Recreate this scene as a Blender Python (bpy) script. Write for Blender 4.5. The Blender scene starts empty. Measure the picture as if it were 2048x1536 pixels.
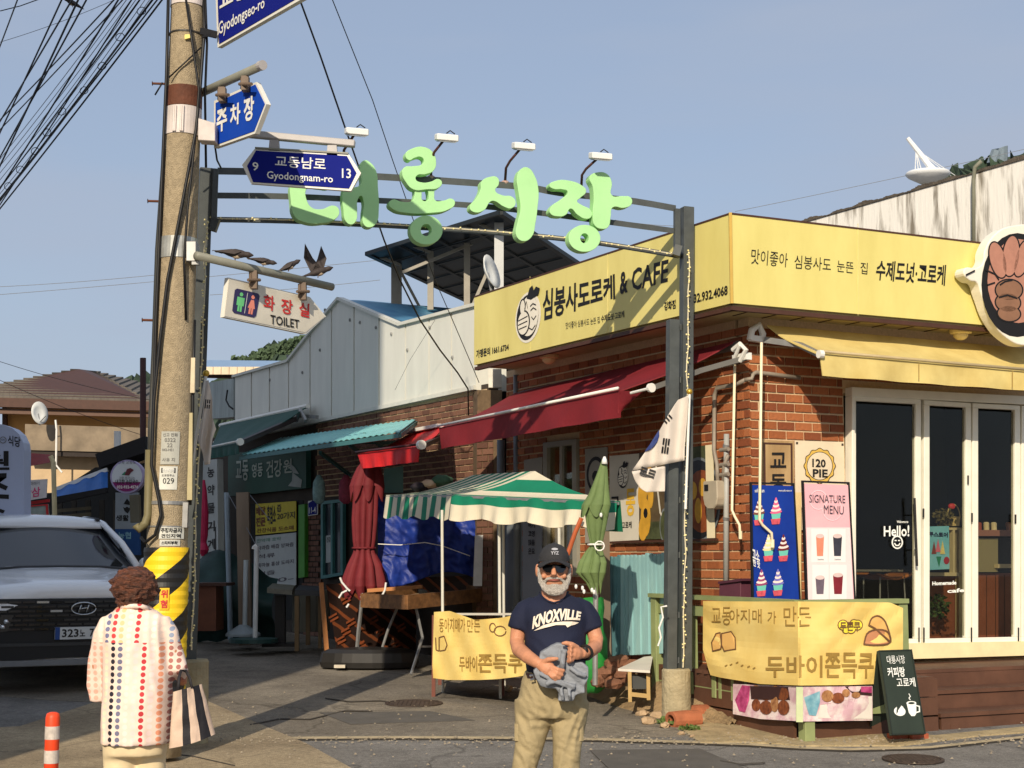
import bpy, bmesh, math, random
from mathutils import Vector as V, Matrix
random.seed(7)
sc = bpy.context.scene
C = sc.collection
R = math.radians

# ---------------------------------------------------------------- camera, sky, sun, exposure
H = 1.65; PITCH = R(6.6); FPX = 3000.0
cam = bpy.data.cameras.new('camera'); camo = bpy.data.objects.new('camera', cam); C.objects.link(camo)
cam.sensor_width = 36; cam.lens = FPX / 2048 * 36; cam.clip_start = .1; cam.clip_end = 2000
camo.location = (0, 0, H); camo.rotation_euler = (math.pi / 2 + PITCH, 0, 0)
sc.camera = camo
sc.render.resolution_x = 1024; sc.render.resolution_y = 768
SUN_EL = 28.0; SUN_AZ = 11.0           # light travels away from the camera, slightly to the right
w = bpy.data.worlds.new('World'); sc.world = w; w.use_nodes = True
nt = w.node_tree; nt.nodes.clear()
sky = nt.nodes.new('ShaderNodeTexSky'); sky.sky_type = 'NISHITA'; sky.sun_disc = False
sky.sun_elevation = R(SUN_EL); sky.sun_rotation = R(180 + SUN_AZ)
sky.air_density = 1.0; sky.dust_density = 2.2; sky.ozone_density = 2.0
tc = nt.nodes.new('ShaderNodeTexCoord'); mp = nt.nodes.new('ShaderNodeMapping'); mp.inputs['Scale'].default_value = (1.0, 1.0, 4.5)
nz = nt.nodes.new('ShaderNodeTexNoise'); nz.inputs['Scale'].default_value = 2.6; nz.inputs['Detail'].default_value = 5; nz.inputs['Roughness'].default_value = .45
rp = nt.nodes.new('ShaderNodeValToRGB'); rp.color_ramp.elements[0].position = .38; rp.color_ramp.elements[1].position = .68
rp.color_ramp.elements[0].color = (.58, .58, .58, 1); rp.color_ramp.elements[1].color = (.96, .96, .96, 1)
mx = nt.nodes.new('ShaderNodeMix'); mx.data_type = 'RGBA'
mx.inputs[7].default_value = (3.1, 3.55, 4.45, 1)
bg = nt.nodes.new('ShaderNodeBackground'); bg.inputs[1].default_value = .135
wo = nt.nodes.new('ShaderNodeOutputWorld')
L = nt.links.new
L(tc.outputs['Generated'], mp.inputs[0]); L(mp.outputs[0], nz.inputs['Vector']); L(nz.outputs[0], rp.inputs[0]); L(rp.outputs[0], mx.inputs[0])
L(sky.outputs[0], mx.inputs[6]); L(mx.outputs[2], bg.inputs[0]); L(bg.outputs[0], wo.inputs[0])
sl = bpy.data.lights.new('sun', 'SUN'); sl.energy = 4.6; sl.angle = R(.5); sl.color = (1, .87, .69)
so = bpy.data.objects.new('sun', sl); C.objects.link(so); so.location = (-3, -10, 12)
sd = V((math.sin(R(SUN_AZ)) * math.cos(R(SUN_EL)), math.cos(R(SUN_AZ)) * math.cos(R(SUN_EL)), -math.sin(R(SUN_EL))))
so.rotation_euler = sd.to_track_quat('-Z', 'Y').to_euler()
sc.view_settings.view_transform = 'Standard'; sc.view_settings.look = 'None'; sc.view_settings.gamma = 1
sc.view_settings.use_curve_mapping = False; sc.view_settings.exposure = 0.0
sc.cycles.max_bounces = 6; sc.cycles.transparent_max_bounces = 12

# ---------------------------------------------------------------- geometry helpers
CP, SP = math.cos(PITCH), math.sin(PITCH)
def ray(px, py):
    x = (px - 1024) / FPX; y = (768 - py) / FPX
    return V((x, CP - y * SP, SP + y * CP))
def P(px, py, Y):
    d = ray(px, py); return V((0, 0, H)) + d * (Y / d.y)
SL = .025
def gz(y): return SL * min(max(y, 0), 34)
def G(px, py, dz=0):
    d = ray(px, py); k = (H - dz) / (SL * d.y - d.z); return V((0, 0, H)) + d * k
class Pl:
    def __init__(s, p, n): s.p = V(p); s.n = V(n).normalized()
    def at(s, px, py, off=0):
        d = ray(px, py); o = V((0, 0, H)); q = s.p + s.n * off
        return o + d * ((q - o).dot(s.n) / d.dot(s.n))
def vplane(x, y, tx, ty):          # vertical plane through (x,y) along (tx,ty), normal towards camera
    n = V((ty, -tx, 0)).normalized()
    if n.dot(V((x, y, 0))) > 0: n = -n
    return Pl((x, y, 0), n)
def zplane(Y): return vplane(0, Y, 1, 0)

ORG = {}
class M:
    def __init__(s): s.v = []; s.f = []; s.m = []
    def add(s, vs, fs, mi=0):
        b = len(s.v); s.v += [V(a) for a in vs]
        for f in fs: s.f.append([b + i for i in f]); s.m.append(mi)
        return s
    def prism(s, poly, vec, mi=0):
        vec = V(vec); n = len(poly); a = [V(p) for p in poly]; b = [p + vec for p in a]
        return s.add(a + b, [list(range(n)), list(range(2 * n - 1, n - 1, -1))] + [[i, (i + 1) % n, n + (i + 1) % n, n + i][::-1] for i in range(n)], mi)
    def box(s, x0, x1, y0, y1, z0, z1, mi=0):
        return s.prism([(x0, y0, z0), (x1, y0, z0), (x1, y1, z0), (x0, y1, z0)], (0, 0, z1 - z0), mi)
    def bar(s, a, b, w, h=None, up=(0, 0, 1), mi=0):
        a, b = V(a), V(b); h = h or w; d = (b - a).normalized(); up = V(up)
        if abs(d.dot(up)) > .98: up = V((0, 1, 0))
        x = d.cross(up).normalized() * w / 2; u = x.cross(d).normalized() * h / 2
        return s.prism([a - x - u, a + x - u, a + x + u, a - x + u], b - a, mi)
    def ring(s, c, x, y, rx, ry, n):
        return [c + x * rx * math.cos(2 * math.pi * i / n) + y * ry * math.sin(2 * math.pi * i / n) for i in range(n)]
    def tube(s, pts, r, n=8, mi=0, flat=1.0, ref=None):
        pts = [V(p) for p in pts]; rs = r if isinstance(r, (list, tuple)) else [r] * len(pts)
        rings = []; px = None
        for i, p in enumerate(pts):
            d = (pts[min(i + 1, len(pts) - 1)] - pts[max(i - 1, 0)]).normalized()
            if px is None:
                u = V(ref) if ref else (V((0, 0, 1)) if abs(d.z) < .9 else V((1, 0, 0)))
                px = (u - d * u.dot(d)).normalized()
            else: px = (px - d * px.dot(d)).normalized()
            rings.append(s.ring(p, px, d.cross(px), rs[i], rs[i] * flat, n))
        return s.loft(rings, mi)
    def loft(s, rings, mi=0, cap=True):
        n = len(rings[0]); vs = [p for r in rings for p in r]; fs = []
        for i in range(len(rings) - 1):
            for j in range(n): fs.append([i * n + j, i * n + (j + 1) % n, (i + 1) * n + (j + 1) % n, (i + 1) * n + j])
        if cap: fs += [list(range(n))[::-1], [(len(rings) - 1) * n + j for j in range(n)]]
        return s.add(vs, fs, mi)
    def ell(s, c, r, n=12, m=8, mi=0, rot=None):
        c = V(c); r = V((r, r, r)) if not hasattr(r, '__len__') else V(r); rings = []
        for i in range(1, m):
            a = math.pi * i / m
            q = [V((r.x * math.sin(a) * math.cos(2 * math.pi * j / n), r.y * math.sin(a) * math.sin(2 * math.pi * j / n), -r.z * math.cos(a))) for j in range(n)]
            rings.append([c + (rot @ k if rot else k) for k in q])
        return s.loft(rings, mi)
    def grid(s, fn, nu, nv, mi=0, close=False):
        vs = [fn(i / nu, j / nv) for j in range(nv + 1) for i in range(nu + 1)]
        fs = [[j * (nu + 1) + i, j * (nu + 1) + i + 1, (j + 1) * (nu + 1) + i + 1, (j + 1) * (nu + 1) + i] for j in range(nv) for i in range(nu)]
        if callable(mi):
            b = len(s.v); s.v += [V(a) for a in vs]; k = 0
            for j in range(nv):
                for i in range(nu): s.f.append([b + q for q in fs[k]]); s.m.append(mi((i + .5) / nu, (j + .5) / nv)); k += 1
            return s
        return s.add(vs, fs, mi)
    def slab(s, fn, th, nu=1, nv=1, mi=0):     # thick sheet: front fn(u,v), back pushed along th
        th = V(th); n0 = len(s.v); s.grid(fn, nu, nv, mi); n1 = len(s.v)
        back = [p + th for p in s.v[n0:n1]]; W = nu + 1
        fs = [[j * W + i, (j + 1) * W + i, (j + 1) * W + i + 1, j * W + i + 1] for j in range(nv) for i in range(nu)]
        b = len(s.v); s.add(back, fs, mi if not callable(mi) else 0)
        loop = [i for i in range(W)] + [j * W + nu for j in range(1, nv + 1)] + [nv * W + i for i in range(nu - 1, -1, -1)] + [j * W for j in range(nv - 1, 0, -1)]
        for k in range(len(loop)):
            a, c = loop[k], loop[(k + 1) % len(loop)]
            s.f.append([n0 + a, b + a, b + c, n0 + c]); s.m.append(0)
        return s
    def obj(s, name, mat, parent=None, smooth=False, label=None, cat=None, group=None, kind=None, bevel=0, sub=0, org=None):
        if parent is not None: o0 = ORG[parent.name]
        elif org is not None: o0 = V(org)
        else:
            xs = [p.x for p in s.v]; ys = [p.y for p in s.v]; zs = [p.z for p in s.v]
            o0 = V(((min(xs) + max(xs)) / 2, (min(ys) + max(ys)) / 2, min(zs)))
        me = bpy.data.meshes.new(name); me.from_pydata([p - o0 for p in s.v], [], s.f)
        mats = mat if isinstance(mat, (list, tuple)) else [mat]
        for m_ in mats: me.materials.append(m_)
        if len(mats) > 1: me.polygons.foreach_set('material_index', s.m)
        me.update()
        bm = bmesh.new(); bm.from_mesh(me); bmesh.ops.recalc_face_normals(bm, faces=bm.faces)
        if sub: bmesh.ops.subdivide_edges(bm, edges=bm.edges, cuts=sub, use_grid_fill=True)
        if bevel: bmesh.ops.bevel(bm, geom=list(bm.edges), offset=bevel, segments=1, affect='EDGES', clamp_overlap=True)
        bm.to_mesh(me); bm.free()
        if smooth: me.polygons.foreach_set('use_smooth', [True] * len(me.polygons)); me.update()
        o = bpy.data.objects.new(name, me); C.objects.link(o)
        if parent is not None: o.parent = parent
        else: o.location = o0
        ORG[o.name] = o0.copy()
        tag(o, label, cat, group, kind)
        return o
def tag(o, label=None, cat=None, group=None, kind=None):
    if label: o['label'] = label
    if cat: o['category'] = cat
    if group: o['group'] = group
    if kind: o['kind'] = kind
    return o
def thing(name, label, cat, loc, group=None):
    o = bpy.data.objects.new(name, None); o.location = V(loc); o.empty_display_size = .1; C.objects.link(o); ORG[o.name] = V(loc)
    return tag(o, label, cat, group)
def struct(name, m, mat): return m.obj(name, mat, kind='structure')
def copy_tree(o, loc, label=None, rz=None, scale=None):
    c = o.copy(); C.objects.link(c); c.location = V(loc); ORG[c.name] = V(loc)
    if label: c['label'] = label
    if rz is not None: c.rotation_euler = (0, 0, rz)
    if scale: c.scale = (scale,) * 3
    def rec(a, b):
        for ch in a.children:
            d = ch.copy(); C.objects.link(d); d.parent = b; rec(ch, d)
    rec(o, c); return c

def remesh(m, voxel, smooth=2, mat=None, name='body', parent=None, disp=None, **kw):
    """fuse closed pieces of m into one continuous surface"""
    me = bpy.data.meshes.new('t'); me.from_pydata(m.v, [], m.f); me.update()
    bm = bmesh.new(); bm.from_mesh(me); bmesh.ops.recalc_face_normals(bm, faces=bm.faces); bm.to_mesh(me); bm.free()
    o = bpy.data.objects.new('t', me); C.objects.link(o)
    r = o.modifiers.new('r', 'REMESH'); r.mode = 'VOXEL'; r.voxel_size = voxel
    if smooth: q = o.modifiers.new('s', 'SMOOTH'); q.factor = .5; q.iterations = smooth
    dg = bpy.context.evaluated_depsgraph_get(); me2 = bpy.data.meshes.new_from_object(o.evaluated_get(dg))
    vs = [v.co.copy() for v in me2.vertices]; fs = [list(p.vertices) for p in me2.polygons]
    bpy.data.objects.remove(o); bpy.data.meshes.remove(me); bpy.data.meshes.remove(me2)
    out = M(); out.add([disp(v) for v in vs] if disp else vs, fs)
    return out.obj(name, mat, parent, smooth=True, **kw)

# ---------------------------------------------------------------- lettering
GL = {}
def glyphs(body, bold=0.0):
    k = (body, bold)
    if k in GL: return GL[k]
    cu = bpy.data.curves.new('t', 'FONT'); cu.body = body; cu.size = 1; cu.offset = bold; cu.resolution_u = 2
    o = bpy.data.objects.new('t', cu); C.objects.link(o)
    dg = bpy.context.evaluated_depsgraph_get(); dg.update(); me = bpy.data.meshes.new_from_object(o.evaluated_get(dg))
    vs = [(v.co.x, v.co.y) for v in me.vertices]; fs = [list(p.vertices) for p in me.polygons]
    bpy.data.objects.remove(o); bpy.data.curves.remove(cu); bpy.data.meshes.remove(me)
    x0 = min(a for a, b in vs); x1 = max(a for a, b in vs); y0 = min(b for a, b in vs); y1 = max(b for a, b in vs)
    GL[k] = ([((a - x0) / (x1 - x0), (b - y0) / (y1 - y0)) for a, b in vs], fs); return GL[k]
def tmesh(m, fn, body, rect, bold=.012, off=.003, mi=0):
    vs, fs = glyphs(body, bold); u0, v0, u1, v1 = rect
    m.add([fn(u0 + (u1 - u0) * a, v0 + (v1 - v0) * b, off) for a, b in vs], fs, mi); return m
def quadfn(pl, q, base=0):            # q: px corners BL BR TR TL on plane pl
    w_ = [pl.at(x, y, base) for x, y in q]; n = pl.n
    def f(u, v, off=0):
        return (w_[0] * (1 - u) + w_[1] * u) * (1 - v) + (w_[3] * (1 - u) + w_[2] * u) * v + n * off
    f.n = n
    return f
def text(pl, body, q, mat, parent, bold=.012, off=.004, name='lettering', base=0):
    m = M(); tmesh(m, quadfn(pl, q, base), body, (0, 0, 1, 1), bold, off); return m.obj(name, mat, parent)
def ftext(fn, body, rect, mat, parent, bold=.012, off=.004, name='lettering'):
    m = M(); tmesh(m, fn, body, rect, bold, off); return m.obj(name, mat, parent)
def fpoly(m, fn, pts, off=.003, mi=0): return m.add([fn(u, v, off) for u, v in pts], [list(range(len(pts)))], mi)
def fell(m, fn, cu_, cv, ru, rv, off=.003, n=20, mi=0, a0=0):
    return fpoly(m, fn, [(cu_ + ru * math.cos(2 * math.pi * i / n + a0), cv + rv * math.sin(2 * math.pi * i / n + a0)) for i in range(n)], off, mi)
def fstroke(m, fn, pts, wd, asp=1.0, off=.004, mi=0):   # polyline of width wd (v units), asp = height/width of the sheet
    for (a, b), (c, d) in zip(pts, pts[1:]):
        dx, dy = (c - a) / asp, d - b; l = math.hypot(dx, dy) or 1; nx, ny = -dy / l * wd / 2 * asp, dx / l * wd / 2
        ex, ey = dx / l * wd / 3 * asp, dy / l * wd / 3
        fpoly(m, fn, [(a - ex + nx, b - ey + ny), (a - ex - nx, b - ey - ny), (c + ex - nx, d + ey - ny), (c + ex + nx, d + ey + ny)], off, mi)
        off += .00002
    return m
def frame4(m, fn, wu, wv, th, mi=0, u0=0, v0=0, u1=1, v1=1, back=0):
    for (a, b, c, d) in ((u0, v0, u1, v0 + wv), (u0, v1 - wv, u1, v1), (u0, v0 + wv, u0 + wu, v1 - wv), (u1 - wu, v0 + wv, u1, v1 - wv)):
        m.prism([fn(a, b, -back), fn(c, b, -back), fn(c, d, -back), fn(a, d, -back)], fn.n * th, mi)
    return m
def prismpx(m, pl, pts, th, off=0, mi=0):        # pixel outline on plane, from off backwards by th
    return m.prism([pl.at(x, y, off) for x, y in pts], -pl.n * th, mi)
def rim_shape(loops, pl, th, bevel, name, mat, parent, off=0):     # outlines with holes -> bevelled solid
    o0 = pl.at(*loops[0][0], off); n = pl.n; zx = V((0, 0, 1)).cross(n).normalized(); zy = n.cross(zx)
    cu = bpy.data.curves.new('t', 'CURVE'); cu.dimensions = '2D'; cu.fill_mode = 'BOTH'; cu.extrude = th / 2; cu.bevel_depth = bevel; cu.bevel_resolution = 2; cu.resolution_u = 5
    for lp in loops:
        sp = cu.splines.new('BEZIER'); sp.bezier_points.add(len(lp) - 1); sp.use_cyclic_u = True
        for bp, (x, y) in zip(sp.bezier_points, lp):
            q = pl.at(x, y, off) - o0; bp.co = (q.dot(zx), q.dot(zy), 0); bp.handle_left_type = bp.handle_right_type = 'AUTO'
    o = bpy.data.objects.new('t', cu); C.objects.link(o); dg = bpy.context.evaluated_depsgraph_get(); dg.update()
    me = bpy.data.meshes.new_from_object(o.evaluated_get(dg)); vs = [o0 + zx * v.co.x + zy * v.co.y + n * v.co.z for v in me.vertices]; fs = [list(p.vertices) for p in me.polygons]
    bpy.data.objects.remove(o); bpy.data.curves.remove(cu); bpy.data.meshes.remove(me)
    return M().add(vs, fs).obj(name, mat, parent)

# ---------------------------------------------------------------- materials
def lin(c): return tuple((x / 255 / 12.92 if x / 255 < .04045 else ((x / 255 + .055) / 1.055) ** 2.4) for x in c)
MT = {}
def mat(name, rgb, rough=.6, var=.12, scale=6.0, bump=.0, bscale=None, metal=0, stretch=(1, 1, 1), c2=None, spec=.4, ramp=None, detail=4, emit=0, coat=0, transl=0):
    if name in MT: return MT[name]
    m = bpy.data.materials.new(name); m.use_nodes = True; n = m.node_tree.nodes; l = m.node_tree.links.new
    b = n['Principled BSDF']; c = lin(rgb); cb = lin(c2) if c2 else tuple(x * (1 - var) for x in c); ca = c if c2 else tuple(min(1, x * (1 + var)) for x in c)
    t = n.new('ShaderNodeTexCoord'); mp = n.new('ShaderNodeMapping'); mp.inputs['Scale'].default_value = stretch
    nz = n.new('ShaderNodeTexNoise'); nz.inputs['Scale'].default_value = scale; nz.inputs['Detail'].default_value = detail; nz.inputs['Roughness'].default_value = .6
    cr = n.new('ShaderNodeValToRGB'); r0, r1 = ramp or (.3, .7)
    cr.color_ramp.elements[0].position = r0; cr.color_ramp.elements[1].position = r1
    cr.color_ramp.elements[0].color = (*cb, 1); cr.color_ramp.elements[1].color = (*ca, 1)
    l(t.outputs['Object'], mp.inputs[0]); l(mp.outputs[0], nz.inputs['Vector']); l(nz.outputs[0], cr.inputs[0]); l(cr.outputs[0], b.inputs['Base Color'])
    b.inputs['Roughness'].default_value = rough; b.inputs['Metallic'].default_value = metal; b.inputs['Specular IOR Level'].default_value = spec
    if coat: b.inputs['Coat Weight'].default_value = coat; b.inputs['Coat Roughness'].default_value = .06
    if bump:
        bn = n.new('ShaderNodeTexNoise'); bn.inputs['Scale'].default_value = bscale or scale * 4; bn.inputs['Detail'].default_value = 5
        bp = n.new('ShaderNodeBump'); bp.inputs['Strength'].default_value = bump; bp.inputs['Distance'].default_value = .02
        l(mp.outputs[0], bn.inputs['Vector']); l(bn.outputs[0], bp.inputs['Height']); l(bp.outputs[0], b.inputs['Normal'])
    if transl:
        tr = n.new('ShaderNodeBsdfTranslucent'); ms = n.new('ShaderNodeMixShader'); ms.inputs[0].default_value = transl
        l(cr.outputs[0], tr.inputs[0]); l(b.outputs[0], ms.inputs[1]); l(tr.outputs[0], ms.inputs[2]); l(ms.outputs[0], n['Material Output'].inputs[0])
    MT[name] = m; return m
def glass(name, tint=(.8, .85, .85), gl=.12, rough=.02):
    if name in MT: return MT[name]
    m = bpy.data.materials.new(name); m.use_nodes = True; n = m.node_tree.nodes; l = m.node_tree.links.new; n.remove(n['Principled BSDF'])
    t = n.new('ShaderNodeBsdfTransparent'); t.inputs[0].default_value = (*tint, 1); g = n.new('ShaderNodeBsdfGlossy'); g.inputs['Roughness'].default_value = rough
    f = n.new('ShaderNodeLayerWeight'); f.inputs[0].default_value = .25; ad = n.new('ShaderNodeMath'); ad.operation = 'MULTIPLY_ADD'; ad.inputs[1].default_value = .3; ad.inputs[2].default_value = gl
    x = n.new('ShaderNodeMixShader'); l(f.outputs['Fresnel'], ad.inputs[0]); l(ad.outputs[0], x.inputs[0]); l(t.outputs[0], x.inputs[1]); l(g.outputs[0], x.inputs[2]); l(x.outputs[0], n['Material Output'].inputs[0])
    MT[name] = m; return m
def groundmat(name, c1, c2, seam=0.0, sc_=.55):
    m = bpy.data.materials.new(name); m.use_nodes = True; n = m.node_tree.nodes; l = m.node_tree.links.new; b = n['Principled BSDF']; b.inputs['Roughness'].default_value = .95; b.inputs['Specular IOR Level'].default_value = .15
    t = n.new('ShaderNodeTexCoord'); V_ = t.outputs['Object']
    def nz_(s, d=6, r=.6): q = n.new('ShaderNodeTexNoise'); q.inputs['Scale'].default_value = s; q.inputs['Detail'].default_value = d; q.inputs['Roughness'].default_value = r; l(V_, q.inputs['Vector']); return q.outputs[0]
    def rmp(x, p0, p1, a, b_): q = n.new('ShaderNodeValToRGB'); e = q.color_ramp.elements; e[0].position = p0; e[1].position = p1; e[0].color = a; e[1].color = b_; l(x, q.inputs[0]); return q.outputs[0]
    def mul(x, y, f=1.0): q = n.new('ShaderNodeMix'); q.data_type = 'RGBA'; q.blend_type = 'MULTIPLY'; q.inputs[0].default_value = f; l(x, q.inputs[6]); l(y, q.inputs[7]); return q.outputs[2]
    g = lambda v: (v, v, v, 1)
    base = rmp(nz_(sc_), .35, .65, (*lin(c2), 1), (*lin(c1), 1))
    base = mul(base, rmp(nz_(150, 2, .8), .35, .68, g(.55), g(1.35))); base = mul(base, rmp(nz_(26, 5, .7), .35, .6, g(.78), g(1.12))); base = mul(base, rmp(nz_(2.4, 8, .75), .30, .52, g(.72), g(1.05)))
    if seam:
        vo = n.new('ShaderNodeTexVoronoi'); vo.feature = 'DISTANCE_TO_EDGE'; vo.inputs['Scale'].default_value = .42
        mx_ = n.new('ShaderNodeVectorMath'); mx_.operation = 'ADD'; dn = n.new('ShaderNodeTexNoise'); dn.inputs['Scale'].default_value = 1.5; l(V_, dn.inputs['Vector']); l(V_, mx_.inputs[0]); l(dn.outputs['Color'], mx_.inputs[1]); l(mx_.outputs[0], vo.inputs['Vector'])
        base = mul(base, rmp(vo.outputs['Distance'], .0, .012, g(seam), g(1)))
    l(base, b.inputs['Base Color']); bp = n.new('ShaderNodeBump'); bp.inputs['Strength'].default_value = .8; bp.inputs['Distance'].default_value = .01; l(nz_(130, 3, .8), bp.inputs['Height']); l(bp.outputs[0], b.inputs['Normal']); MT[name] = m; return m
ORD = ['first', 'second', 'third', 'fourth', 'fifth', 'sixth', 'seventh', 'eighth', 'ninth', 'tenth', 'eleventh', 'twelfth', 'thirteenth']
BLACK = mat('print black', (22, 20, 20), .6, .1)
WHITE = mat('white paint', (225, 225, 220), .5, .06, 5)
DKMET = mat('dark grey painted steel', (76, 80, 79), .45, .18, 9, metal=.1)
GREYM = mat('galvanised steel', (150, 150, 148), .4, .15, 12, metal=.5)
CABLE = mat('black cable', (18, 18, 20), .5, .1)
CONC = mat('weathered concrete', (150, 136, 112), .85, .2, 7, bump=.4)
RED = mat('print red', (196, 50, 50), .6, .08)
BRICKS = [mat('red brick %s' % k, c, .8, .14, 30, bump=.25, bscale=90) for k, c in (('warm', (150, 86, 48)), ('deep', (130, 70, 40)), ('pale', (166, 100, 60)))]
MORT = mat('pale mortar', (206, 180, 142), .9, .12, 40, bump=.3)
# ---------------------------------------------------------------- main planes
C0 = V((2.05, 12.85, 0)); TF = V((1, .48, 0)).normalized(); TS = V((-.555, 1, 0)).normalized()
FR = vplane(C0.x, C0.y, TF.x, TF.y); SD = vplane(C0.x, C0.y, TS.x, TS.y)
AR = vplane(-2.38, 11.35, 3.8, 1.25)
B2 = vplane(-.44, 17.6, -.6, 1)
def sz(pl, org, t, px, py, off=0):
    q = pl.at(px, py, off); return (q - org).dot(t), q.z

# ---------------------------------------------------------------- ground
ASPH = groundmat('worn grey asphalt', (142, 138, 132), (120, 116, 110), .6)
ALLEY = groundmat('brownish patched paving', (150, 141, 126), (122, 114, 102), .62, .8)
APRON = groundmat('tan dusty concrete', (182, 164, 134), (146, 130, 106), .7, .9)
DIRT = mat('packed dirt and cement', (150, 126, 92), .95, .25, 5, bump=1.0, bscale=24)
m = M()
ys = [-30, -5, 0, 3, 6, 9, 12, 16, 20, 25, 34, 60, 200, 900]; xs = [-600, -60, -20, -8, -4, 0, 4, 8, 20, 60, 600]
m.grid(lambda u, v: V((xs[round(u * (len(xs) - 1))], ys[round(v * (len(ys) - 1))], gz(ys[round(v * (len(ys) - 1))]))), len(xs) - 1, len(ys) - 1)
struct('ground', m, ASPH)
def sheet(name, pts, dz, material):
    return struct(name, M().prism([G(x, y, dz) if isinstance(x, (int, float)) and not isinstance(y, V) else y for x, y in pts], (0, 0, -.003)), material)
sheet('alley_paving', [(430, 1470), (620, 1474), (900, 1474), (1200, 1477), (1420, 1470), (1480, 1440), (1420, 1290), (1000, 1250), (700, 1215), (400, 1215), (0, 1225), (-120, 1300), (-150, 1380), (100, 1400), (185, 1404), (420, 1404)], .004, ALLEY)
sheet('concrete_apron', [(-260, 1470), (40, 1452), (190, 1404), (330, 1395), (411, 1400), (520, 1448), (612, 1486), (720, 1545), (960, 1700), (-500, 1700)], .008, APRON)
# gutter strip and joint
gp = [(430, 1476), (620, 1473), (800, 1472), (1000, 1473), (1200, 1476), (1400, 1482), (1500, 1486), (1590, 1492), (1700, 1496), (1860, 1492), (2060, 1470), (2200, 1455)]
m = M(); m2 = M()
for (a, b), (c, d) in zip(gp, gp[1:]):
    m.prism([G(a, b, .007), G(c, d, .007), G(c, d + 4, .007), G(a, b + 4, .007)], (0, 0, -.003))
    m2.prism([G(a, b + 4.3, .006), G(c, d + 4.3, .006), G(c, d + 7, .006), G(a, b + 7, .006)], (0, 0, -.002))
struct('gutter_strip', m, mat('pale cement strip', (176, 160, 128), .9, .25, 9, bump=.5))
struct('gutter_joint', m2, mat('dark gritty joint', (58, 52, 44), .95, .3, 20, bump=.6))
m = M(); rg = [G(1400, 1484, .012), G(1480, 1483, .012), G(1560, 1486, .012), G(1590, 1490, .012), G(1800, 1490, .012), G(1960, 1470, .012), G(2200, 1452, .012), G(2200, 1438, .012), G(1870, 1470, .012), G(1800, 1466, .012), G(1600, 1474, .012), G(1480, 1440, .012), G(1380, 1425, .012), G(1300, 1412, .012)]
m.prism(rg, (0, 0, -.02)); struct('cement_edge', m, mat('rough cement edging', (166, 148, 112), .95, .25, 8, bump=1.0, bscale=30))
# asphalt repair patches and cracks
PATCH = mat('dark asphalt patch', (96, 92, 86), .95, .15, 4, bump=.6, bscale=140)
for pts in ([(640, 1425), (860, 1422), (950, 1440), (700, 1448)], [(1180, 1500), (1400, 1497), (1500, 1540), (1230, 1548)]):
    sheet('asphalt_patch', pts, .0095, PATCH)
cm = mat('crack filler', (70, 64, 56), .9, .2, 20)
for pts in ([(500, 1448), (560, 1436), (620, 1437), (690, 1420), (745, 1421)], [(650, 1395), (700, 1402), (760, 1400), (840, 1412)], [(200, 1500), (260, 1506), (300, 1500), (390, 1512), (470, 1530)], [(1440, 1520), (1480, 1527), (1530, 1524)]):
    m = M()
    for (a, b), (c, d) in zip(pts, pts[1:]): m.prism([G(a, b, .012), G(c, d, .012), G(c, d + 1.6, .012), G(a, b + 1.6, .012)], (0, 0, -.002))
    struct('ground_crack', m, cm)
IRON = mat('rusty cast iron', (70, 58, 50), .7, .25, 14, bump=.5, metal=.2)
def manhole(px, py, rx, label):
    c = G(px, py, .006); t = thing('manhole_cover', label, 'manhole cover', c); r = rx
    m = M(); q = lambda rr, dz: [V((c.x + rr * math.cos(a * math.pi / 14), c.y + rr * math.sin(a * math.pi / 14), c.z + SL * rr * math.sin(a * math.pi / 14) + dz)) for a in range(28)]
    M().loft([q(r, .0), q(r, .008), q(r * .88, .008), q(r * .88, .0)]).obj('rim', IRON, t)
    M().loft([q(r * .86, -.002), q(r * .86, .006)]).obj('lid', IRON, t)
    m = M()
    for k in range(-5, 6):
        for j in range(-5, 6):
            if k * k + j * j < 26: m.prism([c + V((r * .15 * k + a, r * .15 * j + b, .004 + SL * r * .15 * j)) for a, b in ((-.014, -.014), (.014, -.014), (.014, .014), (-.014, .014))], (0, 0, .006))
    m.obj('tread_stud', IRON, t, kind='stuff')
rnd = random.Random(17); m = M()
for k in range(900):
    x = rnd.uniform(430, 2048); y = 1480 + (rnd.gauss(0, 5) if rnd.random() < .6 else rnd.uniform(-110, 56)); c = G(x, y, .012); r = rnd.uniform(.004, .013)
    m.add([c + V((r, 0, 0)), c + V((-r, r * .5, 0)), c + V((0, -r, 0)), c + V((0, 0, r))], [[0, 1, 3], [1, 2, 3], [2, 0, 3]])
m.obj('loose_gravel', mat('pale grit', (150, 138, 118), .9, .3, 3), kind='stuff')
manhole(1826, 1519, .21, 'round iron manhole cover in the road before the wooden steps')
manhole(828, 1407, .26, 'faint round manhole cover in the alley left of the man')

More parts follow.
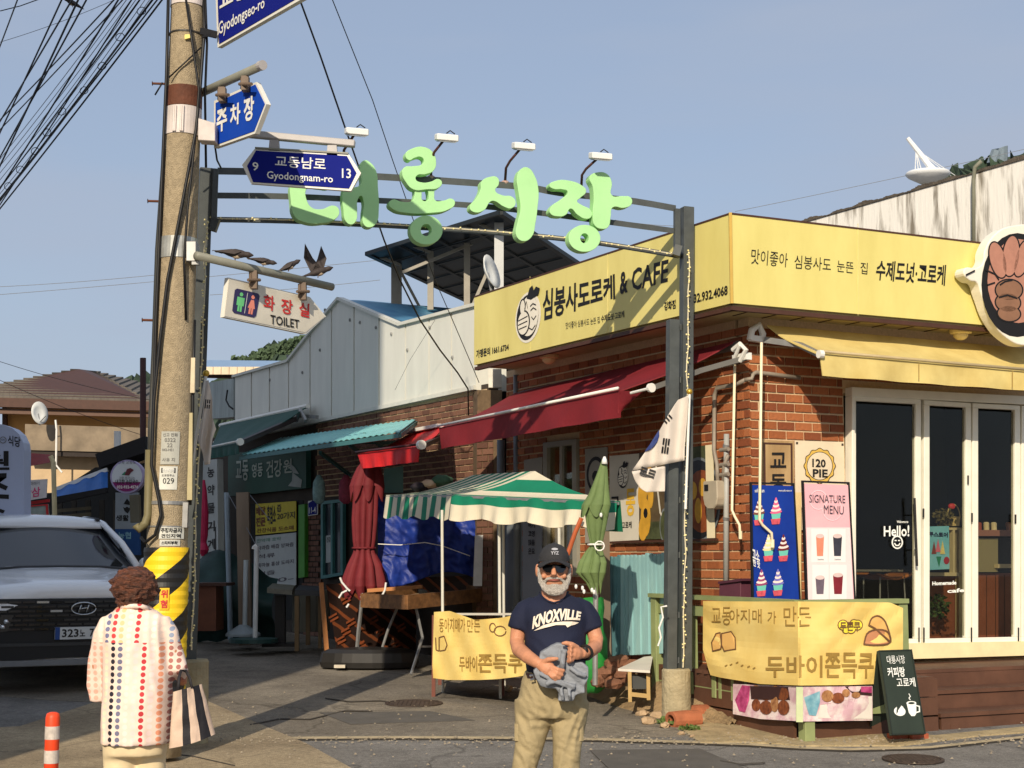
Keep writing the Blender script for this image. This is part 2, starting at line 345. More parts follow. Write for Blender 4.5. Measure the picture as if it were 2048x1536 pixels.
# ---------------------------------------------------------------- hills and far things
HILL = mat('dark green wooded hill', (62, 78, 58), .95, .35, 1.2, bump=.5, c2=(38, 54, 40))
def hill(pts, Y, depth, name='wooded_hill'):
    m = M(); rnd = random.Random(3); n = 90; top = []
    for i in range(n + 1):
        f = i / n * (len(pts) - 1); k = min(int(f), len(pts) - 2); f -= k
        top.append((pts[k][0] * (1 - f) + pts[k + 1][0] * f, pts[k][1] * (1 - f) + pts[k + 1][1] * f + rnd.uniform(-2.5, 2)))
    def fn(u, v):
        x, y = top[round(u * n)]; q = P(x, y, Y); b = V((q.x, Y, 0))
        k = math.sin(min(1, v * 1.0) * math.pi / 2)
        return V((q.x + rnd.uniform(-.4, .4), Y - depth * (1 - v) ** 1.5, q.z * k + (rnd.uniform(-.9, .9) if 0 < v < 1 else 0)))
    m.grid(fn, n, 14); return m.obj(name, HILL, kind='structure', smooth=False)
hill([(-200, 1000), (150, 860), (250, 768), (300, 752), (350, 765), (430, 770), (500, 722), (530, 702), (560, 690), (600, 680), (660, 690), (760, 740), (900, 860), (1000, 1000)], 180, 60)
hill([(1500, 800), (1700, 600), (1890, 348), (1940, 330), (1985, 318), (2060, 305), (2300, 330), (2600, 600)], 120, 40)

rnd = random.Random(31); m = M()
for k in range(9000):
    x = rnd.uniform(470, 680); yt = 722 - 42 * max(0, min(1, (x - 500) / 100)) ** .7 if x < 600 else 680 + (x - 600) * .2
    c = P(x, yt + rnd.uniform(-3, 60) ** 1.0, 172 + rnd.uniform(-3, 3)); r = rnd.uniform(.25, .8); a = V((rnd.uniform(-1, 1), rnd.uniform(-.6, .6), rnd.uniform(-1, 1))).normalized() * r; b_ = a.cross(V((rnd.uniform(-1, 1), rnd.uniform(-1, 1), rnd.uniform(-1, 1)))).normalized() * r * .6
    m.add([c, c + a * .6 + b_, c + a, c + a * .5 - b_], [[0, 1, 2, 3]])
m.obj('far_treetops', mat('treetop leaf', (74, 92, 66), .9, .35, .5), kind='stuff')
# ---------------------------------------------------------------- cafe building
CB = thing('cafe_building', 'red brick corner cafe with yellow fascia and folding glass doors', 'building', (C0.x, C0.y, gz(C0.y)))
ZT = 3.72; OVF = .45; OVS = .5
def wpt(org, t, s, z, n=None, off=0): return V((org.x, org.y, 0)) + t * s + V((0, 0, z)) + (n * off if n else V((0, 0, 0)))
LS = 4.35
# openings, in wall (s,z)
def rect(pl, t, x0, y0, x1, y1):
    a = sz(pl, C0, t, x0, (y0 + y1) / 2)[0]; b = sz(pl, C0, t, x1, (y0 + y1) / 2)[0]; xm = (x0 + x1) / 2
    z0 = sz(pl, C0, t, xm, y1)[1]; z1 = sz(pl, C0, t, xm, y0)[1]; return min(a, b), max(a, b), z0, z1
DOOR = rect(FR, TF, 1693, 785, 2140, 1318); DOOR = (DOOR[0], 3.9, .72, sz(FR, C0, TF, 1700, 787)[1])
WIN = rect(SD, TS, 1095, 880, 1160, 1150)       # tall narrow window in the side wall
DR = rect(SD, TS, 1008, 1035, 1045, 1300)       # grey steel door
def wallpoly(name, pl, t, s0, s1, z0, z1, holes, th, material, parent):
    ss = sorted({s0, s1} | {h[i] for h in holes for i in (0, 1)}); zs = sorted({z0, z1} | {h[i] for h in holes for i in (2, 3)}); m = M()
    for a, b in zip(ss, ss[1:]):
        for c, d in zip(zs, zs[1:]):
            if any(h[0] <= (a + b) / 2 <= h[1] and h[2] <= (c + d) / 2 <= h[3] for h in holes): continue
            if a < s0 or b > s1 or c < z0 or d > z1: continue
            m.prism([wpt(C0, t, a, c), wpt(C0, t, b, c), wpt(C0, t, b, d), wpt(C0, t, a, d)], -pl.n * th)
    return m.obj(name, material, parent)
wallpoly('front_wall', FR, TF, .0, 4.2, .3, ZT, [DOOR], .16, MORT, CB)
wallpoly('side_wall', SD, TS, .19, LS, .3, ZT, [WIN, DR], .16, MORT, CB)
def bricks(parent, org, items, L_, Hc, th=.012, maxp=300, BRICKS=BRICKS):
    """items: list of (t, n, s, z, length); first maxp become parts, the rest one stuff mesh"""
    protos = {}; rest = M(); rnd = random.Random(5); o0 = ORG[parent.name]
    for k, (t, n, s, z, ln) in enumerate(items):
        a = V((org.x, org.y, 0)) + t * s + V((0, 0, z)); g = .017; pr = rnd.uniform(-.0025, .0025)
        if k < maxp:
            key = (round(ln, 3), t.x > 0, rnd.randrange(3))
            if key not in protos:
                q = M().prism([V((0, 0, 0)) - n * .01, t * (ln - g) - n * .01, t * (ln - g) - n * .01 + V((0, 0, Hc - g)), V((0, 0, Hc - g)) - n * .01], n * (.01 + th))
                me = bpy.data.meshes.new('brick'); me.from_pydata(q.v, [], q.f); me.materials.append(BRICKS[key[2]]); me.update()
                bm = bmesh.new(); bm.from_mesh(me); bmesh.ops.recalc_face_normals(bm, faces=bm.faces); bm.to_mesh(me); bm.free(); protos[key] = me
            b = bpy.data.objects.new('brick', protos[key]); C.objects.link(b); b.parent = parent; b.location = a - o0 + n * pr
        else: rest.prism([a, a + t * (ln - g), a + t * (ln - g) + V((0, 0, Hc - g)), a + V((0, 0, Hc - g))], n * (th + pr), rnd.randrange(3))
    if rest.v: rest.obj('brickwork', BRICKS, parent, kind='stuff')
BL, BH = .187, .081
items = []
def fill(t, n, s0, s1, z0, z1, holes):
    r = 0; z = z0
    while z + BH <= z1 + .01:
        s = s0 - (BL / 2 if r % 2 else 0)
        while s < s1 - .01:
            a, b = max(s, s0), min(s + BL, s1)
            if b - a > .03:
                hit = False
                for h in holes:
                    if z + BH > h[2] + .015 and z < h[3] - .005 and b > h[0] and a < h[1]:
                        if a < h[0] - .03: b = h[0]
                        elif b > h[1] + .03: a = h[1]
                        else: hit = True
                if not hit and b - a > .03: items.append((t, n, a, z, round(b - a, 2)))
            s += BL
        z += BH; r += 1
fill(TF, FR.n, .0, DOOR[0], .73, ZT - .02, [])
fill(TF, FR.n, DOOR[0], 4.2, DOOR[3] + .12, ZT - .02, [])
fill(TS, SD.n, .0, LS, .5, ZT - .02, [WIN, DR])
items.sort(key=lambda i: abs(i[2]) + (0 if i[0].x > 0 else .35) + (10 if i[3] < .9 else 0))
bricks(CB, C0, items, BL, BH)
# soffit, roof slab
PFC = C0 + FR.n * OVF + SD.n * 0; 
def cornerpt(a, b):  # point at offset a from the front plane and b from the side plane
    n1, n2 = FR.n, SD.n; d1, d2 = a, b; det = n1.x * n2.y - n1.y * n2.x
    return V((C0.x + (d1 * n2.y - d2 * n1.y) / det, C0.y + (n1.x * d2 - n2.x * d1) / det, 0))
FC = cornerpt(OVF, OVS)
FE = FC + TF * 3.6; SEnd = FC + TS * 4.60
SOFF = mat('cream soffit board', (188, 172, 124), .7, .1, 5)
M().prism([FC + V((0, 0, 3.72)) - FR.n * .04 - SD.n * .04, FE + V((0, 0, 3.72)) - FR.n * .04, FE - FR.n * .9 + V((0, 0, 3.72)), cornerpt(-.4, -.4) + V((0, 0, 3.72)), SEnd - SD.n * .9 + V((0, 0, 3.72)), SEnd + V((0, 0, 3.72)) - SD.n * .04], (0, 0, .04)).obj('soffit', SOFF, CB)
BRN = mat('dark brown trim', (74, 46, 34), .6, .15, 8)
m = M(); m.bar(FC + V((0, 0, 3.70)) - FR.n * .03, FE + V((0, 0, 3.70)) - FR.n * .03, .05, .035); m.bar(FC + V((0, 0, 3.70)) - SD.n * .03, SEnd + V((0, 0, 3.70)) - SD.n * .03, .05, .035); m.obj('fascia_trim', BRN, CB)
m = M()
for k in range(1, 12): m.bar(FC + TF * (k * .3) + V((0, 0, 3.716)) - FR.n * .06, FC + TF * (k * .3) + V((0, 0, 3.716)) - FR.n * (OVF - .02), .008, .006)
m.obj('soffit_joint', BRN, CB, kind='stuff')
M().prism([FC + V((0, 0, 4.40)) - (FR.n + SD.n) * .1, FE + V((0, 0, 4.40)) - FR.n * .1, FE - FR.n * 4 + V((0, 0, 4.4)), SEnd - SD.n * 4 + V((0, 0, 4.4)), SEnd + V((0, 0, 4.4)) - SD.n * .1], (0, 0, .05)).obj('roof_slab', CONC, CB)
# back walls of the room and interior
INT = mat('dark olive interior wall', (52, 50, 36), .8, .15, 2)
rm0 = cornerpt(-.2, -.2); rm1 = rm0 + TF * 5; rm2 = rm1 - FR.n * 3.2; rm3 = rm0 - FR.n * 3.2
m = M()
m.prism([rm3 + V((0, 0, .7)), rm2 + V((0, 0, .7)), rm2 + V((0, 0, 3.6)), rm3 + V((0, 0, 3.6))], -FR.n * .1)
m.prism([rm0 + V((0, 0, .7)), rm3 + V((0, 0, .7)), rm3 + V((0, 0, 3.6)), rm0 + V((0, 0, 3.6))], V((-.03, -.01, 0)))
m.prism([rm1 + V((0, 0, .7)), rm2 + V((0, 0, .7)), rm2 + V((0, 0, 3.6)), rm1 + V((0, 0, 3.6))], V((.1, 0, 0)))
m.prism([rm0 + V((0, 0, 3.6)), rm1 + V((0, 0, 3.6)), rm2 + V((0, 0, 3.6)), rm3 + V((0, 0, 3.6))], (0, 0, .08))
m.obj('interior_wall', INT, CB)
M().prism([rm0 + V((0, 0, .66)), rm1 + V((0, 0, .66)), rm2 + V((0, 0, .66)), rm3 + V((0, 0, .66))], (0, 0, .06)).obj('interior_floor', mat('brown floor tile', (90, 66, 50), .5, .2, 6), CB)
# door sill band
CREAM = mat('cream door sill', (232, 216, 168), .55, .08, 6)
q = lambda px, py, off=0: FR.at(px, py, off)
m = M(); m.prism([q(1690, 1289, .1), q(2150, 1281, .1), q(2150, 1308, .1), q(1690, 1322, .1)], -FR.n * .14); m.obj('door_sill', CREAM, CB)
WFR = mat('white aluminium frame', (236, 232, 214), .4, .05, 6)
GLS = glass('door glass', (.82, .82, .76), .015)
def leaf(x0, x1, yt0, yt1, yb0, yb1, bw, lab=None):
    f = quadfn(FR, [(x0, yb0), (x1, yb1), (x1, yt1), (x0, yt0)], .02); wpx = (x1 - x0)
    d = M(); frame4(d, f, bw / wpx, bw * .9 / 490, .05); o = d.obj('door_leaf', WFR, CB, bevel=.004)
    g = M(); g.prism([f(bw / wpx, .03, .018), f(1 - bw / wpx, .03, .018), f(1 - bw / wpx, .97, .018), f(bw / wpx, .97, .018)], f.n * .008); g.obj('pane', GLS, o)
    return o, f
# outer frame
m = M(); fo = quadfn(FR, [(1690, 1292), (2150, 1283), (2150, 800), (1690, 776)], 0)
m.prism([fo(0, .965, .0), fo(1, .965, .0), fo(1, 1.0, .0), fo(0, 1.0, .0)], FR.n * .10)
m.prism([fo(0, .0, .0), fo(.012, .0, .0), fo(.012, .964, .0), fo(0, .964, .0)], FR.n * .10); m.obj('door_frame', WFR, CB, bevel=.004)
l1, f1 = leaf(1694, 1835, 792, 800, 1289, 1287, 11)
m = M(); m.bar(FR.at(1829, 996, .12), FR.at(1834, 1132, .12), .018, .018)
for y in (1030, 1100): m.bar(FR.at(1830, y, .12), FR.at(1830, y, .06), .012)
m.obj('handle', BLACK, l1)
l2, f2 = leaf(1841, 1935, 801, 807, 1287, 1285, 11)
l3, f3 = leaf(1938, 2033, 807, 812, 1285, 1283, 11)
l4, f4 = leaf(2036, 2132, 812, 818, 1283, 1281, 11)
for x, y in ((1847, 1026), (1944, 1035), (1936, 960), (2031, 1038)):
    M().bar(FR.at(x, y - 9, .077), FR.at(x, y + 9, .077), .012, .02).obj('hinge', BLACK, l2)
for x in (1838, 1848, 1943, 2037): M().bar(FR.at(x, 1255, .078), FR.at(x, 1284, .078), .01, .014).obj('floor_bolt', BLACK, l3)
CHALK = mat('white window lettering', (245, 245, 235), .6, .03)
ftext(quadfn(FR, [(1767, 1073), (1818, 1073), (1818, 1050), (1767, 1052)], .06), 'Hello!', (0, 0, 1, 1), CHALK, l1, .02)
text(FR, 'Welcome to', [(1793, 1046), (1816, 1046), (1816, 1041), (1793, 1041)], CHALK, l1, .02, base=.06)
m = M(); fs_ = quadfn(FR, [(1782, 1099), (1806, 1099), (1806, 1070), (1782, 1070)], .06)
fstroke(m, fs_, [(.5 + .42 * math.cos(a * .3142), .5 + .42 * math.sin(a * .3142)) for a in range(21)], .09, 1.2)
fstroke(m, fs_, [(.28, .42), (.4, .28), (.6, .28), (.72, .42)], .08, 1.2); fstroke(m, fs_, [(.3, .62), (.42, .62)], .08); fstroke(m, fs_, [(.58, .62), (.7, .62)], .08)
m.obj('smiley_sticker', CHALK, l1)
text(FR, 'Homemade', [(1864, 1171), (1912, 1169), (1912, 1161), (1864, 1163)], CHALK, l2, .03, base=.06)
text(FR, 'cafe', [(1894, 1186), (1928, 1184), (1928, 1176), (1894, 1178)], CHALK, l2, .03, base=.06)
# ceiling lamps under the soffit
SHD = mat('cream lamp shade', (226, 206, 150), .5, .05)
for pl_, px, py, off, lb in ((FR, 1921, 662, .25, 'cream dome lamp under the eave above the yellow awning'), (SD, 1098, 722, .28, 'dim dome lamp under the eave above the red awning')):
    c = pl_.at(px, py, off); c.z = 3.715; t = thing('soffit_lamp', lb, 'lamp', c)
    M().loft([[c + V((r * math.cos(a * .5236), r * math.sin(a * .5236), z)) for a in range(12)] for r, z in ((.10, 0), (.10, -.03), (.06, -.04))]).obj('base', SHD, t)
    m = M(); m.ell(c + V((0, 0, -.04)), (.07, .07, .055), 14, 8); m.obj('bowl', SHD, t, smooth=True)

# fascia signboard
YEL = mat('lemon yellow sign face', (230, 218, 136), .45, .06, 2.2, c2=(212, 198, 116), bump=.02, stretch=(1, 1, .35), ramp=(.3, .75), detail=8)
SB = thing('cafe_signboard', 'long yellow wrap-round signboard with black brush lettering above the cafe', 'signboard', FC + V((0, 0, 3.74)))
FSF = Pl(FC, FR.n); FSS = Pl(FC, SD.n)
m = M(); m.prism([FC + V((0, 0, 3.74)), FE + V((0, 0, 3.74)), FE + V((0, 0, 4.49)), FC + V((0, 0, 4.49))], -FR.n * .08); m.obj('front_panel', YEL, SB)
m = M(); m.prism([FC + V((0, 0, 3.74)) + TS * .003, SEnd + V((0, 0, 3.74)), SEnd + V((0, 0, 4.49)), FC + V((0, 0, 4.49)) + TS * .003], -SD.n * .08); m.obj('side_panel', YEL, SB)
m = M(); m.bar(FC + V((0, 0, 3.735)) + (FR.n + SD.n) * .004, FC + V((0, 0, 4.5)) + (FR.n + SD.n) * .004, .025); m.obj('corner_trim', mat('brass yellow trim', (186, 152, 62), .5, .1), SB)
m = M(); m.bar(FC + V((0, 0, 4.495)) - FR.n * .02, FE + V((0, 0, 4.495)) - FR.n * .02, .05, .015); m.bar(FC + V((0, 0, 4.495)) - SD.n * .02, SEnd + V((0, 0, 4.495)) - SD.n * .02, .05, .015); m.obj('top_trim', BRN, SB)
for pl_, x, a, b in ((FSF, 1716, 447, 631), (FSS, 1215, 506, 664), (FSS, 1060, 553, 703)): M().bar(pl_.at(x, a, .002), pl_.at(x, b, .002), .005, .003, up=pl_.n).obj('panel_joint', mat('pale joint', (220, 208, 140), .5), SB)
text(FSF, '맛이좋아', [(1501, 528), (1574, 535), (1576, 507), (1503, 497)], BLACK, SB, .0)
text(FSF, '심봉사도', [(1588, 537), (1661, 543), (1662, 517), (1589, 510)], BLACK, SB, .0)
text(FSF, '눈뜬', [(1673, 543), (1706, 547), (1707, 525), (1674, 521)], BLACK, SB, .0)
text(FSF, '집', [(1720, 547), (1734, 549), (1735, 526), (1721, 524)], BLACK, SB, .0)
text(FSF, '수제도넛·고로케', [(1750, 560), (1889, 572), (1892, 530), (1754, 520)], BLACK, SB, .022)
text(FSS, '심봉사도로케', [(1085, 643), (1231, 598), (1230, 548), (1087, 580)], BLACK, SB, .028)
text(FSS, '&', [(1240, 590), (1256, 585), (1256, 540), (1240, 545)], BLACK, SB, .03)
text(FSS, 'CAFE', [(1264, 583), (1336, 564), (1338, 518), (1264, 538)], BLACK, SB, .02)
text(FSS, '맛이좋아 심봉사도 눈뜬 집', [(1132, 659), (1200, 646), (1200, 633), (1132, 645)], BLACK, SB, .0)
text(FSS, '수제도넛·고로케', [(1203, 645), (1249, 635), (1249, 621), (1203, 631)], BLACK, SB, .02)
text(FSS, '가맹문의 1661.6734', [(953, 717), (1018, 701), (1018, 686), (953, 700)], BLACK, SB, .03)
text(FSS, '강화점', [(1329, 622), (1352, 617), (1352, 599), (1329, 604)], BLACK, SB, .03)
text(FSS, '032.932.4068', [(1381, 609), (1456, 590), (1456, 570), (1381, 590)], BLACK, SB, .03)
# emblem: oval head with raised hand and topknot
INK = BLACK; PAPER = mat('off white print', (232, 226, 210), .6, .04); GOLD = mat('print ochre', (222, 178, 60), .6, .08)
def emblem(fn, parent, white=True, skin=None, off=.004, asp=.5):
    m = M(); E = lambda cx, cy, rx, ry, o, k=0: fell(m, fn, cx, cy, rx, ry, off + o, 26, k)
    if white: E(.50, .45, .50, .47, 0, 0)
    E(.48, .45, .43, .42, .0015, 1); E(.54, .47, .37, .37, .003, 2)
    E(.28, .66, .13, .16, .004, 1); E(.29, .66, .09, .13, .005, 2)
    E(.34, .36, .26, .24, .0045, 1); E(.34, .36, .22, .21, .0055, 2)
    fpoly(m, fn, [(.45, .80), (.62, .76), (.90, .82), (.95, .93), (.80, .98), (.72, .92), (.66, 1.02), (.55, .98)], off + .006, 1)
    for pts in ([(.14, .42), (.5, .47)], [(.14, .34), (.5, .38)], [(.17, .26), (.48, .29)], [(.60, .64), (.70, .68), (.82, .64)], [(.62, .56), (.72, .60), (.84, .55)], [(.66, .44), (.74, .38), (.84, .44)], [(.56, .25), (.7, .20), (.82, .27)], [(.38, .62), (.44, .75), (.5, .62)]):
        fstroke(m, fn, pts, .022, asp, off + .007, 1)
    return m.obj('emblem', [PAPER, INK, skin or PAPER, GOLD], parent)
emblem(quadfn(FSS, [(1030, 689), (1081, 678), (1084, 568), (1033, 582)]), SB, asp=.5)
# big oval emblem on the front
ES = thing('oval_emblem_sign', 'large oval emblem with pink hand and thick black outline on the yellow board', 'sign', FSF.at(2020, 680, .1))
OUT = [(1962, 505), (1985, 470), (2020, 456), (2060, 458), (2095, 490), (2112, 560), (2105, 630), (2080, 672), (2040, 690), (2005, 676), (1975, 640), (1955, 590), (1945, 565), (1930, 560), (1920, 545), (1945, 540), (1958, 530)]
rim_shape([OUT], FSF, .10, .012, 'backing', PAPER, ES, .09)
m = M(); PK = mat('print pink skin', (176, 124, 104), .6, .12, 8); PK2 = mat('print brown skin', (138, 100, 76), .6, .12, 8)
fe = lambda pts, off, k: m.prism([FSF.at(x, y, .155 + off) for x, y in pts], FSF.n * -.001, k)
el = lambda cx, cy, rx, ry, off, k, rot=0: fe([(cx + rx * math.cos(a * .2244) * math.cos(rot) - ry * math.sin(a * .2244) * math.sin(rot), cy + rx * math.cos(a * .2244) * math.sin(rot) + ry * math.sin(a * .2244) * math.cos(rot)) for a in range(28)], off, k)
el(2035, 570, 72, 104, 0, 0); el(2037, 562, 62, 84, .002, 1)
for cx, cy, rx, ry, ro in ((1996, 520, 15, 36, -.25), (2022, 512, 16, 40, .1), (2046, 516, 14, 38, .3), (2018, 580, 26, 20, 0), (2016, 605, 24, 18, .1), (2018, 627, 22, 15, .1)):
    el(cx, cy, rx + 3, ry + 3, .003, 0, ro); el(cx, cy, rx, ry, .005, 2 if cy < 560 else 3, ro)
for pts in ([(1972, 540), (1990, 548), (1998, 560)], [(1975, 570), (1990, 565)], [(1932, 550), (1950, 541)], [(2000, 570), (2010, 563), (2025, 560)], [(1998, 595), (2015, 590), (2035, 597)]):
    for a, b in zip(pts, pts[1:]): m.bar(FSF.at(*a, .163), FSF.at(*b, .163), .014, .002, up=FSF.n)
m.obj('emblem_face', [BLACK, PK, PK, PK2], ES)

# white weathered building on the right
WW = thing('white_warehouse', 'tall white plaster building streaked with black weather stains behind the cafe', 'building', (6.5, 19, gz(19)))
wp = vplane(6.5, 19, -.58, 1)
STN = mat('white plaster with black streaks', (240, 236, 226), .85, .1, 3.4, bump=.3, stretch=(1.8, 1.8, .22), c2=(132, 124, 110), ramp=(.36, .50), detail=10)
a = wp.at(1600, 440); b = wp.at(2200, 262)
zt = 6.74
m = M(); m.prism([V((a.x, a.y, .4)), V((b.x, b.y, .4)), V((b.x, b.y, zt)), V((a.x, a.y, zt))], V((2, 3, 0))); m.obj('wall', STN, WW)
rnd = random.Random(9); m = M(); n_ = 140
for k in range(n_):
    p0 = a.lerp(b, k / n_); p1 = a.lerp(b, (k + 1) / n_); h1 = .03 + .025 * math.sin(k * .31) * math.sin(k * .13) + rnd.uniform(0, .012)
    m.prism([V((p0.x, p0.y, zt)) + wp.n * .02, V((p1.x, p1.y, zt)) + wp.n * .02, V((p1.x, p1.y, zt + h1)) + wp.n * .02, V((p0.x, p0.y, zt + h1)) + wp.n * .02], -wp.n * .3)
m.obj('parapet_cap', mat('blackened parapet', (88, 80, 70), .9, .3, 9, bump=.6), WW)
m = M(); m.tube([wp.at(1963, 322, .05), wp.at(1950, 334, .08), wp.at(1947, 360, .08), wp.at(1947, 520, .08)], .028); m.obj('drain_pipe', mat('grey pipe', (120, 120, 104), .6, .1), WW, smooth=True)

# distant observatory disc with slanted mast
D0 = P(1856, 354, 60); t = thing('disc_monument', 'distant white disc structure with a leaning mast and stay cables on the skyline', 'monument', D0)
W2 = mat('bright white steel', (220, 222, 222), .4, .05)
m = M(); m.loft([[D0 + V((r * math.cos(k * .2618), r * .9 * math.sin(k * .2618), z)) for k in range(24)] for r, z in ((.35, -.25), (.8, .0), (.92, .12), (.86, .2), (.3, .26))]); m.obj('disc', W2, t, smooth=True)
M().tube([P(1815, 276, 60), P(1875, 352, 60)], [.09, .16]).obj('mast', W2, t)
m = M()
for x, y in ((1830, 352), (1838, 350), (1846, 352)): m.tube([P(1832, 300, 60), P(x, y, 60)], .02, 4)
for x in (1890, 1902, 1912): m.tube([P(1834, 300, 60), P(x, 352, 60)], .015, 4)
m.obj('stay_cable', W2, t)
M().tube([P(1985, 330, 118), P(1994, 305, 118), P(2004, 296, 118), P(2003, 330, 118)], .5).obj('rooftop_fin', mat('hazy grey', (110, 124, 134), .8), label='small grey upright shape on the wooded ridge at far right', cat='structure')
# ---------------------------------------------------------------- neighbouring shop building with metal panels
S2 = thing('market_shop_building', 'long market building with grey metal cladding over brown brick and dark shop fronts', 'building', (-.44, 17.6, gz(17.6)))
PNL = mat('pale metal cladding', (214, 214, 204), .55, .07, 1.6, bump=.08, stretch=(2, 2, .5))
joints = [469, 503, 539, 577, 620, 663, 708, 758, 811, 858, 903, 953]
top = [(415, 765), (469, 753), (578, 722), (632, 654), (680, 597), (802, 649), (913, 620), (960, 608)]
bot = [(415, 888), (612, 846), (880, 790), (960, 773)]
def ip(tb, x):
    for (a, b), (c, d) in zip(tb, tb[1:]):
        if a <= x <= c: return b + (d - b) * (x - a) / (c - a)
    return tb[-1][1]
for a, b in zip(joints, joints[1:]):
    xs_ = [a + 1.2] + [x for x, y in top if a + 1.2 < x < b - 1.2] + [b - 1.2]
    prismpx(M(), B2, [(a + 1.2, ip(bot, a))] + [(b - 1.2, ip(bot, b))] + [(x, ip(top, x)) for x in xs_[::-1]], .05, .06).obj('cladding_panel', PNL, S2)
m = M(); prismpx(m, B2, [(469, ip(bot, 469))] + [(953, ip(bot, 953)), (953, 611), (913, 621), (802, 650), (680, 599), (632, 656), (578, 723), (469, 754)], .04, .0); m.obj('cladding_backing', mat('dark joint', (70, 76, 76), .8), S2)
m = M()
for (a, b), (c, d) in zip(top[1:], top[2:]): m.bar(B2.at(a, b, .05), B2.at(c, d, .05), .10, .04)
m.bar(B2.at(430, 886, .05), B2.at(953, 775, .05), .08, .05); m.obj('cladding_trim', mat('pale trim', (206, 206, 196), .5, .08), S2)
m = M(); rnd = random.Random(2)
for x, y in ((605, 745), (540, 760), (590, 655), (640, 700), (700, 640), (720, 645), (752, 655), (783, 668), (860, 655), (575, 712), (815, 700), (905, 715), (650, 620)):
    c = B2.at(x, y, .065); m.ell(c, (.02, .015, .03), 6, 4)
m.obj('rivet_cap', mat('grey fixing', (120, 122, 120), .5), S2, kind='stuff')
# end return of the cladding
e0 = B2.at(953, 700, .06); m = M(); m.prism([V((e0.x, e0.y, 3.6)), V((e0.x + .35, e0.y + .15, 3.6)), V((e0.x + .35, e0.y + .15, 4.56)), V((e0.x, e0.y, 4.56))], (0, .03, 0)); m.obj('cladding_return', PNL, S2)
# brick band and walls
BO = V((B2.at(953, 780).x, B2.at(953, 780).y, 0)); TB = V((-.6, 1, 0)).normalized()
def wb(s, z, off=0): return BO + TB * s + V((0, 0, z)) + B2.n * off
BRN3 = [mat('brown brick %s' % k, c, .85, .14, 30, bump=.25, bscale=90) for k, c in (('a', (112, 78, 62)), ('b', (100, 68, 54)), ('c', (124, 88, 70)))]
M().prism([wb(-.25, .4), wb(11, .4), wb(11, 3.66), wb(-.25, 3.66)], -B2.n * .15).obj('shop_wall', mat('recess shaded wall paint', (66, 58, 50), .9, .2, 3), S2)  # wall colour darkened to stand for the shade of the deep recess
M().prism([wb(-.25, 2.5, .01), wb(4.6, 2.5, .01), wb(4.6, 3.6, .01), wb(-.25, 3.6, .01)], -B2.n * .012).obj('brick_backing', MORT, S2)
it = []; z = 2.52; r = 0
while z < 3.52:
    s = -.25 + (.1 if r % 2 else 0)
    while s < 4.5: it.append((TB, B2.n, s, z, .2)); s += .2
    z += .075; r += 1
sa = (B2.at(608, 1080) - BO).dot(TB); sb_ = (B2.at(646, 1080) - BO).dot(TB); z = .55; low = []
while z < 2.4:
    s = min(sa, sb_)
    while s < max(sa, sb_) - .1: low.append((TB, B2.n, s + (.1 if r % 2 else 0), z, .2)); s += .2
    z += .075; r += 1
BO2 = BO + B2.n * .012
it.sort(key=lambda i: i[2]); it = it[:298] + low + it[298:]
bricks(S2, BO2, it, .2, .075, maxp=298, BRICKS=BRN3)
# blue tin roof behind the gable
BLUE = mat('faded blue tin roof', (92, 150, 176), .5, .2, 3, c2=(70, 120, 160))
rA, rB = B2.at(683, 600, -.05), B2.at(803, 650, -.05); rD = P(908, 617, 24.5); rC = P(720, 600, 26)
m = M(); n_ = 9
for k in range(n_):
    a, b = rA.lerp(rC, k / n_), rA.lerp(rC, (k + .93) / n_); c, d = rB.lerp(rD, (k + .93) / n_), rB.lerp(rD, k / n_); m.prism([a, b, c, d], (0, 0, -.03))
m.prism([rA, rC, rD, rB], (0, 0, -.06)); m.obj('blue_roof', BLUE, S2)
# grey return box and torn sheet at the left end
M().prism([B2.at(418, 838, -.05), B2.at(466, 834, -.05), B2.at(466, 757, -.05), B2.at(418, 765, -.05)], -B2.n * .3).obj('end_panel', mat('grey sheet', (148, 158, 156), .5, .2, 4, stretch=(3, 3, .4)), S2)
m = M(); m.tube([B2.at(455, 780, .0), B2.at(452, 800, .03), B2.at(458, 812, .03), B2.at(466, 818, 0)], .015); m.obj('loose_cable', CABLE, S2)
# far cream roof and blue sheet further down the alley
fr = thing('far_tiled_roof', 'pale cream tiled eave of a house beyond the left end of the grey cladding', 'roof', P(460, 760, 27))
m = M()
for k in range(7):
    a = 412 + k * 16; m.bar(P(a, 742 - k * 0, 27), P(a + 15, 742, 27), .12, .14)
m.obj('roof_tile', mat('cream tile', (226, 206, 176), .7, .1), fr)
M().bar(P(412, 750, 27.1), P(520, 753, 27.1), .1, .1).obj('eave', BRN, fr)
M().prism([P(405, 735, 27.4), P(560, 737, 27.4), P(600, 722, 32), P(415, 720, 32)], (0, 0, -.05)).obj('blue_sheet', mat('pale blue sheet', (132, 160, 190), .5, .1), fr)
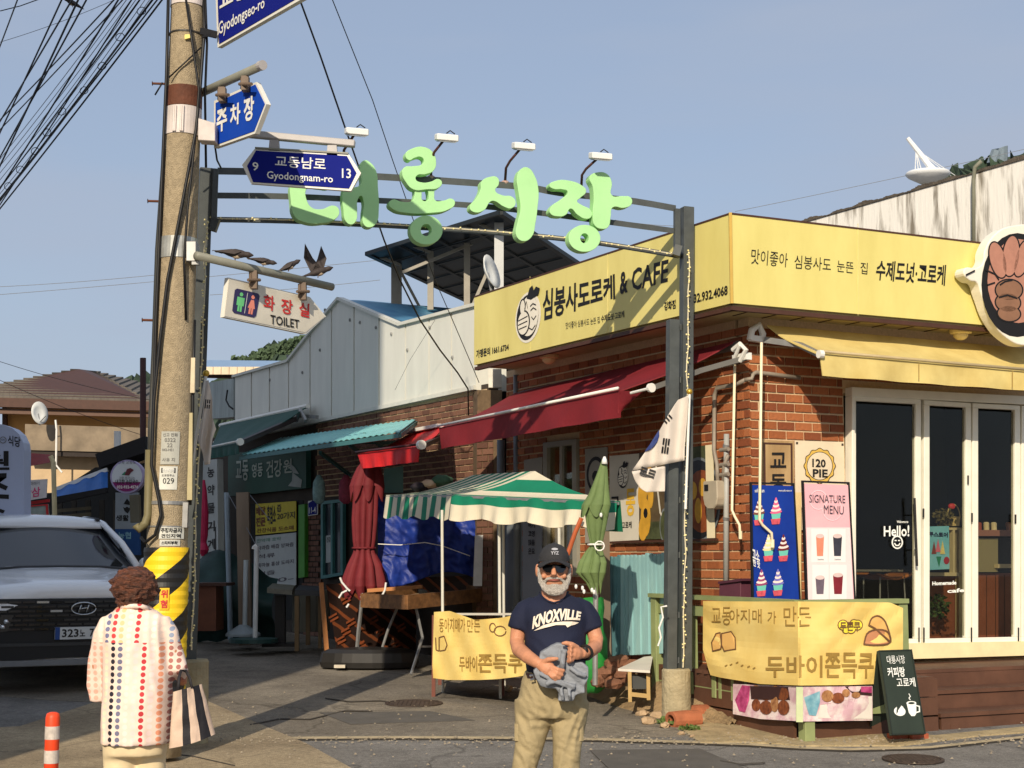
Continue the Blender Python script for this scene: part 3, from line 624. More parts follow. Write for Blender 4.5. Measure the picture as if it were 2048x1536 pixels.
# pier between the two buildings with pipes
M().prism([P(955, 1300, 17.3), P(1004, 1300, 17.0), P(1004, 780, 17.0), P(955, 780, 17.3)], (-.1, .5, 0)).obj('brick_pier', mat('pier mortar', (110, 90, 66), .9, .2, 20), S2)
it = []; tp = (P(1004, 1000, 17.0) - P(955, 1000, 17.3)); tp.z = 0; tp.normalize(); npier = V((tp.y, -tp.x, 0)); po = P(955, 1000, 17.3); r = 0; z = .5
if npier.y > 0: npier = -npier
m = M()
while z < 3.3:
    s = -.1 if r % 2 else 0
    while s < .27:
        a = max(s, 0); b = min(s + .19, .28)
        if b - a > .04:
            p = V((po.x, po.y, z)) + tp * a; m.prism([p, p + tp * (b - a - .012), p + tp * (b - a - .012) + V((0, 0, .063)), p + V((0, 0, .063))], npier * .012, rnd.randrange(3))
        s += .2
    z += .075; r += 1
m.obj('brickwork', BRN3, S2, kind='stuff')
m = M(); m.prism([P(985, 1300, 17.8), P(1060, 1300, 17.5), P(1060, 735, 17.5), P(985, 735, 17.8)], (0, .1, 0)); m.obj('gap_shade_sheet', mat('black gap shade', (28, 26, 26), .9), S2)  # black sheet stands in for the shade inside the gap
GP = mat('grey downpipe', (112, 118, 122), .5, .1)
for x, y0, y1, yy in ((1002, 880, 1250, 16.6), (1035, 750, 1250, 16.45)):
    M().tube([P(x, y1, yy), P(x, y0, yy)], .045, 10).obj('downpipe', GP, thing('downpipe', 'grey vertical downpipe %s the gap at the left end of the cafe' % ('at the left of' if x < 1010 else 'at the right of'), 'pipe', P(x, y1, yy)), smooth=True)
m = M(); m.prism([P(977, 775, 17.25), P(1003, 775, 17.25), P(1003, 738, 17.25), P(977, 738, 17.25)], (0, .1, 0)); m.obj('white_flashing', mat('white flashing', (216, 212, 200), .5), S2)

# rooftop canopy
RC = thing('rooftop_canopy', 'dark translucent rooftop canopy on pale steel posts behind the cafe sign', 'canopy', P(900, 610, 21))
POLY = glass('smoked polycarbonate', (.05, .08, .09), .05, .3)
FRM = mat('dark canopy bar', (30, 36, 38), .5, .1)
cA, cB, cD = P(735, 507, 22.9), P(1000, 425, 20.2), P(945, 606, 27.2)
cC = cB + cD - cA
cf = lambda u, v: cA.lerp(cD, u).lerp(cB.lerp(cC, u), v)
up = (cD - cA).cross(cB - cA).normalized()
for i in range(6):
    for j in range(4):
        M().prism([cf((i + .06) / 6, (j + .05) / 4), cf((i + .94) / 6, (j + .05) / 4), cf((i + .94) / 6, (j + .95) / 4), cf((i + .06) / 6, (j + .95) / 4)], up * .01).obj('roof_sheet', POLY, RC)
m = M()
for i in range(7): m.bar(cf(i / 6, 0), cf(i / 6, 1), .05, .06)
for j in range(5): m.bar(cf(0, j / 4), cf(1, j / 4), .09 if j in (0, 4) else .06, .06)
m.obj('roof_bar', FRM, RC)
PST = mat('pale beige steel post', (150, 144, 130), .5, .1)
def post(x, y0, y1, Y, wd=.09, mt=PST, nm='post'): M().bar(P(x, y0, Y), P(x, y1, Y), wd).obj(nm, mt, RC)
post(793, 612, 530, 23.7, .16); post(861, 620, 503, 22.6); post(934, 640, 487, 22.0); post(998, 640, 447, 20.8, .13, mat('pale grey tube', (186, 188, 186), .4, .05))
for a, b, Y in (((755, 512), (800, 530), 23.2), ((800, 540), (838, 612), 23.6), ((805, 545), (985, 470), 22.2), ((815, 487), (860, 505), 22.4), ((955, 445), (1000, 470), 20.9), ((945, 612), (985, 520), 21.4)):
    M().bar(P(*a, Y), P(*b, Y), .045).obj('brace', PST, RC)
# rooftop dish edge-on behind the sign
t = thing('satellite_dish', 'white satellite dish seen edge-on behind the yellow side sign', 'satellite dish', P(985, 575, 17.5))
c = P(983, 543, 17.5); ax = V((.85, -.35, .25)).normalized(); uu = V((.2, 0, 1)); uu = (uu - ax * uu.dot(ax)).normalized(); vv = ax.cross(uu)
DW = mat('white dish enamel', (214, 216, 212), .4, .06)
M().loft([[c + ax * d + uu * r * math.cos(k * .3142) + vv * r * math.sin(k * .3142) for k in range(20)] for r, d in ((.05, -.06), (.12, -.045), (.21, .0), (.21, .012), (.12, -.03), (.05, -.045))]).obj('dish', DW, t, smooth=True)
M().tube([c - ax * .05, c - V((0, 0, .25))], .015).obj('bracket', GREYM, t)

# ---------------------------------------------------------------- awnings
def awning(name, label, pl, topL, topR, frontL, frontR, valL, valR, toff, foff, cloth, bar, nseg=14, wav=.01, mats2=None, parts=()):
    t = thing(name, label, 'awning', pl.at(*topL, toff))
    tl, tr, fl, fr_, vl, vr = pl.at(*topL, toff), pl.at(*topR, toff), pl.at(*frontL, foff), pl.at(*frontR, foff), pl.at(*valL, foff + .01), pl.at(*valR, foff + .01)
    rnd = random.Random(len(label)); ph = rnd.random() * 6
    f = lambda u, v: tl.lerp(tr, u).lerp(fl.lerp(fr_, u), v) + V((0, 0, -.035 * math.sin(v * math.pi) - wav * math.sin(u * 21 + v * 4 + ph) * math.sin(v * math.pi)))
    M().slab(f, (0, 0, -.012), nseg * 2, 8).obj('canopy_cloth', cloth, t, smooth=False)
    g = lambda u, v: fl.lerp(fr_, u).lerp(vl.lerp(vr, u), v) + pl.n * (.018 * math.sin(u * 30 + ph) * v + .01 * math.sin(u * 11) * v)
    M().slab(g, -pl.n * .01, nseg * 3, 4).obj('valance', cloth, t)
    M().tube([fl + V((0, 0, .02)) + pl.n * .02, fr_ + V((0, 0, .02)) + pl.n * .02], .014, 10).obj('front_bar', bar, t, smooth=True)
    return t, (tl, tr, fl, fr_)
WBAR = mat('white awning bar', (232, 230, 222), .4, .05)
RCL = mat('dark red awning cloth', (126, 30, 38), .75, .1, 3, bump=.1, transl=.15)
ra, (tl, tr, fl, fr_) = awning('red_awning', 'long dark red awning sagging beneath the yellow sign on the cafe side wall', SD, (1030, 786), (1470, 682), (878, 856), (1240, 781), (880, 898), (1236, 835), .10, .82, RCL, WBAR, 18)
# remaining cloth between the cut bar and the end of the rail, end bar and arm
m = M(); m.slab(lambda u, v: SD.at(1236, 781, .82).lerp(SD.at(1285, 783, .79), u).lerp(SD.at(1236, 828, .82).lerp(SD.at(1252, 812, .77), u), v), -SD.n * .01, 6, 4); m.obj('torn_flap', RCL, ra)
m = M(); m.tube([SD.at(1262, 786, .84), SD.at(1298, 777, .84)], .013); m.obj('front_bar', WBAR, ra)
m = M(); c = SD.at(1300, 776, .84); m.tube([c, c - TS * .03], .04, 12); m.obj('bar_end_cap', WBAR, ra)
m = M(); m.bar(SD.at(1305, 776, .8), SD.at(1400, 742, .45), .035, .045); m.bar(SD.at(1400, 742, .45), SD.at(1492, 716, .16), .04, .045); m.obj('folding_arm', mat('grey arm', (84, 82, 78), .5, .1), ra)
m = M(); m.tube([SD.at(1040, 790, .08), SD.at(1478, 690, .08)], .04); m.obj('roller', mat('roller tube', (90, 84, 80), .5), ra)
m = M(); m.tube([SD.at(1480, 722, .2), SD.at(1492, 700, .2), SD.at(1480, 688, .2), SD.at(1466, 700, .2)], .022); m.tube([SD.at(1466, 722, .2), SD.at(1480, 690, .22)], .016); m.bar(SD.at(1470, 718, .16), SD.at(1498, 712, .16), .06); m.obj('bracket', WBAR, ra)
# small bright red awning
SRC = mat('bright red awning cloth', (206, 34, 36), .6, .08, 3, transl=.15)
sa_, _ = awning('small_red_awning', 'small bright red awning between the teal roof and the long dark red awning', B2, (818, 868), (892, 848), (715, 908), (838, 893), (722, 938), (832, 924), .3, 1.35, SRC, mat('dark bar', (70, 26, 26), .5), 8)
m = M(); c = B2.at(840, 890, 1.35); m.tube([c, c + TB * -.05], .05, 10); m.obj('bar_end_cap', WBAR, sa_)
M().bar(B2.at(798, 867, .4), B2.at(882, 851, .4), .1, .04).obj('top_rail', WBAR, sa_)
M().bar(B2.at(842, 893, 1.3), B2.at(885, 873, .4), .05).obj('folding_arm', mat('dark arm', (52, 40, 38), .5), sa_)
# yellow awning over the doors
YCL = mat('yellow awning cloth', (232, 212, 138), .75, .1, 2.6, bump=.15, c2=(206, 182, 110), transl=.12)
ya, (tl, tr, fl, fr_) = awning('yellow_awning', 'faded yellow awning over the white folding doors of the cafe', FR, (1534, 650), (2140, 705), (1640, 708), (2140, 752), (1643, 752), (2140, 788), .12, .66, YCL, mat('cream bar', (176, 158, 118), .5), 26, .012)
m = M(); c = FR.at(1637, 708, .68); m.tube([c, c + TF * .04], .035, 12); m.obj('bar_end_cap', WBAR, ya)
m = M(); m.bar(FR.at(1530, 680, .14), FR.at(1600, 690, .4), .04, .05); m.bar(FR.at(1600, 690, .4), FR.at(1645, 712, .62), .04, .05); m.obj('folding_arm', GREYM, ya)
m = M(); m.tube([FR.at(1500, 680, .1), FR.at(1504, 660, .1), FR.at(1518, 650, .1), FR.at(1526, 668, .1), FR.at(1522, 684, .1)], .03, 8); m.bar(FR.at(1500, 676, .1), FR.at(1526, 680, .1), .05); m.obj('bracket', WBAR, ya)
for x, y in ((1838, 721), (2025, 737)): M().bar(FR.at(x, y + 5, .685), FR.at(x, y + 38, .69), .006, .008).obj('seam', mat('seam', (160, 130, 66), .8), ya)
# dark green awning
GCL = mat('dark green awning cloth', (20, 70, 60), .7, .1, 3)
ga, _ = awning('green_awning', 'dark green awning in the shade at the left end of the market building', B2, (441, 851), (612, 815), (418, 898), (476, 886), (418, 918), (476, 908), .2, 1.6, GCL, WBAR, 8)
m = M(); m.tube([B2.at(441, 851, .18), B2.at(616, 812, .18)], .035); m.obj('top_rail', WBAR, ga)
m = M(); c = B2.at(479, 884, 1.6); m.tube([c, c - TB * .04], .05, 10); m.obj('bar_end_cap', WBAR, ga)
m = M(); m.bar(B2.at(484, 884, 1.55), B2.at(590, 838, .4), .06); m.obj('folding_arm', mat('dark arm', (52, 40, 38), .5), ga)
m = M(); m.tube([B2.at(592, 842, .3), B2.at(601, 820, .3), B2.at(612, 842, .3)], .03); m.bar(B2.at(600, 832, .2), B2.at(634, 834, .2), .05); m.obj('bracket', GREYM, ga)
# teal corrugated roof on a steel frame
TEAL = mat('pale teal corrugated sheet', (126, 190, 190), .5, .1, 3); TEF = mat('teal painted steel', (60, 110, 112), .5, .12, 6)
tt = thing('corrugated_lean_to', 'pale teal corrugated lean-to roof over the shop front left of the red awnings', 'roof', B2.at(640, 905, .5))
t0, t1, t2, t3 = B2.at(618, 858, .25), B2.at(832, 838, .25), B2.at(800, 862, 1.3), B2.at(481, 909, 1.5)
t0 = B2.at(560, 876, .25)
m = M(); nn = 60
cf2 = lambda u, v: t0.lerp(t1, u).lerp(t3.lerp(t2, u), v) + V((0, 0, .006 * math.sin(u * nn * math.pi)))
m.slab(cf2, (0, 0, -.012), 240, 2); m.obj('roof_sheet', TEAL, tt)
m = M(); m.bar(t3 + V((0, 0, -.05)), t2 + V((0, 0, -.05)), .04, .05); m.bar(t0 + V((0, 0, -.05)), t1 + V((0, 0, -.05)), .04, .05)
for u in (.1, .35, .6, .85, 1): m.bar(t0.lerp(t1, u) + V((0, 0, -.05)), t3.lerp(t2, u) + V((0, 0, -.05)), .03, .05)
m.bar(B2.at(680, 884, 1.2), B2.at(810, 886, .1), .03, .04); m.bar(B2.at(728, 868, 1.1), B2.at(765, 894, .5), .03, .04); m.obj('support_frame', TEF, tt)
for a, b in (((640, 905), (700, 950)), ((700, 890), (760, 935))): M().bar(B2.at(*a, 1.1), B2.at(*b, .1), .04).obj('brace', TEF, tt)

# ---------------------------------------------------------------- market arch
AG = thing('market_arch', 'tall dark steel entrance arch with light green Korean letters across the alley', 'arch', (-.5, 12, gz(12)))
for (x0, y0, x1, y1, Y, wd) in ((412, 338, 378, 1322, 11.35, .10), (1374, 415, 1369, 1342, 12.6, .095), (1346, 640, 1340, 1342, 12.55, .09), (1354, 418, 1354, 515, 12.55, .05), (431, 338, 427, 455, 11.3, .045), (395, 640, 367, 1322, 11.3, .07)):
    M().bar(P(x0, y0, Y), P(x1, y1, Y), wd, wd, up=AR.n).obj('leg_tube', DKMET, AG, bevel=.004)
for y in (655, 760, 880, 1000, 1110, 1230, 1320): M().bar(P(1350, y, 12.60), P(1366, y, 12.60), .03, .05).obj('leg_tie', DKMET, AG)
for y in (660, 800, 940, 1090, 1230): M().bar(P(388 - (y - 660) * .03, y, 11.36), P(398 - (y - 660) * .03, y, 11.36), .03, .05).obj('leg_tie', DKMET, AG)
beams = (([(435, 342), (578, 345), (752, 353), (906, 363), (1050, 374), (1121, 386), (1258, 401), (1352, 417)], 14), ([(435, 391), (578, 393), (752, 401), (947, 411), (1097, 428), (1217, 444), (1352, 462)], 12), ([(425, 439), (578, 442), (684, 447), (810, 453), (1015, 467), (1196, 486), (1357, 512)], 11))
def curve(pts, n=24):
    out = []
    for k in range(n + 1):
        f = k / n * (len(pts) - 1); i = min(int(f), len(pts) - 2); f -= i
        p0, p1, p2, p3 = pts[max(i - 1, 0)], pts[i], pts[i + 1], pts[min(i + 2, len(pts) - 1)]
        out.append(tuple(.5 * (2 * p1[j] + (p2[j] - p0[j]) * f + (2 * p0[j] - 5 * p1[j] + 4 * p2[j] - p3[j]) * f * f + (3 * p1[j] - p0[j] - 3 * p2[j] + p3[j]) * f ** 3) for j in range(2)))
    return out
for pts, wd in beams:
    cp = curve(pts); m = M(); h = wd / 2 / FPX * 12
    r_ = [[AR.at(x, y, .03) + V((0, 0, h)), AR.at(x, y, .03) - V((0, 0, h)), AR.at(x, y, -.03) - V((0, 0, h)), AR.at(x, y, -.03) + V((0, 0, h))] for x, y in cp]
    m.loft(r_); m.obj('cross_beam', DKMET, AG)
M().bar(P(1347, 500, 12.5), P(1361, 504, 12.5), .09, .09).obj('beam_plate', DKMET, AG); M().bar(P(424, 448, 11.28), P(436, 452, 11.28), .06, .1).obj('beam_plate', DKMET, AG)
for x, y, Y, r, yb, lb in ((1352, 1337, 12.55, .118, 1436, 0), (384, 1318, 11.33, .125, 1480, 1)):
    c = P(x, y, Y); b = V((c.x, c.y, gz(Y) - .02)); m = M(); m.tube([b, b + (c - b) * .3, b + (c - b) * .97, c], [r * 1.06, r * 1.02, r, r * .9], 24); m.obj('footing', mat('cast concrete footing', (160, 148, 118), .9, .2, 6, bump=.7, bscale=30), AG, smooth=False)
GRN = mat('light green letter foam', (170, 222, 156), .65, .06, 3)
z2 = lambda l: [(400 + .3418 * a, 230 + .3418 * b) for a, b in l]
z3 = lambda l: [(950 + .3418 * a, 230 + .3418 * b) for a, b in l]
ring_ = lambda cx, cy, rx, ry: [(cx + rx * math.cos(k * .5236), cy + ry * math.sin(k * .5236)) for k in range(12)]
letters = [z2([(545, 385), (650, 372), (760, 385), (758, 425), (690, 428), (625, 425), (610, 450), (614, 500), (645, 550), (700, 562), (785, 542), (806, 570), (790, 608), (700, 638), (600, 630), (550, 600), (530, 520)]),
 z2([(930, 310), (955, 276), (990, 290), (1022, 340), (1031, 430), (1036, 560), (1022, 638), (985, 662), (955, 648), (948, 590), (952, 510), (935, 478), (914, 500), (910, 570), (905, 622), (880, 645), (850, 630), (835, 560), (830, 470), (842, 432), (895, 434), (935, 415), (936, 360)])]
letters2 = [z2([(1197, 240), (1240, 205), (1300, 198), (1350, 225), (1370, 275), (1358, 330), (1310, 352), (1262, 358), (1252, 385), (1290, 405), (1345, 400), (1388, 385), (1405, 402), (1388, 430), (1320, 440), (1240, 440), (1200, 400), (1178, 350), (1188, 318), (1240, 310), (1290, 300), (1305, 275), (1288, 252), (1245, 257), (1215, 270)]),
 z2([(1258, 432), (1284, 432), (1286, 470), (1292, 508), (1325, 508), (1332, 470), (1330, 436), (1356, 436), (1360, 470), (1366, 508), (1420, 510), (1466, 500), (1481, 522), (1440, 560), (1350, 577), (1200, 577), (1125, 557), (1100, 528), (1120, 505), (1170, 517), (1234, 512), (1250, 480)])]
for lp, off in ((letters[0], .06), (letters[1], .06), (letters2[0], .07), (letters2[1], .05), (z2([(1640, 400), (1688, 372), (1730, 376), (1737, 410), (1716, 450), (1760, 480), (1815, 488), (1835, 520), (1812, 550), (1770, 541), (1710, 507), (1688, 512), (1650, 563), (1592, 572), (1572, 550), (1608, 500), (1635, 445)]), .06),
                (z2([(1875, 322), (1908, 318), (1945, 362), (1968, 450), (1962, 550), (1950, 640), (1928, 718), (1882, 742), (1845, 715), (1850, 640), (1868, 560), (1857, 460), (1848, 370)]), .08),
                (z3([(428, 420), (460, 396), (540, 394), (618, 425), (637, 450), (604, 490), (584, 512), (606, 532), (668, 570), (668, 600), (640, 612), (592, 590), (548, 552), (520, 588), (480, 598), (430, 577), (438, 545), (498, 500), (534, 456), (500, 440), (450, 437)]), .06),
                (z3([(662, 372), (708, 345), (762, 356), (786, 400), (787, 478), (855, 484), (898, 492), (903, 525), (862, 548), (792, 546), (780, 600), (766, 660), (735, 671), (692, 652), (680, 600), (686, 500), (680, 425)]), .07)):
    rim_shape([lp], AR, .085, .004, 'letter_stroke', GRN, AG, off + .05)
rim_shape([z2(ring_(1316, 680, 92, 82)), z2(ring_(1315, 680, 34, 37))], AR, .085, .004, 'letter_stroke', GRN, AG, .11)
rim_shape([z3(ring_(630, 728, 90, 76)), z3(ring_(630, 728, 27, 31))], AR, .085, .004, 'letter_stroke', GRN, AG, .11)
# floodlights
LH = mat('white lamp housing', (226, 226, 222), .4, .04); RARM = mat('dark red arm', (74, 44, 40), .5, .1); LENS = mat('lamp lens', (150, 156, 160), .2, .05)
for k, (hx, hy, pts) in enumerate([(713, 262, [(686, 345), (688, 300), (708, 270)]), (893, 274, [(862, 356), (862, 325), (868, 305), (888, 280)]), (1047, 291, [(1010, 366), (1012, 336), (1020, 322), (1042, 296)]), (1201, 311, [(1162, 385), (1164, 350), (1172, 338), (1196, 316)])]):
    c = AR.at(hx, hy, .28); t = thing('floodlight', ('white floodlight on a bent arm, %s of the four above the arch' % ['leftmost', 'second from left', 'third from left', 'rightmost'][k]), 'floodlight', AR.at(*pts[0], 0), 'floodlights over the arch letters')
    ux = V((3.8, 1.25, 0)).normalized(); m = M(); n_ = AR.n
    m.prism([c - ux * .085 - n_ * .06 + V((0, 0, -.02)), c + ux * .085 - n_ * .06 + V((0, 0, -.02)), c + ux * .09 + n_ * .05 + V((0, 0, -.045)), c - ux * .09 + n_ * .05 + V((0, 0, -.045))], (0, 0, .055)); m.obj('housing', LH, t, bevel=.008)
    m = M(); m.prism([c - ux * .07 - n_ * .05 + V((0, 0, -.03)), c + ux * .07 - n_ * .05 + V((0, 0, -.03)), c + ux * .07 + n_ * .04 + V((0, 0, -.052)), c - ux * .07 + n_ * .04 + V((0, 0, -.052))], (0, 0, .006)); m.obj('lens', LENS, t)
    m = M(); m.tube([AR.at(*p, .28 * i / (len(pts) - 1)) for i, p in enumerate(pts)], .011, 8); m.obj('arm', RARM, t, smooth=True)
    m = M(); m.tube([c + V((0, 0, .03)), c + V((0, 0, .055)) + ux * .03, c + V((0, 0, .03)) + ux * .07], .005, 6); m.obj('cable', CABLE, t)
    M().ell(AR.at(pts[0][0], pts[0][1], 0), (.035, .035, .025), 10, 6).obj('mount', mat('pinkish mount', (170, 140, 130), .5), t)
# string lights
BEAD = mat('cream light bulbs', (250, 236, 170), .3, .03); 
def lights(label, pts, n, seed, cable=True):
    t = thing('string_lights', label, 'string lights', pts[0]); rnd = random.Random(seed); m = M(); m.tube([p + V((rnd.uniform(-.008, .008), -.002, 0)) for p in pts], .006, 5); m.obj('wire', mat('clear cable', (210, 200, 170), .4), t)
    m = M(); tot = len(pts) - 1
    for k in range(n):
        f = k / n * tot; i = int(f); 
        if int(f * 3.1) % 3 == 2: continue
        p = pts[i].lerp(pts[i + 1], f - i) + V((rnd.uniform(-.014, .014), -.01, rnd.uniform(-.01, .01))); m.ell(p, .008, 6, 4)
    m.obj('bulb', BEAD, t, kind='stuff')
lp_ = lambda a, b, Y0, n: [P(a[0] + (b[0] - a[0]) * k / n, a[1] + (b[1] - a[1]) * k / n, Y0) for k in range(n + 1)]
lights('string of tiny cream bulbs running down the right arch leg', lp_((1378, 500), (1367, 1335), 12.5, 30), 150, 1)
lights('string of tiny cream bulbs running down the left arch leg', lp_((413, 440), (384, 1300), 11.26, 30), 150, 2)
lights('string of tiny cream bulbs along the lowest arch beam', [AR.at(x, y - 2, .06) for x, y in curve(beams[2][0], 24)], 100, 3)
# ---------------------------------------------------------------- utility pole
UP = thing('utility_pole', 'tall leaning concrete utility pole with steel bands, stickers and black yellow wrap', 'utility pole', P(322, 1500, 10.5))
PCON = mat('grainy pole concrete', (166, 150, 122), .9, .22, 26, bump=.7, bscale=140, detail=8)
pxc = lambda y: 376 - .0385 * y
def pp(y, dy=0): return P(pxc(y) + dy, y, 10.5)
prad = lambda y: .118 + .032 * (y / 1500)
ysl = [-420, 0, 400, 800, 1100, 1300, 1512]
M().tube([pp(y) for y in ysl], [prad(y) for y in ysl], 32).obj('shaft', PCON, UP, smooth=True)
def band(y0, y1, mtl, ex=.006, name='band', ribs=0):
    m = M(); m.tube([pp(y0), pp(y1)], [prad(y0) + ex, prad(y1) + ex], 32); return m.obj(name, mtl, UP)
RUST = mat('rusty steel', (96, 56, 38), .8, .25, 10, bump=.3); BNDW = mat('pale zinc band', (206, 196, 190), .45, .12, 10)
band(178, 218, RUST); band(219, 274, BNDW); band(478, 520, mat('zinc sheet', (170, 172, 168), .4, .2, 14, metal=.4)); band(0, 16, BNDW); band(70, 73, mat('steel strap', (60, 56, 50), .5)); band(1003, 1010, GREYM); band(1052, 1055, GREYM)
m = M()
for k in (-.30, -.2, .1, .2): 
    a, b = pp(222), pp(272); off = V((math.sin(k), -math.cos(k), 0)) * (prad(240) + .012); m.tube([a + off, b + off], .008, 6)
m.obj('band_rib', BNDW, UP)
m = M(); m.prism([P(396, 236, 10.36), P(430, 246, 10.34), P(430, 282, 10.34), P(396, 280, 10.36)], (0, .12, 0)); m.obj('clamp_box', BNDW, UP, bevel=.004)
m = M(); m.prism([P(372, 482, 10.34), P(392, 482, 10.34), P(392, 522, 10.34), P(372, 522, 10.34)], (0, .12, 0)); m.obj('clamp_box', GREYM, UP, bevel=.004)
M().prism([P(pxc(72) - 4, 78, 10.36), P(pxc(72) + 8, 75, 10.36), P(pxc(72) + 8, 68, 10.36), P(pxc(72) - 4, 69, 10.36)], (0, .02, 0)).obj('paper_tag', mat('yellow paper', (240, 224, 130), .7), UP)
for x0, y in ((pxc(165) - 34, 168), (pxc(402) - 34, 403), (pxc(640) - 36, 641)):
    M().tube([P(x0 + 4, y, 10.5), P(x0 - 30, y - 1, 10.5), P(x0 - 31, y - 1, 10.5)], [.009, .009, .018], 8).obj('step_bolt', RUST, UP)
# conduits and cables hugging the pole
def cable(pts, r, mtl=CABLE, name='cable', par=UP, n=8): m = M(); m.tube(pts, r, n); return m.obj(name, mtl, par, smooth=True)
cable([P(338, -60, 10.4), P(333, 150, 10.4), P(322, 400, 10.4), P(312, 640, 10.4), P(306, 850, 10.4), P(300, 1000, 10.4)], .012)
cable([P(330, 300, 10.44), P(316, 500, 10.44), P(309, 700, 10.44), P(302, 850, 10.44), P(300, 960, 10.42)], .022, mat('dark conduit', (58, 58, 54), .5))
cable([P(299, 900, 10.40), P(296, 1030, 10.40), P(290, 1048, 10.38), P(277, 1058, 10.36), P(272, 1050, 10.36)], .03, mat('olive conduit', (112, 104, 72), .6))
cable([P(405, -40, 10.5), P(409, 60, 10.42), P(400, 180, 10.38), P(392, 260, 10.36), P(362, 420, 10.34), P(335, 560, 10.34), P(320, 680, 10.34), P(308, 800, 10.34), P(303, 930, 10.34), P(318, 1000, 10.33), P(322, 1030, 10.33), P(310, 1070, 10.33), P(290, 1085, 10.35), P(282, 1075, 10.38)], .012)
cable([P(372, 0, 10.35), P(385, 90, 10.35), P(398, 180, 10.37), P(390, 280, 10.36), P(375, 420, 10.35), P(368, 520, 10.35), P(372, 640, 10.4)], .009)
cable([P(338, 155, 10.36), P(370, 125, 10.36), P(402, 95, 10.4)], .006); cable([P(310, 190, 10.4), P(325, 165, 10.38)], .006)
cable([P(410, -20, 10.45), P(414, 90, 10.45), P(410, 190, 10.45), P(412, 335, 10.6)], .009)
cable([P(430, 292, 10.5), P(434, 320, 10.6), P(442, 336, 10.8)], .007)
cable([P(389, 640, 10.5), P(386, 760, 10.5), P(384, 900, 10.5), P(380, 1010, 10.5)], .012)
for x, y0, y1, mtl in ((386, 716, 786, mat('beige junction cover', (204, 190, 160), .6)), (381, 826, 1000, mat('beige duct', (176, 164, 124), .6))):
    M().bar(P(x, y0, 10.48), P(x - 1, y1, 10.48), .035, .035).obj('cable_duct', mtl, UP)
M().bar(P(372, 1005, 10.4), P(370, 1055, 10.4), .035).obj('flag_socket', GREYM, UP)
# brackets at the top
m = M(); m.bar(P(400, 62, 10.4), P(434, 70, 10.45), .02, .05); m.bar(P(404, 74, 10.4), P(434, 66, 10.45), .015); m.obj('sign_bracket', CABLE, UP)
# pole stickers
def curvedfn(x0, x1, y0, y1, off=.004):       # sheet wrapped round the pole, angles from px
    def f(u, v, o=0):
        y = y1 + (y0 - y1) * v; x = x0 + (x1 - x0) * u + (-.0385 * (y - (y0 + y1) / 2)); c = pp(y); r = prad(y) + off + o
        dx = max(-.98, min(.98, (x - pxc(y)) / FPX * 10.5 / r)); return V((c.x + dx * r, c.y - math.sqrt(1 - dx * dx) * r, c.z))
    f.n = V((0, -1, 0)); return f
GPAP = mat('grey notice print', (172, 172, 162), .7, .08, 12); PRN = mat('grey print', (110, 108, 104), .7)
def sticker(x0, x1, y0, y1, mtl=GPAP, nm='notice'):
    f = curvedfn(x0, x1, y0, y1); m = M(); m.grid(lambda u, v: f(u, v, .001), 8, 2); o = m.obj(nm, mtl, UP); return f, o
f, o = sticker(331, 366, 866, 931); 
for t_, r_ in (('신고 전화', (.1, .84, .9, .95)), ('0322', (.2, .68, .8, .80)), ('22', (.35, .52, .65, .64)), ('042-HE1', (.08, .40, .7, .48)), ('사유 지', (.1, .08, .8, .2))): ftext(f, t_, r_, PRN, o, .01)
f, o = sticker(328, 362, 935, 981, mat('white notice print', (206, 206, 196), .7))
m = M(); fpoly(m, f, [(.1, .72), (.9, .72), (.9, .93), (.1, .93)], .004); m.obj('notice_bar', BLACK, o)
ftext(f, '029', (.22, .25, .85, .50), BLACK, o, .0); ftext(f, '도로명주소', (.14, .56, .86, .66), PRN, o, .01); ftext(f, '전신주관리', (.16, .76, .84, .9), WHITE, o, .02, off=.006)
f, o = sticker(328, 372, 1054, 1078, mat('white notice print', (206, 206, 196), .7)); ftext(f, '주정차금지', (.08, .5, .92, .9), BLACK, o, .03); ftext(f, '견인지역', (.1, .08, .9, .4), BLACK, o, .02)
f, o = sticker(329, 366, 1080, 1092, mat('white notice print', (206, 206, 196), .7)); ftext(f, '스티커부착', (.1, .2, .9, .8), BLACK, o, .03)
# black and yellow warning wrap with helical stripes and ribs
def wrapmat():
    m = bpy.data.materials.new('warning wrap'); m.use_nodes = True; n = m.node_tree.nodes; l = m.node_tree.links.new; b = n['Principled BSDF']; b.inputs['Roughness'].default_value = .5
    uv = n.new('ShaderNodeTexCoord'); sp = n.new('ShaderNodeSeparateXYZ'); l(uv.outputs['UV'], sp.inputs[0])
    a = n.new('ShaderNodeMath'); a.operation = 'MULTIPLY_ADD'; a.inputs[1].default_value = 2.0; l(sp.outputs[0], a.inputs[0])
    c = n.new('ShaderNodeMath'); c.operation = 'MULTIPLY'; c.inputs[1].default_value = 3.1; l(sp.outputs[1], c.inputs[0]); l(c.outputs[0], a.inputs[2])
    ph_ = n.new('ShaderNodeMath'); ph_.operation = 'ADD'; ph_.inputs[1].default_value = .5; l(a.outputs[0], ph_.inputs[0]); f = n.new('ShaderNodeMath'); f.operation = 'FRACT'; l(ph_.outputs[0], f.inputs[0]); g = n.new('ShaderNodeMath'); g.operation = 'GREATER_THAN'; g.inputs[1].default_value = .48; l(f.outputs[0], g.inputs[0])
    x = n.new('ShaderNodeMix'); x.data_type = 'RGBA'; x.inputs[6].default_value = (*lin((26, 25, 24)), 1); x.inputs[7].default_value = (*lin((246, 204, 30)), 1); l(g.outputs[0], x.inputs[0]); l(x.outputs[2], b.inputs['Base Color']); return m
m = M(); rings = []; ny, na = 40, 48; y0, y1 = 1095, 1440
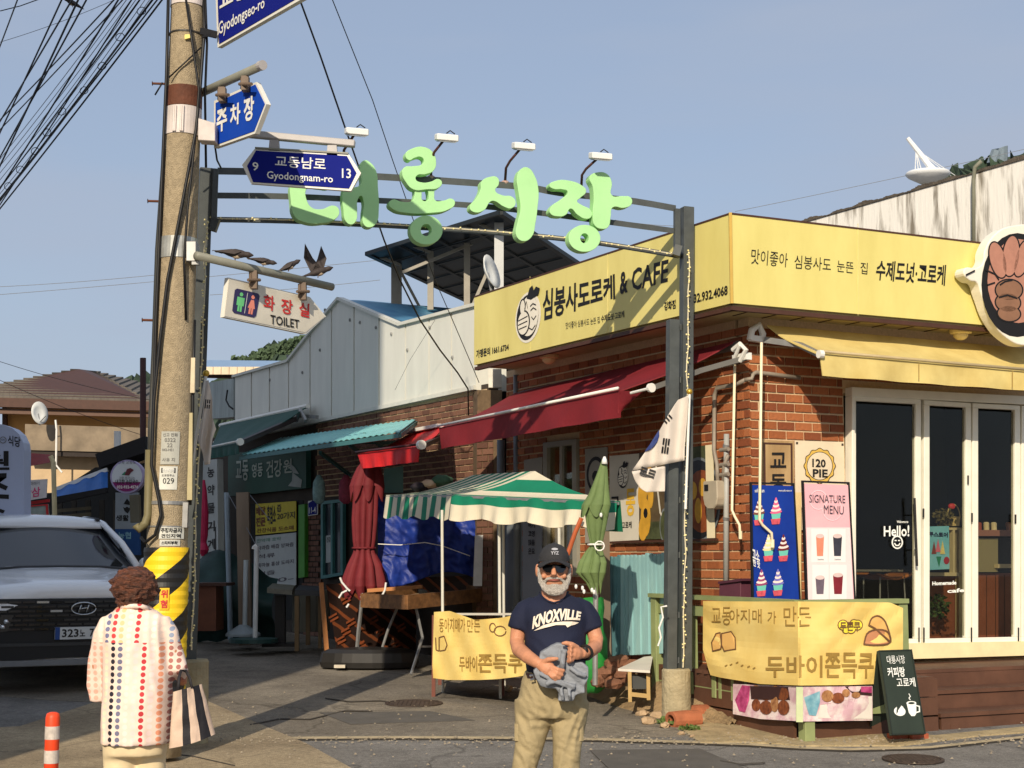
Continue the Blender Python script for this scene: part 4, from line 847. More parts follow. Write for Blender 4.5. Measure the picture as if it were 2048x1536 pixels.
for j in range(ny + 1):
    y = y0 + (y1 - y0) * j / ny; c = pp(y); r = prad(y) + .012 + .004 * (j % 2); rings.append([c + V((r * math.sin(2 * math.pi * i / na), r * -math.cos(2 * math.pi * i / na), 0)) for i in range(na)])
m.loft(rings); o = m.obj('warning_wrap', wrapmat(), UP); uvl = o.data.uv_layers.new(name='u')
for lp in o.data.loops:
    k = lp.vertex_index; i, j = k % na, k // na; uvl.data[lp.index].uv = ((i / na), j / ny)
for p in o.data.polygons:
    ls = [l for l in p.loop_indices]; us = [uvl.data[l].uv.x for l in ls]
    if max(us) - min(us) > .5:
        for l in ls:
            if uvl.data[l].uv.x < .5: uvl.data[l].uv.x += 1
f = curvedfn(330, 348, 1175, 1218, .018); m = M(); m.grid(lambda u, v: f(u, v, .004), 4, 2); o = m.obj('hazard_plate', mat('yellow plate', (236, 186, 40), .5), UP)
ftext(f, '위', (.15, .55, .85, .92), RED, o, .03, off=.008); ftext(f, '험', (.15, .08, .85, .45), RED, o, .03, off=.008)

# ---------------------------------------------------------------- signs on the pole
NAVY = mat('navy blue sign', (14, 26, 120), .75, .06, 2, spec=.15); NAVY2 = mat('bright blue sign', (18, 66, 168), .7, .08, 2, spec=.15); SWH = mat('white sign edge', (222, 220, 210), .4, .05); ARM = mat('grey painted arm', (132, 132, 120), .5, .12, 8); ARM2 = mat('silver arm', (168, 164, 162), .4, .1)
def board(t, pl, outline, inner, mtl, off=0, th=.035, edge=SWH):
    prismpx(M(), pl, outline, th, off).obj('board', edge, t); prismpx(M(), pl, inner, .004, off + .004).obj('face', mtl, t)
def arm(t, a, b, r, mtl): M().tube([a, b], r, 14).obj('arm', mtl, t, smooth=True)
def clip(t, pl, x, y0, y1, off): 
    m = M(); m.bar(pl.at(x, y0, off), pl.at(x, y1, off), .05, .06); m.tube([pl.at(x - 12, (y0 + y1) / 2, off + .03), pl.at(x + 12, (y0 + y1) / 2, off + .03)], .012); m.tube([pl.at(x - 7, y0 + 2, off), pl.at(x - 7, y1 - 4, off)], .012); m.obj('clip', mat('weathered clip', (110, 92, 76), .6, .2, 12), t)
PA = vplane(P(433, 50, 10.5).x, 10.5, -.8, 1)
s1 = thing('street_name_sign', 'navy street sign reading Gyodongseo-ro cut off by the top of the picture', 'sign', PA.at(433, 95))
board(s1, PA, [(435, 95), (600, 0), (690, -50), (760, -150), (690, -160), (430, -40)], [(438, 88), (598, -6), (682, -54), (742, -146), (688, -152), (434, -36)], NAVY)
text(PA, '교동서로', [(440, 24), (560, -42), (560, -98), (440, -22)], WHITE, s1, .02, base=.005)
text(PA, 'Gyodongseo-ro', [(438, 78), (530, 22), (530, -8), (438, 45)], WHITE, s1, .012, base=.005)
s2 = thing('parking_sign', 'blue arrow sign reading 주차장 hanging under a grey bar on the utility pole', 'sign', PA.at(430, 294))
board(s2, PA, [(428, 296), (510, 267), (533, 208), (512, 164), (428, 202)], [(431, 290), (508, 262), (529, 208), (510, 169), (431, 206)], NAVY2)
for ch, q_ in (('주', [(434, 268), (455, 258), (455, 214), (434, 222)]), ('차', [(461, 254), (481, 247), (482, 204), (461, 211)]), ('장', [(489, 247), (509, 237), (509, 190), (488, 197)])): text(PA, ch, q_, WHITE, s2, .03, base=.005)
arm(s2, PA.at(378, 197, .04), PA.at(524, 131, .04), .03, ARM)
m = M(); m.tube([PA.at(520, 132, .04), PA.at(526, 130, .04)], .034, 14); m.obj('end_cap', ARM2, s2)
clip(s2, PA, 445, 176, 204, .04); clip(s2, PA, 491, 154, 182, .04)
PC = zplane(10.66)
s3 = thing('street_name_plate', 'long navy street sign reading Gyodongnam-ro with numbers 9 and 13', 'sign', PC.at(484, 365))
board(s3, PC, [(484, 330), (509, 298), (698, 309), (722, 346), (702, 382), (502, 367)], [(494, 332), (512, 301), (694, 312), (713, 346), (698, 377), (506, 364)], NAVY)
text(PC, '교동남로', [(550, 333), (651, 341), (652, 317), (551, 311)], WHITE, s3, .01, base=.005); text(PC, 'Gyodongnam-ro', [(534, 362), (666, 370), (666, 351), (534, 342)], WHITE, s3, .01, base=.005)
text(PC, '9', [(505, 341), (517, 342), (517, 325), (505, 324)], WHITE, s3, .01, base=.005); text(PC, '13', [(684, 356), (702, 357), (702, 338), (684, 337)], WHITE, s3, .01, base=.005)
m = M(); m.bar(PC.at(432, 262, -.02), PC.at(710, 288, -.02), .06, .05); m.obj('arm', ARM2, s3, bevel=.006)
for x, y in ((548, 279), (664, 290)): m = M(); m.prism([PC.at(x - 11, y + 22, .0), PC.at(x + 11, y + 23, .0), PC.at(x + 9, y, .0), PC.at(x - 9, y, .0)], (0, .04, 0)); m.obj('clip', ARM2, s3)
m = M(); m.bar(PC.at(511, 297, -.015), PC.at(697, 308, -.015), .05, .012); m.obj('top_rail', ARM, s3)
PD = vplane(P(405, 515, 10.42).x, 10.42, .75, 1)
s4 = thing('toilet_sign', 'white arrow-shaped TOILET sign with red lettering under a bar with birds', 'sign', PD.at(449, 632))
board(s4, PD, [(448, 634), (612, 668), (652, 633), (620, 594), (457, 555)], [(449, 632), (611, 665), (650, 633), (619, 597), (458, 558)], mat('dirty white sign face', (216, 210, 194), .5, .1, 5), .0, .04)
m = M(); fpic = quadfn(PD, [(464, 625), (511, 636), (520, 588), (470, 576)], .006); m.prism([fpic(u, v, 0) for u, v in ((.08, 0), (.92, 0), (1, .08), (1, .92), (.92, 1), (.08, 1), (0, .92), (0, .08))], fpic.n * .002); o = m.obj('pictogram', mat('pictogram navy', (52, 46, 90), .5), s4)
for k, (cx, mtl) in enumerate(((.27, mat('pictogram green', (110, 200, 130), .5)), (.74, mat('pictogram peach', (230, 140, 120), .5)))):
    m = M(); fell(m, fpic, cx, .8, .07, .08, .004); fpoly(m, fpic, [(cx - (.15 if k == 0 else .06), .68), (cx + (.15 if k == 0 else .06), .68), (cx + .15, .34), (cx - .15, .34)], .004); fpoly(m, fpic, [(cx - .09, .34), (cx - .01, .34), (cx - .01, .1), (cx - .09, .1)], .004); fpoly(m, fpic, [(cx + .01, .34), (cx + .09, .34), (cx + .09, .1), (cx + .01, .1)], .004); m.obj('figure', mtl, o)
m = M(); fpoly(m, fpic, [(.49, .08), (.51, .08), (.51, .92), (.49, .92)], .004); m.obj('divider', WHITE, o)
for ch, q_ in (('화', [(526, 618), (548, 623), (549, 593), (527, 588)]), ('장', [(561, 626), (584, 631), (585, 601), (562, 596)]), ('실', [(597, 631), (618, 636), (619, 608), (598, 603)])): text(PD, ch, q_, RED, s4, .02, base=.006)
text(PD, 'TOILET', [(540, 648), (598, 657), (598, 640), (540, 629)], BLACK, s4, .012, base=.006)
arm(s4, PD.at(392, 511, .05), PD.at(664, 574, .05), .03, ARM); clip(s4, PD, 508, 542, 578, .05); clip(s4, PD, 606, 566, 600, .05)
m = M(); m.bar(PD.at(392, 505, .0), PD.at(392, 530, .0), .05); m.obj('arm_socket', GREYM, s4)

# ---------------------------------------------------------------- birds
BD = mat('dark brown bird feathers', (58, 50, 48), .7, .25, 30); BW = mat('pale bird belly', (196, 176, 150), .7, .1, 30)
def bird(c, heading, label, wings, lean=.25, scale=1.0):
    t = thing('swallow', label, 'bird', c, 'swallows perched on the toilet sign bar'); h = V((math.cos(heading), math.sin(heading) * .6, 0)).normalized(); u = V((0, 0, 1)); h2 = (h + u * lean).normalized(); s_ = h2.cross(u).normalized(); u2 = s_.cross(h2)
    k = scale; b0 = c + V((0, 0, .045 * k))
    m = M(); m.tube([b0 - h2 * .075 * k, b0 - h2 * .04 * k, b0, b0 + h2 * .04 * k, b0 + h2 * .062 * k, b0 + h2 * .085 * k, b0 + h2 * .10 * k, b0 + h2 * .118 * k], [a * k for a in (.008, .022, .03, .026, .019, .02, .012, .002)], 10)
    m.tube([b0 - h2 * .04 * k, b0 - h2 * .10 * k + s_ * .01 * k, b0 - h2 * .16 * k + s_ * .02 * k], [.016 * k, .009 * k, .002 * k], 6, flat=.4); m.tube([b0 - h2 * .04 * k, b0 - h2 * .10 * k - s_ * .01 * k, b0 - h2 * .15 * k - s_ * .02 * k], [.014 * k, .009 * k, .002 * k], 6, flat=.4)
    remesh(m, .0045, 1, BD, 'body', t)
    m = M(); m.ell(b0 + h2 * .01 * k - u2 * .008 * k, (.036 * k, .024 * k, .026 * k), 10, 8, rot=h2.to_track_quat('X', 'Z').to_matrix()); m.obj('belly', BW, t, smooth=True)
    for sg in (1, -1):
        m = M()
        if wings: tip = b0 + (u * .20 - h * (.10 if sg > 0 else -.02) + s_ * sg * .03) * k; mid = b0 + (u * .10 - h * (.07 if sg > 0 else -.03)) * k; m.prism([b0 + h2 * .04 * k, b0 - h2 * .05 * k, mid - h * .035 * k, tip, mid + h * .03 * k], s_ * .006 * k)
        else: m.prism([b0 + h2 * .04 * k + s_ * sg * .026 * k + u2 * .008 * k, b0 + s_ * sg * .034 * k - u2 * .012 * k, b0 - h2 * .13 * k + s_ * sg * .012 * k, b0 - h2 * .02 * k + s_ * sg * .018 * k + u2 * .022 * k], s_ * sg * .006 * k)
        m.obj('wing', BD, t)
    m = M()
    for sg in (1, -1): m.tube([b0 - u * .02 * k + s_ * sg * .01, c + s_ * sg * .012 + V((0, 0, .002))], .003, 5)
    m.obj('leg', mat('bird leg', (90, 70, 60), .6), t)
bp = lambda x, y: PD.at(x, y, .05)
bird(bp(470, 521), 0.1, 'brown bird crouching flat, leftmost on the bar above the TOILET sign', False, -.1, 1.15)
bird(bp(526, 533), 0.2, 'small dark bird with crossed wings, second from left on the bar', False, -.15, .9)
bird(bp(577, 543), 0.5, 'upright pale-breasted bird, third from left on the bar', False, .6, .9)
bird(bp(636, 556), 0.3, 'bird with both wings raised at the right end of the bar', True, .35, 1.05)
tb = bird(P(145, 14, 14), 3.5, 'tiny dark bird sitting on a power line at top left', False, .5, .9); 

# ---------------------------------------------------------------- overhead wires
GW = mat('grey wire', (120, 124, 130), .4)
def wire(pts, r, label, mtl=CABLE, grp=None):
    m = M(); m.tube(pts, r * .68, 5); return m.obj('overhead_wire', mtl, label=label, cat='wire', group=grp)
def sagw(a, Ya, b, Yb, sag, n=14):
    A, B = P(*a, Ya), P(*b, Yb); return [A.lerp(B, k / n) - V((0, 0, sag * 4 * (k / n) * (1 - k / n))) for k in range(n + 1)]
rnd = random.Random(4)
Wl = [((46, -30), (-60, 245), .010), ((137, -30), (-60, 390), .012), ((160, -28), (-60, 340), .012), ((168, -25), (-60, 455), .014), ((190, -32), (-60, 420), .012), ((246, -20), (-60, 300), .010), ((250, -22), (-60, 470), .012), ((268, -25), (-70, 330), .009), ((278, -24), (-60, 500), .010), ((295, -22), (-60, 455), .010), ((318, -18), (-60, 478), .014), ((322, -10), (-60, 470), .010), ((330, -8), (-60, 492), .012)]
for i_, (a, b, r) in enumerate(Wl): wire(sagw(a, 12, b, 17, .02), r, 'black cable of the top left bundle, %s from the left at the top edge' % ORD[i_], grp='black cables in the top left bundle')
for k in range(7): wire(sagw((262 + k * 9, -25), 12, (-60, 392 + k * 13), 17, .03 + .01 * k), .005, 'thin pale grey wire in the cable bundle, %s from the left at the top edge' % ORD[k], GW, 'thin pale wires in the top left bundle')
wire(sagw((-20, 90), 14, (250, -10), 14, .03), .004, 'thin grey wire rising alone across the upper left corner', GW)
wire([P(0, 22, 15), P(40, 12, 15), P(90, -6, 15)], .008, 'thick short cable in the extreme upper left corner')
for k, (x, y) in enumerate(((283, 22), (240, 74), (204, 132), (168, 181), (124, 223), (94, 265), (70, 302), (40, 339), (16, 372))):
    c = P(x, y, 12.5 + k * .35); m = M(); m.tube([c + V((.038 * math.cos(a * .5236), .012 * math.sin(a * .5236), .04 * math.sin(a * .5236))) for a in range(13)], .004, 5); m.obj('cable_ring', CABLE, label='small ring hanger around the cable bundle, %s counting down from the pole' % ORD[k], cat='cable ring', group='ring hangers along the cable bundle')
wr = lambda pts, Y0, Y1: [P(x, y, Y0 + (Y1 - Y0) * k / (len(pts) - 1)) for k, (x, y) in enumerate(pts)]
wire(wr([(598, -5), (640, 110), (690, 255), (730, 370), (768, 480), (800, 560), (840, 640), (880, 700), (915, 745), (936, 778), (937, 830)], 12.5, 17.4), .013, 'thick black cable dropping from the top centre to the brick corner')
wire(wr([(663, -5), (705, 100), (745, 200), (785, 320), (830, 450), (870, 560), (905, 640), (935, 710), (958, 765)], 12.5, 17.2), .007, 'thin black cable right of the thick one dropping to the brick corner')
wire(wr([(870, 640), (820, 720), (790, 780)], 17.5, 18.6), .003, 'hair-thin cord slanting across the sunlit cladding')
for a, b, Y, lb in (((-10, 574), (330, 548), 60, 'faint distant wire above the brown roof at left, upper one'), ((-10, 590), (760, 520), 62, 'faint distant wire passing behind the arch legs'), ((420, 590), (760, 560), 64, 'faint distant wire behind the TOILET sign'), ((1470, 423), (2060, 296), 70, 'faint distant wire rising over the white wall at right'), ((1230, 440), (1350, 452), 64, 'faint distant wire behind the right end of the arch'), ((-10, 720), (300, 800), 27, 'wire sloping down in front of the brown roof'), ((-10, 756), (290, 872), 26, 'wire sloping across the tan wall under the brown roof')):
    wire(sagw(a, Y, b, Y, .05), .0035 * Y / 12, lb, GW if Y > 40 else CABLE)
# ---------------------------------------------------------------- the tall block across the street (behind the camera, left): it throws the alley's shade
OB = thing('corner_block', 'plain grey apartment block across the street casting the long shade over the alley', 'building', (-10, 3, 0))
OW = mat('grey render wall', (150, 146, 138), .85, .1, 2)
ox1, oy1, ozh = -4.85, 7.6, 14.6; oy0 = 3.5
M().box(-17, ox1, oy0, oy1, 0, ozh).obj('wall', OW, OB)
M().box(-17.2, ox1 + .06, oy0 - .1, oy1 + .06, ozh, ozh + .25).obj('roof', CONC, OB)
wg = mat('dark window glass', (40, 48, 56), .15, .1)
for k in range(5):
    for j in range(3):
        x = -15.5 + j * 3.6; z = 1.6 + k * 2.7; o = M().box(x, x + 1.5, oy1, oy1 + .05, z, z + 1.3).obj('window', WFR, OB); M().box(x + .08, x + 1.42, oy1 + .05, oy1 + .06, z + .08, z + 1.22).obj('pane', wg, o)
        y = 3.8 + j * 1.25; o = M().box(ox1, ox1 + .05, y, y + .9, z, z + 1.3).obj('window', WFR, OB); M().box(ox1 + .05, ox1 + .06, y + .08, y + .82, z + .08, z + 1.22).obj('pane', wg, o)

# ---------------------------------------------------------------- side wall fittings of the cafe
STEEL = mat('grey steel door', (120, 128, 134), .45, .12, 3)
sq = lambda px, py, off=0: SD.at(px, py, off)
def spl(name, pts, th, off, mtl, par, **k): m = M(); prismpx(m, SD, pts, th, off); return m.obj(name, mtl, par, **k)
spl('steel_door', [(1006, 1320), (1045, 1318), (1045, 1035), (1006, 1033)], .04, -.02, STEEL, CB)
m = M(); f = quadfn(SD, [(1094, 1152), (1162, 1150), (1160, 878), (1094, 886)], -.02); frame4(m, f, .12, .04, .05); f2w = m.obj('window', mat('grey window frame', (150, 146, 132), .5, .1), CB)
M().prism([f(.12, .04, .0), f(.88, .04, .0), f(.88, .96, .0), f(.12, .96, .0)], f.n * .008).obj('pane', GLS, f2w)
M().prism([f(.46, .04, .01), f(.54, .04, .01), f(.54, .96, .01), f(.46, .96, .01)], f.n * .02).obj('mullion', mat('grey window frame', (150, 146, 132), .5, .1), f2w)
M().prism([f(0, -.02, -.2), f(1, -.02, -.2), f(1, 1.02, -.2), f(0, 1.02, -.2)], -f.n * .02).obj('curtain', mat('beige curtain', (120, 112, 92), .8, .2, 3), f2w)
POSTERW = mat('pale poster', (206, 200, 184), .6, .08, 3)
def poster(name, label, cat, pl, q_, off, mtl, th=.01):
    f = quadfn(pl, q_, off); m = M(); m.prism([f(0, 0, 0), f(1, 0, 0), f(1, 1, 0), f(0, 1, 0)], -f.n * th)
    t = thing(name, label, cat, f(.5, 0, 0)); m.obj('sheet', mtl, t); return t, f
t, f = poster('wall_poster', 'white vertical poster with the round face emblem and the word 교동 on the side wall', 'poster', SD, [(1219, 1083), (1277, 1080), (1277, 907), (1219, 912)], .03, POSTERW)
emblem((lambda g: (lambda fn: (setattr(fn, 'n', g.n), fn)[1])(lambda u, v, o=0: g(.28 + u * .42, .60 + v * .32, o)))(f), t, False, asp=.7)
ftext(f, '교', (.05, .36, .36, .52), INK, t, .03); ftext(f, '동', (.58, .28, .9, .60), GOLD, t, .03); ftext(f, '제도넛·고로케', (.06, .14, .78, .22), INK, t, .02)
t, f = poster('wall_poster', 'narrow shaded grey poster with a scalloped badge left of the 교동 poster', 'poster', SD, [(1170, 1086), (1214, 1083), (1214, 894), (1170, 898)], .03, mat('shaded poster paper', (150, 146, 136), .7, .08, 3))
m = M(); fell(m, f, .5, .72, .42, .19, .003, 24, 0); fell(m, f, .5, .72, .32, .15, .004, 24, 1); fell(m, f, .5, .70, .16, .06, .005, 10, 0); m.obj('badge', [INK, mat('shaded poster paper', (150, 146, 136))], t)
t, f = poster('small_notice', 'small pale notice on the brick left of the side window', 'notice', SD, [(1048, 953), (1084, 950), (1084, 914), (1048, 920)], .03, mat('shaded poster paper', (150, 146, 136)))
m = M(); fell(m, f, .6, .12, .25, .1, .003, 10); m.obj('emblem', INK, t)
t, f = poster('vertical_banner', 'grey vertical banner with four bold Korean syllable blocks beside the steel door', 'banner', SD, [(1045, 1300), (1082, 1298), (1084, 1036), (1045, 1036)], .05, mat('grey banner', (128, 132, 138), .6, .06, 3))
for k, ch in enumerate(('여기', '고영', '많음', '은요')):
    y = 1058 + k * 17.5; text(SD, ch, [(1057, y - 2), (1070, y - 2), (1070, y - 14), (1057, y - 14)], INK, t, .03, base=.056)
# food photo board
t, f = poster('food_photo_board', 'wide food photo board of potatoes and dark bowls behind the arch leg', 'board', SD, [(1278, 1079), (1431, 1076), (1427, 889), (1278, 906)], .03, mat('food photo dark', (62, 44, 32), .5, .5, 2.5, c2=(110, 96, 66)))
FY = mat('potato yellow print', (206, 156, 52), .5, .15, 9); FB = mat('bowl rim print', (110, 116, 118), .4, .1); FK = mat('bowl black print', (26, 26, 28), .4, .1); FG = mat('leafy green print', (70, 76, 48), .6, .4, 12); FR2 = mat('rusty soup print', (134, 70, 34), .5, .3, 9)
m = M()
fpoly(m, f, [(.68, .62), (.90, .62), (.90, 1), (.62, 1)], .002, 3); fpoly(m, f, [(0, .0), (.34, .0), (.34, .2), (0, .2)], .002, 3)
fell(m, f, .80, .42, .28, .46, .003, 28, 1); fell(m, f, .80, .42, .26, .43, .0035, 28, 2); fell(m, f, .84, .40, .2, .34, .004, 24, 4)
for cx, cy, rx, ry in ((.80, .30, .045, .14), (.74, .52, .05, .1), (.86, .55, .05, .1), (.08, .62, .05, .2), (.14, .7, .05, .2), (.03, .5, .04, .15), (.1, .25, .07, .22), (.06, .12, .06, .14), (.17, .5, .04, .15)): fell(m, f, cx, cy, rx, ry, .005 + cx * .001, 14, 0)
fell(m, f, .1, .3, .03, .06, .0065, 8, 2); fell(m, f, .36, .15, .07, .2, .004, 16, 1); fell(m, f, .36, .15, .06, .17, .005, 16, 3)
fstroke(m, f, [(.24, .95), (.26, .6), (.3, .3), (.36, .2)], .03, .7, .004, 5); fstroke(m, f, [(.52, .95), (.6, .8), (.7, .72)], .02, .7, .004, 2)
m.obj('photo_print', [FY, FB, FK, FG, FR2, POSTERW], t)
m = M(); m.prism([f(.905, 0, .004), f(1, 0, .004), f(1, 1, .004), f(.905, 1, .004)], f.n * .004); m.obj('white_margin', mat('cream margin', (232, 220, 184), .6, .05), t)
m = M(); m.bar(sq(1222, 1085, .04), sq(1434, 1079, .04), .03, .02); m.obj('ledge', BRN, t)
# gas meter and pipes
t = thing('gas_meter', 'beige gas meter hanging on pipes beside the brick corner', 'gas meter', sq(1432, 1020, .1))
GMT = mat('beige meter body', (172, 160, 138), .5, .1, 6); m = M(); mc = sq(1431, 992, .12); ux = TS
prof = [(-.10, .13), (.10, .13), (.105, -.02), (.085, -.08), (.04, -.115), (-.04, -.115), (-.085, -.08), (-.105, -.02)]
m.prism([mc + ux * a + V((0, 0, b)) + SD.n * .06 for a, b in prof], -SD.n * .12); m.obj('body', GMT, t, bevel=.008)
m = M(); m.prism([mc + ux * .075 + V((0, 0, .045)) + SD.n * .062, mc + ux * .02 + V((0, 0, .045)) + SD.n * .062, mc + ux * .02 + V((0, 0, .1)) + SD.n * .062, mc + ux * .075 + V((0, 0, .1)) + SD.n * .062], SD.n * .004); m.obj('dial', BLACK, t)
PIP = mat('grey gas pipe', (142, 132, 118), .5, .12, 10)
m = M(); m.tube([sq(1436, 970, .1), sq(1434, 930, .1), sq(1428, 900, .06), sq(1429, 790, .06), sq(1434, 776, .06), sq(1470, 770, .06), sq(1490, 760, .06)], .019, 10); m.obj('inlet_pipe', PIP, t, smooth=True)
m = M(); m.tube([sq(1446, 968, .1), sq(1448, 930, .1), sq(1456, 910, .1)], .016, 10); m.obj('outlet_pipe', PIP, t, smooth=True)
for y in (900, 930, 950): M().tube([sq(1441, y, .1), sq(1457, y - 2, .1)], .018, 8).obj('valve', PIP, t)
t = thing('wall_pipe', 'pipe stepping round the brick corner below the awning brackets', 'pipe', sq(1490, 760, .05))
M().tube([sq(1490, 760, .06), FR.at(1504, 757, .07), FR.at(1506, 748, .06), FR.at(1512, 745, .06), FR.at(1540, 748, .06), FR.at(1600, 756, .06)], .019, 10).obj('pipe', PIP, t, smooth=True)
t = thing('drain_pipe', 'thick grey vertical pipe running down beside the gas meter', 'pipe', sq(1452, 1165, .1)); M().tube([sq(1452, 1170, .08), sq(1453, 868, .08)], .024, 12).obj('pipe', mat('light grey pipe', (164, 164, 158), .5, .08), t, smooth=True)
for y in (895, 1040): M().tube([sq(1452, y, .08), sq(1453, y - 6, .08)], .03, 12).obj('collar', GREYM, t)
t = thing('purple_box', 'small maroon box at the foot of the grey pipe', 'box', sq(1460, 1197, .1)); m = M(); m.prism([sq(1438, 1200, .18), sq(1481, 1200, .18), sq(1481, 1161, .18), sq(1438, 1167, .18)], -SD.n * .15); m.obj('body', mat('maroon paint', (92, 48, 62), .6, .1), t, bevel=.005)
M().prism([sq(1436, 1168, .2), sq(1483, 1162, .2), sq(1483, 1157, .2), sq(1436, 1163, .2)], -SD.n * .18).obj('lid', mat('maroon lid', (80, 40, 54), .6, .1), t)
# awning cranks
for pts, lb, pl, off in (([(1470, 712), (1464, 1020), (1470, 1034), (1479, 1050), (1481, 1078)], 'white awning crank rod hanging on the side wall near the gas meter', SD, .16), ([(1523, 685), (1519, 1040), (1525, 1050), (1543, 1066), (1545, 1095)], 'white awning crank rod hanging in front of the blue menu board', FR, .42)):
    t = thing('awning_crank', lb, 'crank rod', pl.at(*pts[-1], off)); M().tube([pl.at(x, y, off) for x, y in pts], .012, 8).obj('rod', mat('cream rod', (236, 222, 186), .5, .04), t, smooth=True)
    M().tube([pl.at(pts[-1][0], pts[-1][1] - 16, off), pl.at(*pts[-1], off)], .016, 8).obj('grip', mat('cream rod', (236, 222, 186)), t)

# ---------------------------------------------------------------- front wall boards
t, f = poster('wooden_sign', 'worn wooden plaque with the black syllables 교동 on the front wall', 'sign', FR, [(1527, 1195), (1590, 1195), (1588, 882), (1524, 880)], .05, mat('worn cream wood', (196, 168, 120), .7, .2, 4, bump=.3, stretch=(1, 1, .3), c2=(150, 118, 78)), .03)
m = M(); frame4(m, f, .05, .01, .006, u0=.04, u1=.94, v0=.01, v1=.985); m.obj('rim', BRN, t)
for ch, (a, b, c, d) in (('교', (1540, 1572, 905, 935)), ('동', (1540, 1572, 948, 982))): text(FR, ch, [(a, d), (b, d), (b, c), (a, c)], INK, t, .02, base=.056)
t, f = poster('pie_poster', 'cream poster with the scalloped 120 PIE badge beside the door frame', 'poster', FR, [(1592, 1060), (1691, 1060), (1688, 884), (1590, 881)], .04, mat('cream poster', (222, 206, 176), .6, .08, 3))
m = M(); n_ = 72; cx, cy = 1639.5, 932
fe_ = lambda k0, off, mi, n=72: m.prism([FR.at(cx + (k0[0] * (1 + k0[2] * math.cos(12 * a * 2 * math.pi / n))) * math.cos(a * 2 * math.pi / n), cy + (k0[1] * (1 + k0[2] * math.cos(12 * a * 2 * math.pi / n))) * math.sin(a * 2 * math.pi / n), .046 + off) for a in range(n)], FR.n * -.001, mi)
fe_((31, 35, .045), 0, 0); fe_((29.5, 33.5, .045), .0015, 1); fe_((26, 28.5, 0), .003, 0); fe_((24.8, 27.3, 0), .0045, 2)
m.obj('badge', [INK, mat('badge gold', (214, 176, 82), .5, .08), mat('cream poster', (222, 206, 176))], t)
text(FR, '120', [(1624, 934), (1651, 935), (1651, 919), (1624, 917)], INK, t, .03, base=.052); text(FR, 'PIE', [(1625, 954), (1655, 955), (1655, 939), (1625, 938)], INK, t, .03, base=.052)
m = M()
for x, y in ((1594, 886), (1685, 889)): m.prism([FR.at(x + a, y + b, .044) for a, b in ((-2, -2), (2, -2), (2, 2), (-2, 2))], FR.n * .002)
m.obj('grommet', IRON, t)
BLKF = mat('black steel frame', (26, 24, 24), .5, .1)
def menuboard(label, q_, off, mtl):
    t, f = poster('menu_board', label, 'menu board', FR, q_, off, mtl, .02)
    m = M(); frame4(m, f, .035, .012, .02, u0=-.045, v0=0, u1=1.045, v1=1.02, back=.02); m.obj('frame', BLKF, t); return t, f
t, f = menuboard('tall blue ice cream menu board standing against the brick by the corner', [(1510, 1275), (1602, 1275), (1586, 972), (1505, 970)], .38, mat('menu blue', (16, 60, 158), .4, .1, 2, c2=(10, 40, 130)))
TEALP = mat('cup teal print', (110, 196, 176), .5, .05)
def cone(par, pl, cx, cy, w_, h_, col, base, cup=True):
    m = M(); n = 7
    for k in range(n):
        y = cy - h_ * (k / n) * .62; r = w_ / 2 * (1 - k / n * .95) * (1.05 if k < 2 else .95)
        m.prism([pl.at(cx + r * math.cos(a * .5236) , y + h_ * .075 * math.sin(a * .5236) + (-.12 * r * math.cos(a * .5236)), base + .002 + k * .0006) for a in range(12)], pl.n * -.0005, k % 2)
    m.prism([pl.at(cx - w_ * .42, cy + 2, base + .001), pl.at(cx + w_ * .42, cy + 2, base + .001), pl.at(cx + w_ * .33, cy + h_ * .33, base + .001), pl.at(cx - w_ * .33, cy + h_ * .33, base + .001)], pl.n * -.0005, 2)
    m.prism([pl.at(cx - w_ * .45, cy + h_ * .3, base + .0025), pl.at(cx + w_ * .4, cy + h_ * .26, base + .0025), pl.at(cx + w_ * .3, cy + h_ * .5, base + .0025), pl.at(cx - w_ * .35, cy + h_ * .52, base + .0025)], pl.n * -.0005, 3)
    return m.obj('ice_cream_print', [col, mat('cream swirl print', (240, 224, 214), .5, .05), TEALP, mat('topping print', (206, 84, 96), .6, .3, 30)], par)
icc = [(1518, 1026, (120, 72, 60)), (1552, 1024, (226, 100, 140)), (1537, 1098, (236, 220, 160)), (1567, 1098, (110, 36, 40)), (1523, 1168, (150, 70, 110)), (1556, 1167, (120, 116, 190))]
for k, (x, y, c) in enumerate(icc): cone(t, FR, x, y, 23, 48, mat('scoop print %d' % k, c, .5, .1), .385)
text(FR, 'soft cream', [(1509, 985), (1528, 985), (1528, 977), (1509, 977)], WHITE, t, .01, base=.384); text(FR, 'www.softcream.co', [(1556, 983), (1583, 983), (1583, 979), (1556, 979)], WHITE, t, .01, base=.384)
text(FR, '고소', [(1505, 1116), (1519, 1122), (1517, 1102), (1504, 1097)], WHITE, t, .03, base=.384); text(FR, '한 맛', [(1506, 1132), (1520, 1138), (1519, 1122), (1505, 1117)], WHITE, t, .03, base=.384)
t, f = menuboard('tall pink SIGNATURE MENU board of drinks next to the glass door', [(1620, 1275), (1712, 1275), (1696, 970), (1609, 967)], .38, mat('menu pink', (232, 164, 176), .4, .08, 1.4, c2=(236, 186, 190)))
bf = lambda a, b, c, d, o=.384: M().prism([FR.at(a, d, o), FR.at(c, d, o), FR.at(c, b, o), FR.at(a, b, o)], FR.n * .001)
M().prism([FR.at(1618, 1275, .3815), FR.at(1710, 1275, .3815), FR.at(1704, 1140, .3815), FR.at(1700, 1055, .3815), FR.at(1613, 1055, .3815)], FR.n * .0005).obj('pale_panel', mat('pale pink print', (238, 218, 216), .4, .04), t)
